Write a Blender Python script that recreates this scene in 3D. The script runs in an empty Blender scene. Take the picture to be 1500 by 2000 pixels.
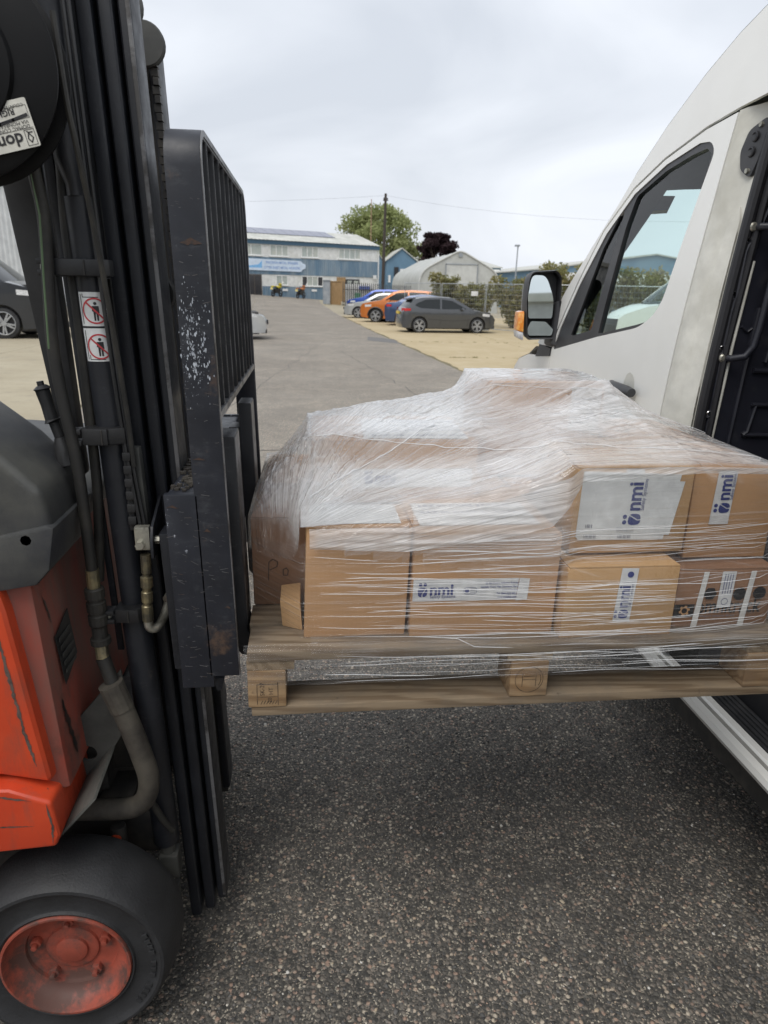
import bpy, bmesh, math, random
import numpy as np
from mathutils import Vector, Matrix
from mathutils.geometry import delaunay_2d_cdt

rnd = random.Random(7)
PI = math.pi
SC = bpy.context.scene
COL = SC.collection

# ------------------------------------------------------------------ camera
F_PX, PITCH, YAW, ROLL, EYE = 1367.0, math.radians(17.65), math.radians(6.4), math.radians(1.2), 1.65
fw = Vector((math.sin(YAW)*math.cos(PITCH), math.cos(YAW)*math.cos(PITCH), -math.sin(PITCH)))
r0 = Vector((math.cos(YAW), -math.sin(YAW), 0)); u0 = r0.cross(fw)
rt = r0*math.cos(ROLL)+u0*math.sin(ROLL); up = u0*math.cos(ROLL)-r0*math.sin(ROLL)
cam_d = bpy.data.cameras.new('camera'); cam = bpy.data.objects.new('camera', cam_d); COL.objects.link(cam)
cam_d.sensor_fit = 'HORIZONTAL'; cam_d.sensor_width = 36; cam_d.lens = F_PX/1500*36
cam_d.clip_start = 0.05; cam_d.clip_end = 1500
cam.matrix_world = Matrix(((rt.x, up.x, -fw.x, 0), (rt.y, up.y, -fw.y, 0), (rt.z, up.z, -fw.z, EYE), (0, 0, 0, 1)))
cam_d.dof.use_dof = True; cam_d.dof.focus_distance = 1.75; cam_d.dof.aperture_fstop = 9.0
SC.camera = cam

# ------------------------------------------------------------------ sky: an even overcast
SUN_EL, SUN_AZ = math.radians(58), math.radians(215)      # azimuth clockwise from +Y
world = bpy.data.worlds.new('World'); SC.world = world; world.use_nodes = True
nt = world.node_tree; nt.nodes.clear()
def wn(t, **k):
    n = nt.nodes.new(t)
    for a, b in k.items(): setattr(n, a, b)
    return n
out = wn('ShaderNodeOutputWorld'); bg = wn('ShaderNodeBackground')
sky = wn('ShaderNodeTexSky', sky_type='NISHITA', sun_disc=False, sun_elevation=SUN_EL, sun_rotation=SUN_AZ, air_density=1.5, dust_density=4.0)
skm = wn('ShaderNodeVectorMath', operation='SCALE'); skm.inputs['Scale'].default_value = 0.10
tc = wn('ShaderNodeTexCoord'); sep = wn('ShaderNodeSeparateXYZ')
add = wn('ShaderNodeMath', operation='ADD'); add.inputs[1].default_value = 0.30
mx = wn('ShaderNodeMath', operation='MAXIMUM'); mx.inputs[1].default_value = 0.12
dv = wn('ShaderNodeVectorMath', operation='DIVIDE'); cmb = wn('ShaderNodeCombineXYZ')
n1 = wn('ShaderNodeTexNoise'); n1.inputs['Scale'].default_value = 1.5; n1.inputs['Detail'].default_value = 5; n1.inputs['Roughness'].default_value = 0.46; n1.inputs['Distortion'].default_value = 0.5
rp = wn('ShaderNodeValToRGB')
rp.color_ramp.elements[0].position = 0.36; rp.color_ramp.elements[0].color = (0.545, 0.58, 0.64, 1)
rp.color_ramp.elements[1].position = 0.66; rp.color_ramp.elements[1].color = (0.735, 0.765, 0.82, 1)
mixc = wn('ShaderNodeMix', data_type='RGBA'); mixc.inputs['Factor'].default_value = 0.93
L = nt.links.new
L(tc.outputs['Generated'], sep.inputs[0]); L(sep.outputs['Z'], mx.inputs[0]); L(mx.outputs[0], add.inputs[0])
for i in range(3): L(add.outputs[0], cmb.inputs[i])
L(tc.outputs['Generated'], dv.inputs[0]); L(cmb.outputs[0], dv.inputs[1]); L(dv.outputs[0], n1.inputs['Vector'])
L(n1.outputs['Fac'], rp.inputs[0]); L(sky.outputs[0], skm.inputs[0])
L(skm.outputs[0], mixc.inputs['A']); L(rp.outputs[0], mixc.inputs['B'])
L(mixc.outputs['Result'], bg.inputs['Color']); bg.inputs['Strength'].default_value = 1.0; L(bg.outputs[0], out.inputs[0])

sun_d = bpy.data.lights.new('sun', 'SUN'); sun_d.energy = 1.4; sun_d.angle = math.radians(35); sun_d.color = (1.0, 0.96, 0.90)
sun = bpy.data.objects.new('sun', sun_d); COL.objects.link(sun)
sd = Vector((math.sin(SUN_AZ)*math.cos(SUN_EL), math.cos(SUN_AZ)*math.cos(SUN_EL), math.sin(SUN_EL)))
sun.rotation_euler = sd.to_track_quat('Z', 'Y').to_euler(); sun.location = (0, -5, 30)

vs = SC.view_settings; vs.view_transform = 'Standard'; vs.look = 'None'; vs.exposure = 0.42; vs.gamma = 1.0; vs.use_curve_mapping = False
SC.render.engine = 'CYCLES'
cy = SC.cycles; cy.use_denoising = True; cy.max_bounces = 10; cy.transparent_max_bounces = 24; cy.caustics_reflective = False; cy.caustics_refractive = False
cy.sample_clamp_indirect = 6.0

# ------------------------------------------------------------------ mesh helpers
def smooth01(a, b, x):
    t = min(1, max(0, (x-a)/(b-a))); return t*t*(3-2*t)

def woff(o):
    v = Vector((0, 0, 0))
    while o is not None:
        v += o.location; o = o.parent
    return v

def tag(o, label=None, cat=None, group=None, kind=None):
    if label: o['label'] = label
    if cat: o['category'] = cat
    if group: o['group'] = group
    if kind: o['kind'] = kind
    return o

def empty(name, loc=(0, 0, 0), label=None, cat=None, group=None):
    o = bpy.data.objects.new(name, None); COL.objects.link(o); o.location = loc
    o.empty_display_size = 0.1
    return tag(o, label, cat, group)

def copy_tree(o, parent=None):
    c = o.copy(); COL.objects.link(c); c.parent = parent
    for ch in list(o.children): copy_tree(ch, c)
    return c

class MB:
    def __init__(s): s.v = []; s.f = []
    def add(s, vs_, fs):
        n = len(s.v); s.v += [tuple(p) for p in vs_]; s.f += [tuple(i+n for i in f) for f in fs]; return s
    def box(s, x0, x1, y0, y1, z0, z1):
        return s.add([(x0,y0,z0),(x1,y0,z0),(x1,y1,z0),(x0,y1,z0),(x0,y0,z1),(x1,y0,z1),(x1,y1,z1),(x0,y1,z1)],
                     [(0,3,2,1),(4,5,6,7),(0,1,5,4),(1,2,6,5),(2,3,7,6),(3,0,4,7)])
    def hexa(s, p):          # eight corners, same order as box
        return s.add(p, [(0,3,2,1),(4,5,6,7),(0,1,5,4),(1,2,6,5),(2,3,7,6),(3,0,4,7)])
    def prism(s, poly, ax, a0, a1, fn=None):
        """polygon in the plane across axis ax, extruded from a0 to a1. x: poly (y,z); y: poly (x,z); z: poly (x,y)"""
        def mk(p, a):
            return (a, p[0], p[1]) if ax == 'x' else (p[0], a, p[1]) if ax == 'y' else (p[0], p[1], a)
        n = len(poly); vs_ = [mk(p, a0) for p in poly]+[mk(p, a1) for p in poly]
        if fn: vs_ = [fn(*p) for p in vs_]
        return s.add(vs_, [tuple(range(n)), tuple(range(2*n-1, n-1, -1))]+[(i, i+n, (i+1) % n+n, (i+1) % n) for i in range(n)])
    def tube(s, pts, r, seg=10, caps=True, squash=None):
        pts = [Vector(p) for p in pts]; n = len(pts); rs = r if isinstance(r, (list, tuple)) else [r]*n
        vs_ = []; prev = None
        for i, p in enumerate(pts):
            t = (pts[min(i+1, n-1)]-pts[max(i-1, 0)]).normalized()
            if prev is None:
                a = Vector((0, 0, 1)) if abs(t.z) < 0.9 else Vector((1, 0, 0))
                e = t.cross(a).normalized()
            else:
                e = (prev-t*prev.dot(t))
                e = e.normalized() if e.length > 1e-6 else t.orthogonal().normalized()
            prev = e; g = t.cross(e)
            for k in range(seg):
                a = 2*PI*k/seg; vs_.append(p+e*math.cos(a)*rs[i]+g*math.sin(a)*rs[i]*(squash or 1))
        fs = [(i*seg+k, i*seg+(k+1) % seg, (i+1)*seg+(k+1) % seg, (i+1)*seg+k) for i in range(n-1) for k in range(seg)]
        if caps: fs += [tuple(range(seg-1, -1, -1)), tuple((n-1)*seg+k for k in range(seg))]
        return s.add(vs_, fs)
    def cyl(s, p0, p1, r, seg=20, r1=None): return s.tube([p0, p1], [r, r if r1 is None else r1], seg)
    def lathe(s, prof, c, ax='y', seg=40, a0=0, a1=2*PI, close=False):
        """profile of (radius, distance along axis)"""
        full = abs(a1-a0-2*PI) < 1e-6; m = seg if full else seg+1; vs_ = []
        for (r, h) in prof:
            for k in range(m):
                a = a0+(a1-a0)*k/seg; p, q = r*math.cos(a), r*math.sin(a)
                vs_.append((c[0]+p, c[1]+h, c[2]+q) if ax == 'y' else (c[0]+h, c[1]+p, c[2]+q) if ax == 'x' else (c[0]+p, c[1]+q, c[2]+h))
        fs = []; n = len(prof); rng = range(n if close else n-1)
        for i in rng:
            j = (i+1) % n
            for k in range(seg if full else seg):
                k2 = (k+1) % m
                fs.append((i*m+k, i*m+k2, j*m+k2, j*m+k))
        return s.add(vs_, fs)
    def grid(s, fn, nu, nv):
        vs_ = [fn(i/nu, j/nv) for j in range(nv+1) for i in range(nu+1)]
        return s.add(vs_, [(j*(nu+1)+i, j*(nu+1)+i+1, (j+1)*(nu+1)+i+1, (j+1)*(nu+1)+i) for j in range(nv) for i in range(nu)])
    def build(s, name, mat, parent=None, bevel=0, seg=2, smooth=True, angle=35, loc=None, normals=True):
        me = bpy.data.meshes.new(name)
        off = woff(parent) if parent is not None else Vector(loc or (0, 0, 0))
        bm = bmesh.new()
        bv = [bm.verts.new(Vector(p)-off) for p in s.v]
        for f in s.f:
            try: bm.faces.new([bv[i] for i in f])
            except ValueError: pass
        if normals: bmesh.ops.recalc_face_normals(bm, faces=bm.faces)
        if bevel:
            es = [e for e in bm.edges if len(e.link_faces) == 2 and e.calc_face_angle(0) > math.radians(30)]
            bmesh.ops.bevel(bm, geom=es, offset=bevel, segments=seg, affect='EDGES', profile=0.6, clamp_overlap=True)
        bm.to_mesh(me); bm.free()
        if smooth:
            for p in me.polygons: p.use_smooth = True
            me.set_sharp_from_angle(angle=math.radians(angle))
        for m_ in (mat if isinstance(mat, (list, tuple)) else [mat]): me.materials.append(m_)
        o = bpy.data.objects.new(name, me); COL.objects.link(o)
        if parent is not None: o.parent = parent
        elif loc is not None: o.location = loc
        return o

def in_poly(p, poly):
    x, y = p; c = False; j = len(poly)-1
    for i in range(len(poly)):
        xi, yi = poly[i]; xj, yj = poly[j]
        if (yi > y) != (yj > y) and x < (xj-xi)*(y-yi)/(yj-yi)+xi: c = not c
        j = i
    return c

def resample(poly, step):
    o = []
    for i, p in enumerate(poly):
        q = poly[(i+1) % len(poly)]; d = math.dist(p, q); n = max(1, int(d/step+0.5))
        o += [(p[0]+(q[0]-p[0])*k/n, p[1]+(q[1]-p[1])*k/n) for k in range(n)]
    return o

def rounded(poly, r, n=5):
    """polygon with rounded corners (r: number or list)"""
    o = []; m = len(poly)
    for i, p in enumerate(poly):
        ri = r[i] if isinstance(r, (list, tuple)) else r
        P = Vector(p); A = Vector(poly[i-1])-P; B = Vector(poly[(i+1) % m])-P
        if ri <= 0: o.append(tuple(p)); continue
        ri = min(ri, A.length*0.49, B.length*0.49); a = P+A.normalized()*ri; b = P+B.normalized()*ri
        for k in range(n+1):
            t = k/n; o.append(tuple(a*(1-t)**2+P*2*t*(1-t)+b*t*t))
    return o

def panel(mb, poly, fn, holes=(), step=0.08, thick=None):
    """2D outline with holes, filled with an even mesh and mapped to space by fn(u, v, depth)"""
    loops = [resample(poly, step)]+[resample(h, step) for h in holes]
    vs_ = []; es = []
    for lp in loops:
        n0 = len(vs_); vs_ += [Vector(p) for p in lp]; es += [(n0+i, n0+(i+1) % len(lp)) for i in range(len(lp))]
    xs = [p[0] for p in poly]; ys = [p[1] for p in poly]; nb = len(vs_)
    bd = np.array([(p.x, p.y) for p in vs_])
    y = min(ys)+step*0.5; row = 0
    while y < max(ys):
        x = min(xs)+step*(0.5 if row % 2 else 0.25)
        while x < max(xs):
            p = (x, y)
            if in_poly(p, poly) and not any(in_poly(p, h) for h in holes) and np.min(np.hypot(bd[:, 0]-x, bd[:, 1]-y)) > step*0.55: vs_.append(Vector(p))
            x += step
        y += step*0.87; row += 1
    ov, oe, of, *_ = delaunay_2d_cdt(vs_, es, [], 0, 1e-6)
    fs = []
    for f in of:
        c = sum((ov[i] for i in f), Vector((0, 0)))/len(f)
        if in_poly(c, poly) and not any(in_poly(c, h) for h in holes): fs.append(tuple(f))
    top = [fn(p.x, p.y, 0.0) for p in ov]
    if not thick: return mb.add(top, fs)
    n = len(ov); cnt = {}
    for f in fs:
        for a, b in zip(f, f[1:]+f[:1]): cnt[(a, b)] = 1
    side = [(a, a+n, b+n, b) for (a, b) in cnt if (b, a) not in cnt]
    return mb.add(top+[fn(p.x, p.y, thick) for p in ov], fs+[tuple(i+n for i in reversed(f)) for f in fs]+side)

def textobj(txt, size, fn, mat, parent, name='lettering', align='LEFT', bold=0.0, sx=1.0, shear=0.0, step=None):
    """flat print: letters of the built-in font mapped by fn(u, v) into space"""
    cu = bpy.data.curves.new(name, 'FONT'); cu.body = txt; cu.size = size; cu.align_x = align; cu.offset = bold; cu.resolution_u = 3; cu.shear = shear
    o = bpy.data.objects.new(name, cu); COL.objects.link(o)
    dg = bpy.context.evaluated_depsgraph_get(); me = bpy.data.meshes.new_from_object(o.evaluated_get(dg))
    bpy.data.objects.remove(o); bpy.data.curves.remove(cu)
    off = woff(parent) if parent is not None else Vector((0, 0, 0))
    for v in me.vertices: v.co = Vector(fn(v.co.x*sx, v.co.y))-off
    me.materials.clear(); me.materials.append(mat); me.name = name
    o = bpy.data.objects.new(name, me); COL.objects.link(o); o.parent = parent
    return o

def ring2(c, r, n=24, a0=0.0, a1=2*PI):
    return [(c[0]+r*math.cos(a0+(a1-a0)*k/n), c[1]+r*math.sin(a0+(a1-a0)*k/n)) for k in range(n if abs(a1-a0-2*PI) < 1e-6 else n+1)]

# ------------------------------------------------------------------ materials (all procedural)
class NT:
    def __init__(s, name):
        s.m = bpy.data.materials.new(name); s.m.use_nodes = True; s.t = s.m.node_tree; s.t.nodes.clear()
        s.out = s.n('ShaderNodeOutputMaterial')
    def n(s, t, ins=None, **k):
        o = s.t.nodes.new(t)
        for a, b in k.items(): setattr(o, a, b)
        for a, b in (ins or {}).items(): s.set(o, a, b)
        return o
    def set(s, o, a, b):
        if hasattr(b, 'links') or hasattr(b, 'is_linked'): s.t.links.new(b, o.inputs[a])
        else: o.inputs[a].default_value = b
    def obj(s): return s.n('ShaderNodeTexCoord').outputs['Object']
    def map(s, vec, scale=(1, 1, 1), rot=(0, 0, 0), loc=(0, 0, 0)):
        return s.n('ShaderNodeMapping', {'Vector': vec, 'Scale': scale, 'Rotation': rot, 'Location': loc}).outputs[0]
    def noise(s, vec, scale, detail=4, rough=0.55, dist=0.0, col=False):
        return s.n('ShaderNodeTexNoise', {'Vector': vec, 'Scale': scale, 'Detail': detail, 'Roughness': rough, 'Distortion': dist}).outputs['Color' if col else 'Fac']
    def ramp(s, fac, stops, interp='LINEAR'):
        r = s.n('ShaderNodeValToRGB', {'Fac': fac}); r.color_ramp.interpolation = interp
        e = r.color_ramp.elements
        while len(e) < len(stops): e.new(0.5)
        for el, (p, c) in zip(e, stops):
            el.position = p; el.color = (c, c, c, 1) if isinstance(c, (int, float)) else (*c, 1)
        return r.outputs[0]
    def mix(s, f, a, b, mode='MIX'):
        o = s.n('ShaderNodeMix', data_type='RGBA', blend_type=mode)
        s.set(o, 0, f)
        for i, v in ((6, a), (7, b)): s.set(o, i, (*v, 1) if isinstance(v, tuple) and len(v) == 3 else v)
        return o.outputs[2]
    def math(s, op, a, b=0.0, clamp=False):
        o = s.n('ShaderNodeMath', operation=op, use_clamp=clamp); s.set(o, 0, a); s.set(o, 1, b); return o.outputs[0]
    def bump(s, h, strength=0.3, dist=0.01):
        return s.n('ShaderNodeBump', {'Height': h, 'Strength': strength, 'Distance': dist}).outputs[0]
    def bsdf(s, color, rough=0.5, metal=0.0, normal=None, spec=0.5, coat=0.0, trans=0.0, **k):
        b = s.n('ShaderNodeBsdfPrincipled')
        s.set(b, 'Base Color', (*color, 1) if isinstance(color, tuple) and len(color) == 3 else color)
        s.set(b, 'Roughness', rough); s.set(b, 'Metallic', metal); s.set(b, 'Specular IOR Level', spec)
        if coat: s.set(b, 'Coat Weight', coat); s.set(b, 'Coat Roughness', 0.05)
        if trans: s.set(b, 'Transmission Weight', trans)
        if normal is not None: s.set(b, 'Normal', normal)
        return b.outputs[0]
    def schlick(s, normal=None, f0=0.04):
        lw = s.n('ShaderNodeLayerWeight', {'Blend': 0.5})
        if normal is not None: s.set(lw, 'Normal', normal)
        return s.math('ADD', s.math('MULTIPLY', s.math('POWER', lw.outputs['Facing'], 5.0), 1-f0), f0, True)
    def done(s, sh):
        s.t.links.new(sh, s.out.inputs[0]); return s.m

def mk(name, c1, c2=None, scale=8.0, mask=(0.45, 0.65), rough=0.5, rough2=None, metal=0.0, bump=0.0, bscale=150.0, bdist=0.002, coat=0.0, spec=0.5, stretch=(1, 1, 1), var=0.12, detail=6):
    t = NT(name); v = t.map(t.obj(), stretch)
    fine = t.noise(v, scale*3.1, 5)
    col = t.mix(t.ramp(fine, [(0.3, 0.0), (0.7, 1.0)]), tuple(x*(1-var) for x in c1), tuple(min(1, x*(1+var)) for x in c1))
    rg = rough
    if c2:
        k = t.ramp(t.noise(v, scale, detail, 0.62), [(mask[0], 0.0), (mask[1], 1.0)])
        col = t.mix(k, col, c2)
        if rough2 is not None:
            rg = t.n('ShaderNodeMapRange', {'Value': k, 'To Min': rough, 'To Max': rough2}).outputs[0]
    nm = t.bump(t.noise(t.obj(), bscale, 3), bump, bdist) if bump else None
    return t.done(t.bsdf(col, rg, metal, nm, spec, coat))
# ------------------------------------------------------------------ surface materials
def m_asphalt():
    t = NT('asphalt'); o = t.obj()
    wob = t.n('ShaderNodeVectorMath', {0: o, 1: t.n('ShaderNodeVectorMath', {0: t.noise(o, 60, 2, col=True), 'Scale': 0.006}, operation='SCALE').outputs[0]}, operation='ADD').outputs[0]
    flat = t.map(wob, (1, 1, 0.0))
    va = t.n('ShaderNodeTexVoronoi', {'Vector': flat, 'Scale': 84.0, 'Randomness': 1.0})
    vb = t.n('ShaderNodeTexVoronoi', {'Vector': flat, 'Scale': 220.0, 'Randomness': 1.0})
    ra = t.n('ShaderNodeSeparateColor', {0: va.outputs['Color']}).outputs[0]
    rb = t.n('ShaderNodeSeparateColor', {0: vb.outputs['Color']}).outputs[1]
    stones = t.ramp(ra, [(0.0, (0.045, 0.044, 0.042)), (0.40, (0.085, 0.081, 0.075)), (0.66, (0.14, 0.13, 0.118)), (0.82, (0.22, 0.19, 0.16)), (0.91, (0.34, 0.235, 0.185)), (0.97, (0.50, 0.44, 0.36))])
    grit = t.ramp(rb, [(0.0, (0.050, 0.048, 0.045)), (0.6, (0.092, 0.087, 0.079)), (0.88, (0.19, 0.165, 0.14)), (0.97, (0.42, 0.38, 0.31))])
    edge = t.ramp(va.outputs['Distance'], [(0.30, 0.0), (0.62, 1.0)])
    near = t.mix(edge, stones, grit)
    big = t.noise(o, 0.9, 6, 0.6)
    near = t.mix(1.0, near, t.mix(t.ramp(big, [(0.3, 0.0), (0.7, 1.0)]), (0.72, 0.725, 0.73), (1.26, 1.26, 1.24)), 'MULTIPLY')
    near = t.mix(1.0, near, t.mix(t.ramp(t.noise(o, 4.2, 5, 0.6), [(0.32, 0.0), (0.68, 1.0)]), (0.82, 0.82, 0.82), (1.2, 1.19, 1.17)), 'MULTIPLY')
    oil = t.ramp(t.noise(o, 2.1, 7, 0.6, 0.6), [(0.57, 0.0), (0.70, 0.55)]); near = t.mix(oil, near, (0.055, 0.052, 0.048))
    scar = t.ramp(t.noise(t.map(o, (7, 0.8, 1), (0, 0, 0.5)), 1.0, 5, 0.6), [(0.60, 0.0), (0.72, 0.35)]); near = t.mix(scar, near, (0.21, 0.195, 0.175))
    far_tone = t.mix(t.ramp(t.noise(o, 0.35, 7, 0.62), [(0.3, 0.0), (0.7, 1.0)]), (0.185, 0.171, 0.150), (0.275, 0.256, 0.226))
    far_tone = t.mix(0.45, far_tone, t.mix(1.0, near, (2.3, 2.2, 2.05), 'MULTIPLY'))
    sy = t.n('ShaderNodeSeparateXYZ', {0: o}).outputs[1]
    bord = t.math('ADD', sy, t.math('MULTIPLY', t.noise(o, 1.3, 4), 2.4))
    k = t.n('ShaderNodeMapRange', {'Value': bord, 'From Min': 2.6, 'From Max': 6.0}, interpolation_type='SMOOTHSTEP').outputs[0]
    col = t.mix(k, near, far_tone)  # near tone darkened with painted shade; far tone paler, partly by wear
    h = t.math('ADD', t.math('MULTIPLY', t.math('SUBTRACT', 1.0, edge), t.math('ADD', 0.5, ra)), t.math('MULTIPLY', vb.outputs['Distance'], -0.5))
    return t.done(t.bsdf(col, 0.82, 0, t.bump(h, 0.6, 0.005), 0.35))

def m_concrete(name, a, b, c):
    t = NT(name); o = t.obj()
    base = t.mix(t.ramp(t.noise(o, 0.5, 8, 0.65), [(0.3, 0.0), (0.7, 1.0)]), a, b)
    base = t.mix(t.ramp(t.noise(o, 2.7, 6, 0.7), [(0.52, 0.0), (0.75, 0.8)]), base, c)
    base = t.mix(t.ramp(t.noise(o, 90, 3, 0.6), [(0.35, 0.25), (0.7, 0.0)]), base, tuple(x*0.55 for x in a))
    return t.done(t.bsdf(base, 0.9, 0, t.bump(t.noise(o, 120, 4), 0.4, 0.003), 0.25))

M = {}
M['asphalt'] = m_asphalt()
M['slab'] = m_concrete('yard_concrete', (0.43, 0.345, 0.205), (0.53, 0.44, 0.285), (0.57, 0.49, 0.36))
M['slab2'] = m_concrete('old_concrete', (0.36, 0.31, 0.22), (0.47, 0.42, 0.31), (0.30, 0.27, 0.21))
M['soil'] = m_concrete('joint_soil', (0.16, 0.14, 0.09), (0.20, 0.18, 0.11), (0.11, 0.14, 0.05))
M['ground'] = m_concrete('far_ground', (0.34, 0.30, 0.22), (0.42, 0.37, 0.28), (0.24, 0.25, 0.14))
M['white_clad'] = mk('white_cladding', (0.80, 0.80, 0.77), (0.66, 0.66, 0.60), 1.2, (0.5, 0.8), 0.5)
M['blue_clad'] = mk('blue_cladding', (0.13, 0.215, 0.30), (0.32, 0.37, 0.40), 1.6, (0.42, 0.75), 0.5, stretch=(1, 1, 0.12))
M['blue_far'] = mk('blue_sheet', (0.13, 0.235, 0.335), (0.18, 0.28, 0.37), 0.3, rough=0.45)
M['roof_sheet'] = mk('roof_sheet', (0.56, 0.56, 0.52), (0.40, 0.41, 0.37), 0.8, (0.4, 0.7), 0.7)
M['solar'] = mk('solar_panel', (0.20, 0.21, 0.27), None, 2, rough=0.25)
M['win_frame'] = mk('white_window_frame', (0.82, 0.82, 0.80), None, 3, rough=0.4)
M['blind'] = mk('window_blind_glass', (0.42, 0.46, 0.43), (0.55, 0.56, 0.50), 0.9, rough=0.15)
M['dark_pane'] = mk('dark_pane', (0.05, 0.05, 0.055), None, 1, rough=0.1)
M['door_dark'] = mk('dark_brown_door', (0.07, 0.06, 0.055), None, 2, rough=0.5)
M['timber'] = mk('shed_timber', (0.40, 0.26, 0.13), (0.30, 0.19, 0.09), 3, rough=0.75, stretch=(6, 6, 0.6))
M['grey_sheet'] = mk('grey_sheet', (0.28, 0.31, 0.34), (0.36, 0.38, 0.40), 2, rough=0.6)
M['tent'] = mk('tent_fabric', (0.47, 0.48, 0.46), (0.40, 0.41, 0.38), 0.7, (0.4, 0.7), 0.6)
M['tent_door'] = mk('tent_door', (0.52, 0.53, 0.51), None, 0.7, rough=0.6)
M['galv'] = mk('galvanised_steel', (0.48, 0.50, 0.51), (0.36, 0.38, 0.39), 6, rough=0.4, metal=0.7)
M['dark_steel'] = mk('dark_steel', (0.05, 0.052, 0.055), None, 5, rough=0.5)
M['pole_wood'] = mk('creosoted_pole', (0.055, 0.045, 0.038), None, 6, rough=0.85)
M['bark'] = mk('bark', (0.13, 0.10, 0.075), (0.08, 0.065, 0.05), 6, rough=0.9, bump=0.5, bscale=30, bdist=0.02)
def m_leaf(name, a, b, c):
    t = NT(name); o = t.obj()
    k = t.n('ShaderNodeAttribute', attribute_name='tint').outputs['Fac']
    col = t.ramp(k, [(0.0, a), (0.5, b), (1.0, c)])
    col = t.mix(0.35, col, t.mix(t.noise(o, 0.8, 3), a, c))
    d = t.n('ShaderNodeBsdfDiffuse', {'Color': col}).outputs[0]; tr = t.n('ShaderNodeBsdfTranslucent', {'Color': col}).outputs[0]
    return t.done(t.n('ShaderNodeMixShader', {0: 0.35, 1: d, 2: tr}).outputs[0])
M['leaf_green'] = m_leaf('leaves_green', (0.20, 0.25, 0.10), (0.33, 0.37, 0.16), (0.47, 0.48, 0.25))
M['leaf_purple'] = m_leaf('leaves_purple', (0.025, 0.017, 0.020), (0.05, 0.033, 0.037), (0.085, 0.058, 0.06))
M['leaf_bush'] = m_leaf('leaves_bush', (0.15, 0.18, 0.07), (0.28, 0.27, 0.12), (0.44, 0.36, 0.21))
M['leaf_dry'] = m_leaf('leaves_dry', (0.22, 0.17, 0.07), (0.32, 0.25, 0.12), (0.20, 0.22, 0.08))

# ------------------------------------------------------------------ the ground
def terrain(x, y):
    return smooth01(45, 72, y)*max(0.0, min(1.25, 0.62-0.066*x))
YS = [-40, -20, -10, -5, 0, 4, 8, 13, 20, 28, 36, 45]+[45+1.5*i for i in range(1, 20)]+[80, 100, 140, 220, 400, 700]
def sheet(name, xs_of_y, ys, mat, dz, nx=1):
    mb = MB()
    for j, y in enumerate(ys):
        xs = xs_of_y(y)
        mb.v += [(x, y, terrain(x, y)+dz) for x in xs]
    n = len(xs_of_y(ys[0]))
    mb.f = [(j*n+i, j*n+i+1, (j+1)*n+i+1, (j+1)*n+i) for j in range(len(ys)-1) for i in range(n-1)]
    return mb.build(name, mat, smooth=False)
GX = [-600, -60, -30, -14, -9.5, -6, -3, 0, 3, 6, 9.39, 14, 30, 60, 600]
ground = tag(sheet('ground', lambda y: GX, YS, M['ground'], 0.0), kind='structure')
def redge(y):
    pts = [(-40, 3.55), (5, 3.55), (13, 3.35), (30, 2.62), (45, 2.15), (55, 1.7), (62, 1.2), (90, 1.2)]
    for (a, xa), (b, xb) in zip(pts, pts[1:]):
        if a <= y <= b: return xa+(xb-xa)*(y-a)/(b-a)
    return 1.2
def ledge(y): return -2.75-0.035*max(0, y)
YR = [y for y in YS if y <= 73.5]
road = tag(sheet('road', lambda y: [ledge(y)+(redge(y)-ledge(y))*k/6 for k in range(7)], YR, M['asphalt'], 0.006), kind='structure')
# a paler patch where the surfacing was relaid, and the joint across the road
def strip(name, poly, z, mat, thick=0.003):
    return tag(MB().prism(poly, 'z', z, z+thick).build(name, mat, smooth=False), kind='structure')
M['tar'] = mk('tar_seam', (0.10, 0.09, 0.08), None, 20, rough=0.7)
strip('road_joint', [(-2.9, 7.36), (-1.2, 7.30), (0.4, 7.33), (2.0, 7.28), (3.4, 7.31), (3.4, 7.325), (2.0, 7.295), (0.4, 7.345), (-1.2, 7.315), (-2.9, 7.375)], 0.007, M['tar'])
strip('road_patch', [(2.0, 24.0), (3.0, 22.6), (3.0, 24.6), (2.2, 26.0)], 0.007, mk('patch_asphalt', (0.15, 0.145, 0.14), None, 8, rough=0.85))

gc = random.Random(12)
for (xa, ya, xb, yb_, n_) in ((-1.2, 9.0, 0.6, 24.0, 26), (1.9, 10.5, 0.9, 20, 20), (-2.2, 16, 2.6, 17.2, 18), (-2.3, 28, 2.2, 29, 16), (0.4, 4.2, 2.9, 7.0, 16)):
    pts_ = [(xa+(xb-xa)*k/n_+gc.uniform(-0.06, 0.06), ya+(yb_-ya)*k/n_+gc.uniform(-0.08, 0.08)) for k in range(n_+1)]
    mbc = MB()
    for p_, q_ in zip(pts_, pts_[1:]):
        d_ = Vector((q_[0]-p_[0], q_[1]-p_[1])); m_n = Vector((-d_.y, d_.x)).normalized()*gc.uniform(0.004, 0.011); mbc.add([(p_[0]-m_n.x, p_[1]-m_n.y, 0.0075), (q_[0]-m_n.x, q_[1]-m_n.y, 0.0075), (q_[0]+m_n.x, q_[1]+m_n.y, 0.0075), (p_[0]+m_n.x, p_[1]+m_n.y, 0.0075)], [(0, 1, 2, 3)])
    tag(mbc.build('road_crack', M['tar'], smooth=False), kind='structure')
yb = MB()
yb.prism([(redge(y)+0.03, y) for y in (-4, 5, 13, 30, 45)]+[(21, 45), (21, -4)], 'z', -0.02, 0.003)
yb.prism([(ledge(y)-0.03, y) for y in (45, 20, 5, -4)]+[(-12, -4), (-12, 45)], 'z', -0.02, 0.003)
yard = tag(yb.build('concrete_yard', M['soil'], loc=(6, 20, 0)), kind='structure')
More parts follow.
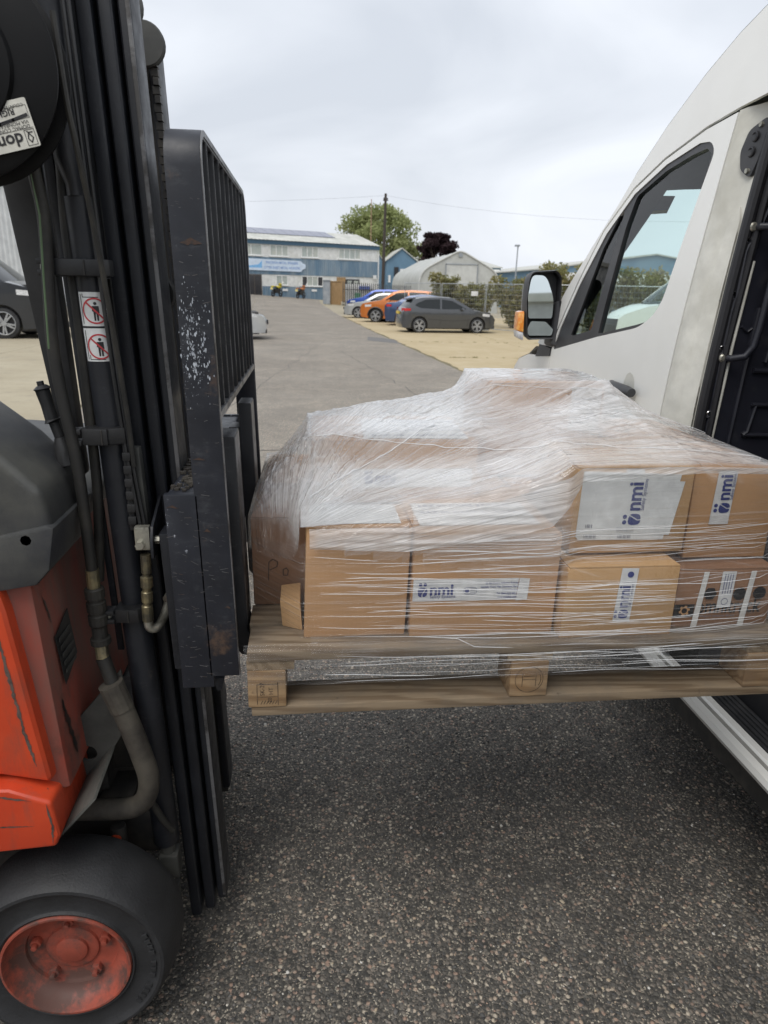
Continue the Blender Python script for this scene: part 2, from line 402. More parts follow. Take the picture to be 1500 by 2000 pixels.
def slab(poly, z, mat):
    cx = sum(p[0] for p in poly)/len(poly); cy_ = sum(p[1] for p in poly)/len(poly)
    p2 = [(cx+(x-cx)*0.996, cy_+(y-cy_)*0.997) for x, y in poly]
    MB().prism(p2, 'z', -0.03, z+rnd.uniform(-0.003, 0.003)).build('slab', mat, yard, bevel=0.006, seg=1)
for y0 in [-4, 1.5, 7, 12.5, 18, 23.5, 29, 34.5, 40]:
    y1 = y0+5.5
    a, b = redge(y0)+0.06, redge(y1)+0.06
    xs = [6.6, 11.4, 16.2, 21]
    slab([(xs[0], y0), (xs[0], y1)]+[(b+(a-b)*k/14+rnd.uniform(-0.03, 0.09), y1+(y0-y1)*k/14) for k in range(15)], 0.020, M['slab'])
    for x0, x1 in zip(xs, xs[1:]): slab([(x0, y0), (x1, y0), (x1, y1), (x0, y1)], 0.020, M['slab'])
    la, lb = ledge(y0)-0.06, ledge(y1)-0.06
    slab([(-7.2, y0), (la, y0), (lb, y1), (-7.2, y1)], 0.020, M['slab2'])
    slab([(-12, y0), (-7.2, y0), (-7.2, y1), (-12, y1)], 0.020, M['slab2'])

# ------------------------------------------------------------------ leaves, trees, bushes
def leaf_mesh(name, mat, parent, centres, size, n, seed, droop=0.0, loc=None):
    """n small leaf faces spread through soft clumps: (x, y, z, rx, ry, rz, weight)"""
    g = np.random.default_rng(seed); w = np.array([c[6] for c in centres], float); w /= w.sum()
    k = g.choice(len(centres), n, p=w); c = np.array([c[:6] for c in centres], float)[k]
    d = g.normal(size=(n, 3)); d /= np.linalg.norm(d, axis=1)[:, None]
    p = c[:, :3]+d*c[:, 3:6]*(g.random(n)**0.45)[:, None]
    s = size*g.uniform(0.6, 1.4, n)
    a = g.normal(size=(n, 3)); a[:, 2] -= droop; a /= np.linalg.norm(a, axis=1)[:, None]
    b = np.cross(a, g.normal(size=(n, 3))); b /= np.linalg.norm(b, axis=1)[:, None]
    q = np.empty((n, 4, 3)); q[:, 0] = p-a*s[:, None]; q[:, 1] = p-b*s[:, None]*0.45; q[:, 2] = p+a*s[:, None]; q[:, 3] = p+b*s[:, None]*0.45
    off = np.array(woff(parent)) if parent is not None else np.array(loc or (0, 0, 0))
    me = bpy.data.meshes.new(name); me.vertices.add(4*n); me.vertices.foreach_set('co', (q-off).reshape(-1))
    me.loops.add(4*n); me.loops.foreach_set('vertex_index', np.arange(4*n)); me.polygons.add(n)
    me.polygons.foreach_set('loop_start', np.arange(0, 4*n, 4)); me.update(); me.validate()
    at_ = me.attributes.new('tint', 'FLOAT', 'FACE'); tone = g.random(len(centres))
    at_.data.foreach_set('value', np.clip(tone[k]*0.6+g.random(n)*0.4, 0, 1).astype(np.float32))
    me.materials.append(mat); o = bpy.data.objects.new(name, me); COL.objects.link(o)
    if parent is not None: o.parent = parent
    elif loc: o.location = loc
    return o

def tree(name, label, x, y, h, rad, mat, seed, n=9000, leaf=0.16, trunk=0.22, clumps=46, base=0.35, group=None):
    g = random.Random(seed); z0 = terrain(x, y)
    t = empty(name, (x, y, z0), label, 'tree', group)
    tips = []; mb = MB()
    mb.tube([(x, y, z0-0.1), (x+0.1, y, z0+h*0.2), (x-0.05, y, z0+h*0.42), (x, y, z0+h*0.8)], [trunk, trunk*0.85, trunk*0.6, trunk*0.15], 9)
    for i in range(clumps):
        a = g.uniform(0, 2*PI); u = g.uniform(-0.9, 1); rr = rad*math.sqrt(max(0.05, 1-u*u*0.85))*g.uniform(0.35, 1.0)
        cz = z0+h*(0.5+base/2)+u*h*(1-base)/2*0.92
        c = (x+rr*math.cos(a), y+rr*math.sin(a), cz); s = g.uniform(0.16, 0.3)*rad
        tips.append((*c, s*1.15, s*1.15, s*0.8, s**1.5))
        if i % 3 == 0:
            zb = z0+h*g.uniform(0.25, 0.5); mb.tube([(x, y, zb), ((x+c[0])/2, (y+c[1])/2, (zb+cz)/2+0.3), c], [trunk*0.4, trunk*0.25, 0.02], 6)
    mb.build('trunk', M['bark'], t); leaf_mesh('crown', mat, t, tips, leaf, n, seed)
    return t

def bush(label, x, y, h, rad, seed, mat='leaf_bush', n=9000, leaf=0.085):
    g = random.Random(seed); t = empty('bush', (x, y, 0), label, 'bush', 'overgrown bushes behind the mesh fence')
    st = MB(); tips = []
    for i in range(26):
        a = g.uniform(0, 2*PI); r = rad*g.uniform(0.2, 1.0); hh = h*g.uniform(0.5, 1.0)
        tip = (x+r*math.cos(a), y+r*math.sin(a), hh)
        st.tube([(x+r*0.2*math.cos(a), y+r*0.2*math.sin(a), -0.05), (x+r*0.6*math.cos(a), y+r*0.6*math.sin(a), hh*0.6), tip], [0.02, 0.013, 0.004], 5)
        for k in range(6):
            f = 0.25+0.75*k/5
            tips.append((x+r*f*math.cos(a), y+r*f*math.sin(a), hh*f, 0.20*rad+0.08, 0.20*rad+0.08, 0.17*h*0.6, 1.0))
    st.build('stems', M['bark'], t); leaf_mesh('foliage', M[mat], t, tips, leaf, n, seed, droop=0.3)
    return t

# ------------------------------------------------------------------ the two-storey works across the end of the road
FA = math.radians(25.7); fd = Vector((math.cos(FA), math.sin(FA), 0)); fn_ = Vector((math.sin(FA), -math.cos(FA), 0)); f0 = Vector((-5.107, 70.0, 0))
def fac(s, z, d=0.0):                   # along the front, height, distance in front of it
    p = f0+fd*s+fn_*d; return (p.x, p.y, z)
def fbox(mb, s0, s1, z0, z1, d0, d1):
    return mb.hexa([fac(s0, z0, d1), fac(s1, z0, d1), fac(s1, z0, d0), fac(s0, z0, d0), fac(s0, z1, d1), fac(s1, z1, d1), fac(s1, z1, d0), fac(s0, z1, d0)])
B0 = empty('works_building', (f0.x, f0.y, 0.6), 'two storey white and blue works building with solar panels on its roof', 'building')
S0, S1 = -11.0, 13.8
fbox(MB(), S0, S1, -0.4, 5.75, -9, 0).build('wall', M['white_clad'], B0)
mb = MB()
for k in range(30):                      # lapped white boards
    z = 4.32+k*0.15
    if z < 5.45: fbox(mb, S0, S1-0.02, z, z+0.135, 0.0, 0.03)
for k in range(30):
    z = 1.72+k*0.15
    if z < 2.85: fbox(mb, S0, 9.0, z, z+0.135, 0.0, 0.03)
w = mb.build('weatherboarding', M['white_clad'], B0); w['kind'] = 'stuff'
def corr(name, s0, s1, z0, z1, mat):
    mb = MB(); n = int((s1-s0)/0.11)
    for j, z in enumerate((z0, z1)):
        for i in range(n+1): mb.v.append(fac(s0+(s1-s0)*i/n, z, 0.05+(0.05 if i % 2 else 0)))
    mb.f = [(i, i+1, n+2+i, n+1+i) for i in range(n)]
    o = mb.build(name, mat, B0, smooth=False); return o
corr('blue_band', S0, S1-0.05, 2.78, 4.30, M['blue_clad']); corr('plinth_cladding', 1.08, 7.6, 0.2, 1.70, M['blue_clad']); corr('plinth_cladding', S0, -0.6, 0.2, 1.70, M['blue_clad'])
fbox(MB(), S0-0.1, S1+0.1, 5.45, 5.80, 0.0, 0.22).build('fascia', mk('fascia_blue', (0.06, 0.13, 0.20), None, 3, rough=0.5), B0)
mb = MB(); n = 124
for j, (d, z) in enumerate(((0.38, 5.80), (-4.5, 7.12), (-9.4, 5.80))):
    for i in range(n+1): mb.v.append(fac(S0-0.15+(S1-S0+0.3)*i/n, z+(0.045 if i % 2 else 0), d))
mb.f = [(j*(n+1)+i, j*(n+1)+i+1, (j+1)*(n+1)+i+1, (j+1)*(n+1)+i) for j in range(2) for i in range(n)]
mb.build('roof', M['roof_sheet'], B0, smooth=False)
mb = MB(); mb.add([fac(S1, 5.75, 0), fac(S1, 5.75, -9), fac(S1, 7.05, -4.5)], [(0, 1, 2)]); mb.build('gable', M['blue_clad'], B0)
def roofp(s, t, up_=0.09):               # t: 0 at the eave, 1 at the ridge
    return fac(s, 5.80+1.32*t+up_, 0.38-4.88*t)
for r, (t0, t1) in enumerate(((0.50, 0.98),)):
    s = -10.6
    while s+1.0 < 10.2:
        MB().hexa([roofp(s, t0, .06), roofp(s+0.99, t0, .06), roofp(s+0.99, t1, .06), roofp(s, t1, .06), roofp(s, t0), roofp(s+0.99, t0), roofp(s+0.99, t1), roofp(s, t1)]).build('solar_panel', M['solar'], B0)
        s += 1.03
def window(s0, s1, z0, z1, n, dark=()):
    fr = MB(); e = 0.07
    fbox(fr, s0-e, s1+e, z0-e, z0, 0, 0.09); fbox(fr, s0-e, s1+e, z1, z1+e, 0, 0.09)
    for k in range(n+1):
        x = s0+(s1-s0)*k/n; fbox(fr, x-e/2, x+e/2, z0, z1, 0, 0.085)
    o = fr.build('window', M['win_frame'], B0)
    for k in range(n):
        a, b = s0+(s1-s0)*k/n+e/2, s0+(s1-s0)*(k+1)/n-e/2
        fbox(MB(), a, b, z0, z1, 0.0, 0.045).build('pane', M['dark_pane'] if k in dark else M['blind'], o)
    fbox(MB(), s0-0.12, s1+0.12, z0-0.13, z0-0.075, 0.0, 0.16).build('sill', M['win_frame'], o)
for a, b, n in ((-9.5, -7.4, 3), (-5.6, -3.5, 3), (-1.0, 1.1, 2), (1.95, 3.75, 3), (5.2, 6.95, 3), (9.25, 11.7, 4)): window(a, b, 4.50, 5.36, n)
window(2.5, 3.65, 1.90, 2.66, 2); window(5.2, 7.45, 1.86, 2.66, 4, (0, 3)); window(-5, -2.5, 1.9, 2.66, 3)
d = fbox(MB(), -0.5, 1.0, 0.5, 2.74, 0.0, 0.1).build('door', M['door_dark'], B0)
fbox(MB(), -0.35, 0.2, 0.9, 2.6, 0.1, 0.12).build('pane', M['dark_pane'], d); fbox(MB(), 0.33, 0.86, 0.9, 2.6, 0.1, 0.12).build('pane', M['dark_pane'], d)
d = fbox(MB(), 10.05, 11.6, 0.2, 2.55, 0.0, 0.12).build('door', M['dark_steel'], B0)
for a in (10.2, 10.95): fbox(MB(), a, a+0.5, 0.6, 2.4, 0.12, 0.135).build('pane', M['blind'], d)
fbox(MB(), 9.05, 10.0, 0.2, 2.7, 0.0, 0.08).build('boarded_panel', M['timber'], B0)
fbox(MB(), 13.2, 13.6, 2.62, 3.0, 0.12, 0.15).build('notice', M['win_frame'], B0)
for a in (3.1, 6.2): fbox(MB(), a, a+0.55, 1.30, 1.50, 0.1, 0.13).build('number_plate_sign', M['win_frame'], B0)
mb = MB(); mb.tube([fac(13.86, 0.3, 0.06), fac(13.86, 5.7, 0.06)], 0.06, 8); mb.build('downpipe', M['win_frame'], B0)
# the sign over the entrance
sg = empty('shop_sign', fac(2.5, 3.6, 0.1), 'pale blue sign board with an aeroplane and lettering over the works entrance', 'sign')
pl = rounded([(-6.2, 3.16), (5.05, 3.08), (5.25, 3.32), (5.55, 3.40), (5.55, 3.78), (5.25, 3.86), (5.05, 4.08), (-6.2, 4.22)], [0.1, 0.1, 0.05, 0.12, 0.12, 0.05, 0.1, 0.1], 4)
mb = MB(); n = len(pl)
mb.add([fac(p[0], p[1], 0.16) for p in pl]+[fac(p[0], p[1], 0.105) for p in pl], [tuple(range(n)), tuple(range(2*n-1, n-1, -1))]+[(i, i+n, (i+1) % n+n, (i+1) % n) for i in range(n)])
mb.build('board', mk('sign_board', (0.62, 0.72, 0.84), None, 1, rough=0.4), sg)
ink = mk('sign_ink', (0.20, 0.33, 0.62), None, 3, rough=0.5); inkb = mk('sign_aeroplane_blue', (0.22, 0.48, 0.80), None, 3, rough=0.5)
mb = MB(); pl = [(-1.4, 3.34), (1.05, 3.34), (1.05, 4.02), (0.72, 3.66), (0.3, 3.58), (-0.2, 3.52), (-1.4, 3.50)]
mb.add([fac(p[0], p[1], 0.163) for p in pl], [tuple(range(len(pl)))]); mb.build('aeroplane_emblem', inkb, sg)
textobj('PRECISION METAL SPINNERS', 0.30, lambda u, v: fac(3.1+u, 3.74+v, 0.164), ink, sg, align='CENTER', bold=0.006, sx=0.86)
textobj('OTTER SHEET METAL WORKERS', 0.30, lambda u, v: fac(3.1+u, 3.30+v, 0.164), ink, sg, align='CENTER', bold=0.006, sx=0.86)
# cabinets in front
def shed(name, label, x0, x1, y0, y1, z1, mat, slats=0):
    z0 = min(terrain(x0, y0), terrain(x1, y1))-0.1; t = empty(name, ((x0+x1)/2, (y0+y1)/2, z0), label, 'cabinet')
    MB().box(x0, x1, y0+0.03, y1, z0, z1).build('body', mat, t)
    if slats:
        for k in range(slats):
            a = x0+(x1-x0)*k/slats; MB().box(a+0.01, a+(x1-x0)/slats-0.01, y0, y0+0.03, z0+0.08, z1-0.04).build('plank', mat, t)
    else: MB().box(x0+0.05, x1-0.05, y0, y0+0.03, z0+0.1, z1-0.1).build('door', mat, t)
    MB().box(x0-0.05, x1+0.05, y0-0.04, y1+0.05, z1, z1+0.05).build('roof', mat, t)
shed('metal_cabinet', 'tall grey sheet metal cabinet beside the wooden bin store', 1.42, 1.98, 62.0, 63.2, 2.25, M['grey_sheet'])
shed('bin_store', 'brown vertical plank wooden bin store next to the grey cabinet', 2.04, 2.95, 62.3, 63.4, 2.18, M['timber'], 7)

# ------------------------------------------------------------------ buildings further off
def gable_shed(name, label, x0, x1, y0, y1, eave, ridge, wallm, roofm, axis='x', door=None, cat='building'):
    """axis: direction of the ridge"""
    t = empty(name, ((x0+x1)/2, (y0+y1)/2, 0), label, cat)
    MB().box(x0, x1, y0, y1, -0.2, eave).build('wall', wallm, t)
    if axis == 'y':
        xm = (x0+x1)/2
        MB().prism([(x0, eave), (x1, eave), (xm, ridge)], 'y', y0, y1).build('gable', wallm, t)
        for xa, xb in ((x0-0.25, xm), (xm, x1+0.25)):
            ea = eave-0.12
            za, zb = (ea, ridge+0.02) if xa < xm else (ridge+0.02, ea)
            MB().hexa([(xa, y0-0.2, za), (xb, y0-0.2, zb), (xb, y1, zb), (xa, y1, za), (xa, y0-0.2, za+0.12), (xb, y0-0.2, zb+0.12), (xb, y1, zb+0.12), (xa, y1, za+0.12)]).build('roof', roofm, t)
    else:
        ym = (y0+y1)/2
        MB().prism([(y0, eave), (y1, eave), (ym, ridge)], 'x', x0, x1).build('gable', wallm, t)
        for ya, yb in ((y0-0.25, ym), (ym, y1+0.25)):
            za, zb = (eave-0.12, ridge+0.02) if ya < ym else (ridge+0.02, eave-0.12)
            MB().hexa([(x0-0.2, ya, za), (x1+0.2, ya, za), (x1+0.2, yb, zb), (x0-0.2, yb, zb), (x0-0.2, ya, za+0.12), (x1+0.2, ya, za+0.12), (x1+0.2, yb, zb+0.12), (x0-0.2, yb, zb+0.12)]).build('roof', roofm, t)
    return t
t = gable_shed('blue_unit', 'blue gabled unit with an open doorway behind the telegraph pole', 9.1, 12.6, 84, 120, 4.7, 6.05, M['blue_far'], M['roof_sheet'], 'y')
MB().box(10.0, 10.5, 83.9, 83.99, 0, 4.1).build('doorway', M['dark_pane'], t); MB().box(10.7, 11.5, 83.88, 83.98, 3.2, 3.9).build('window', M['win_frame'], t); MB().box(9.35, 9.6, 83.88, 83.98, 2.4, 3.2).build('notice', M['win_frame'], t)
MB().box(12.9, 13.7, 90, 91.4, 5.35, 5.42).build('skylight', M['tent_door'], t)
t = gable_shed('blue_lean_to', 'small blue annexe squeezed between the works and the blue unit', 7.9, 9.0, 86, 110, 4.5, 5.4, M['blue_far'], M['roof_sheet'], 'y')
t = gable_shed('long_grey_shed', 'long grey roofed shed behind the storage tent', 13.2, 24.6, 92, 130, 4.6, 6.4, M['blue_far'], M['roof_sheet'], 'x')
MB().box(17.5, 24.4, 91.75, 91.99, 3.6, 4.3).build('gutter_panel', M['white_clad'], t)
# blue and white warehouse on the right, seen over the bushes and through the van cab
t = gable_shed('blue_warehouse', 'wide blue warehouse with a white band seen beyond the van', 21.5, 43.0, 66, 110, 3.75, 5.15, M['blue_far'], M['roof_sheet'], 'y')
MB().box(21.6, 42.9, 65.9, 65.98, 2.35, 3.45).build('white_band', M['white_clad'], t)
MB().box(24, 40, 65.9, 65.98, 0.2, 1.5).build('loading_doors', M['grey_sheet'], t)

# ------------------------------------------------------------------ storage tent
def tent():
    x0, x1, y0, y1 = 8.6, 14.9, 56.0, 74.0; xm = (x0+x1)/2
    t = empty('storage_tent', (xm, (y0+y1)/2, 0), 'grey fabric storage tent with a pitched arched roof behind the fence', 'tent')
    prof = [(x0, 0)]+rounded([(x0, 0.5), (x0+0.05, 3.0), (xm, 4.62), (x1-0.05, 3.0), (x1, 0.5)], [0, 0.9, 0.5, 0.9, 0], 6)+[(x1, 0)]
    mb = MB(); n = len(prof); ys = [y0+(y1-y0)*k/6 for k in range(7)]
    for j, y in enumerate(ys):
        for x, z in prof: mb.v.append((x, y, z))
        if j < 6:
            for x, z in prof: mb.v.append((xm+(x-xm)*0.985, y+1.5, z*0.985))
    m = len(mb.v)//n; mb.f = [(j*n+i, j*n+i+1, (j+1)*n+i+1, (j+1)*n+i) for j in range(m-1) for i in range(n-1)]
    mb.build('roof', M['tent'], t, angle=25)
    MB().prism(prof, 'y', y0+0.02, y0+0.06).build('gable', M['tent'], t)
    mb = MB()
    for a, b in zip(prof[1:-1], prof[2:-1]): mb.tube([(a[0], y0, a[1]), (b[0], y0, b[1])], 0.07, 6)
    mb.build('hem', M['tent_door'], t)
    MB().box(xm-1.05, xm+1.35, y0-0.05, y0+0.01, 0.05, 3.55).build('door', M['tent_door'], t)
    mb = MB(); mb.box(xm-1.12, xm-1.06, y0-0.09, y0, 0, 3.62); mb.box(xm+1.36, xm+1.42, y0-0.09, y0, 0, 3.62); mb.box(xm-1.12, xm+1.42, y0-0.09, y0, 3.56, 3.62); mb.build('door_frame', M['grey_sheet'], t)
    MB().box(xm-0.12, xm+0.16, y0-0.05, y0+0.01, 4.12, 4.4).build('vent', M['grey_sheet'], t)
tent()

# ------------------------------------------------------------------ trees, pole, lamp, fences, bushes
tree('broadleaf_tree', 'tall pale green broadleaf tree rising behind the works roof', 9.3, 97, 11.7, 5.2, M['leaf_green'], 3, n=19000, leaf=0.22, clumps=95, base=0.2)
tree('purple_tree', 'dark purple leaved tree beside the green tree', 16.3, 92, 8.3, 2.5, M['leaf_purple'], 5, n=12000, leaf=0.20, clumps=60, base=0.45)
p = empty('telegraph_pole', (6.45, 62, 0), 'tall dark wooden telegraph pole standing beside the works', 'pole')
MB().tube([(6.42, 62, -0.2), (6.55, 62, 9.1)], [0.15, 0.10], 12).build('post', M['pole_wood'], p)
mb = MB(); mb.box(6.35, 6.75, 61.9, 62.1, 8.55, 8.62); mb.cyl((6.4, 62, 8.62), (6.4, 62, 8.78), 0.04, 8); mb.cyl((6.7, 62, 8.62), (6.7, 62, 8.78), 0.04, 8); mb.build('insulators', M['pole_wood'], p)
M['wire'] = mk('wire', (0.16, 0.17, 0.18), None, 3, rough=0.6)
def wire(a, b, sag, label):
    pts = []
    for k in range(25):
        u = k/24; q = Vector(a).lerp(Vector(b), u); q.z -= sag*4*u*(1-u); pts.append(q)
    tag(MB().tube(pts, 0.006, 5).build('overhead_wire', M['wire'], loc=tuple(a)), label, 'wire', 'overhead wires')
wire((6.55, 62, 8.95), (45, 46, 8.0), 1.6, 'thin overhead wire running right from the pole top over the tent')
wire((6.55, 62, 8.95), (-45, 58, 8.6), 1.2, 'thin overhead wire running left from the pole top over the works roof')
p = empty('aerial_mast', (8.3, 90, 0), 'thin pale mast standing against the green tree', 'mast')
MB().tube([(7.6, 88, 0), (7.65, 88, 11.6)], 0.05, 6).build('post', mk('rusty_mast', (0.35, 0.22, 0.15), None, 2, rough=0.7), p)
p = empty('street_lamp', (17.35, 60, 0), 'slim grey street lamp standing beyond the bushes', 'lamp')
MB().tube([(17.3, 60, 0), (17.36, 60, 5.25)], [0.07, 0.05], 8).build('post', M['grey_sheet'], p); MB().box(17.1, 17.5, 59.85, 60.15, 5.22, 5.36).build('lamp_head', M['grey_sheet'], p, bevel=0.03)
# palisade in front of the works
pf = empty('palisade_fence', (6.0, 61, 0), 'dark steel palisade fence in front of the works and tent', 'fence')
for k in range(48):
    x = 3.0+k*0.17; z = terrain(x, 61)
    MB().prism([(x, z), (x+0.07, z), (x+0.07, z+1.85), (x+0.035, z+1.98), (x, z+1.85)], 'y', 60.97, 61.0).build('pale', M['dark_steel'], pf)
mb = MB(); mb.box(3.0, 11.2, 61.0, 61.04, 0.55, 0.6); mb.box(3.0, 11.2, 61.0, 61.04, 1.55, 1.6); mb.build('rail', M['dark_steel'], pf)
MB().box(3.2, 5.6, 61.2, 61.25, 0.3, 2.0).build('notice_board', M['win_frame'], pf)
MB().box(4.0, 4.5, 61.1, 61.15, 0.9, 1.3).build('green_notice', mk('green_notice', (0.15, 0.42, 0.25), None, 2), pf)
MB().box(4.35, 5.3, 61.1, 61.15, 1.55, 1.85).build('blue_notice', mk('blue_notice', (0.15, 0.22, 0.6), None, 2), pf)
# temporary mesh fencing in front of the bushes
def heras(x0, y0, x1, y1, label):
    t = empty('mesh_fence_panel', (x0, y0, 0), label, 'fence panel', 'temporary mesh fence panels')
    a, b = Vector((x0, y0, 0)), Vector((x1, y1, 0)); zt = 1.95
    P_ = lambda u, z: tuple(a.lerp(b, u)+Vector((0, 0, z)))
    MB().tube([P_(0, 0.1), P_(0, zt), P_(1, zt), P_(1, 0.1), P_(0, 0.1)], 0.021, 6).build('frame', M['galv'], t)
    mb = MB()
    for k in range(1, 22): mb.tube([P_(k/22, 0.12), P_(k/22, zt)], 0.004, 3, False)
    for k in range(1, 9): mb.tube([P_(0, 0.12+k*0.2), P_(1, 0.12+k*0.2)], 0.004, 3, False)
    o = mb.build('mesh_wires', M['galv'], t); o['kind'] = 'stuff'
    MB().box(x0-0.18, x0+0.14, y0-0.32, y0+0.32, 0.02, 0.15).build('block_foot', M['grey_sheet'], t, bevel=0.02)
    return t
H0 = [(4.6, 34.4), (6.1, 32.9), (7.75, 31.2), (8.75, 29.0), (11.8, 27.6), (15.0, 26.6), (18.2, 25.8)]
LB = ['leftmost mesh fence panel behind the orange and blue cars', 'mesh fence panel behind the roof of the grey hatchback', 'mesh fence panel behind the grey hatchback bonnet', 'mesh fence panel with a notice between grey car and van mirror', 'mesh fence panel seen behind the van mirror', 'mesh fence panel seen through the van cab']
for (a, b, l) in zip(H0, H0[1:], LB):
    d = Vector((b[0]-a[0], b[1]-a[1])).normalized()*0.04
    heras(a[0]+d.x, a[1]+d.y, b[0]-d.x, b[1]-d.y, l)
pn = MB().box(9.6, 9.82, 28.50, 28.52, 1.0, 1.3).build('fence_notice', M['win_frame'], loc=(9.7, 28.5, 1.15)); tag(pn, 'small white notice hung on the mesh fence', 'notice')
pn = MB().box(7.2, 7.5, 31.60, 31.62, 1.45, 1.65).build('fence_notice', M['win_frame'], loc=(7.3, 31.6, 1.5)); tag(pn, 'white notice on the fence above the grey hatchback', 'notice')
bl = [(7.0, 36.0, 2.3, 0.8, 'pale bush in front of the tent, leftmost of the bushes'), (8.3, 35.0, 1.9, 0.9, 'low bush in front of the tent door'), (9.7, 33.2, 2.3, 1.1, 'bush between the tent and the van mirror'), (11.2, 32.0, 2.75, 1.2, 'tall bush just left of the van mirror'), (12.9, 31.6, 2.9, 1.3, 'tall bush right behind the van mirror'), (14.7, 30.6, 2.6, 1.3, 'bush at the foot of the van windscreen pillar'), (16.6, 30.0, 2.1, 1.2, 'bush seen through the cab beside the white van'), (18.8, 29.5, 1.7, 1.1, 'low rightmost bush seen through the cab')]
for i, (x, y, h, r, l) in enumerate(bl): bush(l, x, y, h, r, 30+i)
bush('dry straw coloured weeds beside the fence foot', 10.2, 27.3, 0.8, 0.5, 55, 'leaf_dry', 1400, 0.05)
# weeds in the joints of the yard
wd = []
g = random.Random(4)
for x0, y0, x1, y1, n in ((3.6, 18.0, 11, 18.0, 60), (5, 12.5, 10, 12.5, 30), (1.5, 60.5, 3.2, 61.8, 30), (-3.4, 40, -4.2, 62, 30), (6.6, 13, 6.6, 29, 26), (3.2, 23.5, 9, 23.5, 40), (-3.0, 9, -3.4, 20, 20), (9, 26.5, 12, 26, 20)):
    for k in range(n):
        u = g.random(); x = x0+(x1-x0)*u+g.uniform(-.02, .02); y = y0+(y1-y0)*u+g.uniform(-.02, .02); s = g.uniform(0.1, 0.5)+0.6*g.random()**6
        wd.append((x, y, terrain(x, y)+0.03*s, 0.12*s, 0.05*s, 0.03*s, 1))
o = leaf_mesh('weeds', M['leaf_bush'], None, wd, 0.018, 5200, 77); tag(o, 'small green weeds growing in the joints of the concrete yard', 'weeds', kind='stuff')
# ================================================================== the forklift
def m_steel(name, base, scuff, rust, ks=(0.56, 0.72), kr=(0.62, 0.72), rough=0.42, spec=0.5, chips=None):
    t = NT(name); o = t.obj()
    col = t.mix(t.ramp(t.noise(o, 9, 6, 0.6), [(0.3, 0.0), (0.7, 1.0)]), tuple(x*0.75 for x in base), tuple(x*1.3 for x in base))
    sc1 = t.noise(t.map(o, (30, 30, 90), (0.3, 0.2, 0.1)), 1.0, 6, 0.75); sc2 = t.noise(o, 14, 8, 0.72)
    col = t.mix(t.ramp(t.math('MULTIPLY', sc1, sc2), [(ks[0]*0.5+0.02, 0.0), (ks[1]*0.5+0.06, 0.6)]), col, scuff)
    k = t.ramp(t.noise(o, 7, 8, 0.7), [(kr[0], 0.0), (kr[1], 0.9)])
    col = t.mix(k, col, rust)
    if chips:
        kc = t.math('MULTIPLY', t.ramp(t.noise(o, 95, 5, 0.75), [(0.60, 0.0), (0.64, 1.0)]), t.ramp(t.noise(o, 9, 3), [(0.60, 0.0), (0.66, 1.0)]))
        col = t.mix(kc, col, chips)
    rg = t.n('ShaderNodeMapRange', {'Value': sc2, 'From Min': 0.3, 'From Max': 0.7, 'To Min': rough-0.08, 'To Max': rough+0.22}).outputs[0]
    return t.done(t.bsdf(col, rg, 0, t.bump(t.noise(o, 240, 4), 0.15, 0.001), spec))
M['mast'] = m_steel('mast_paint', (0.013, 0.0145, 0.019), (0.045, 0.047, 0.052), (0.075, 0.062, 0.05), rough=0.42, kr=(0.66, 0.78))
M['carriage'] = m_steel('carriage_paint', (0.016, 0.018, 0.025), (0.06, 0.064, 0.072), (0.10, 0.062, 0.042), (0.50, 0.72), (0.60, 0.70), 0.40, chips=(0.62, 0.66, 0.74))
M['worn_edge'] = m_steel('worn_steel_edge', (0.13, 0.13, 0.135), (0.30, 0.30, 0.30), (0.035, 0.032, 0.03), (0.50, 0.70), (0.48, 0.56), 0.38)
M['forkm'] = m_steel('fork_steel', (0.016, 0.017, 0.020), (0.05, 0.05, 0.053), (0.03, 0.026, 0.023), rough=0.42)
M['black_plastic'] = mk('black_plastic', (0.014, 0.0145, 0.016), (0.034, 0.034, 0.035), 4, rough=0.45, bump=0.12, bscale=300)
M['cowl'] = mk('dusty_cowl_plastic', (0.034, 0.036, 0.041), (0.085, 0.085, 0.076), 5, (0.40, 0.66), 0.5, bump=0.25, bscale=220)
M['rubber'] = mk('rubber_hose', (0.016, 0.0155, 0.0145), (0.045, 0.041, 0.033), 9, (0.45, 0.7), 0.6, bump=0.15)
M['dusty_rubber'] = mk('dusty_rubber_sleeve', (0.036, 0.031, 0.026), (0.082, 0.073, 0.058), 10, (0.4, 0.62), 0.75, bump=0.3, bscale=90)
M['tyre'] = mk('worn_solid_tyre', (0.016, 0.0165, 0.018), (0.034, 0.035, 0.038), 6, (0.4, 0.7), 0.62, bump=0.35, bscale=180, bdist=0.003)
M['brass'] = mk('dirty_brass', (0.34, 0.29, 0.17), (0.12, 0.11, 0.085), 22, (0.4, 0.6), 0.38, metal=0.7)
M['zinc'] = mk('zinc_fitting', (0.45, 0.44, 0.38), (0.18, 0.17, 0.14), 25, (0.45, 0.65), 0.35, metal=0.7)
M['grime'] = mk('oily_grime', (0.022, 0.021, 0.020), (0.05, 0.045, 0.038), 12, rough=0.6, bump=0.4, bscale=60)
M['stone_dust'] = mk('dusty_plate', (0.048, 0.049, 0.046), (0.10, 0.10, 0.09), 7, (0.4, 0.65), 0.6)
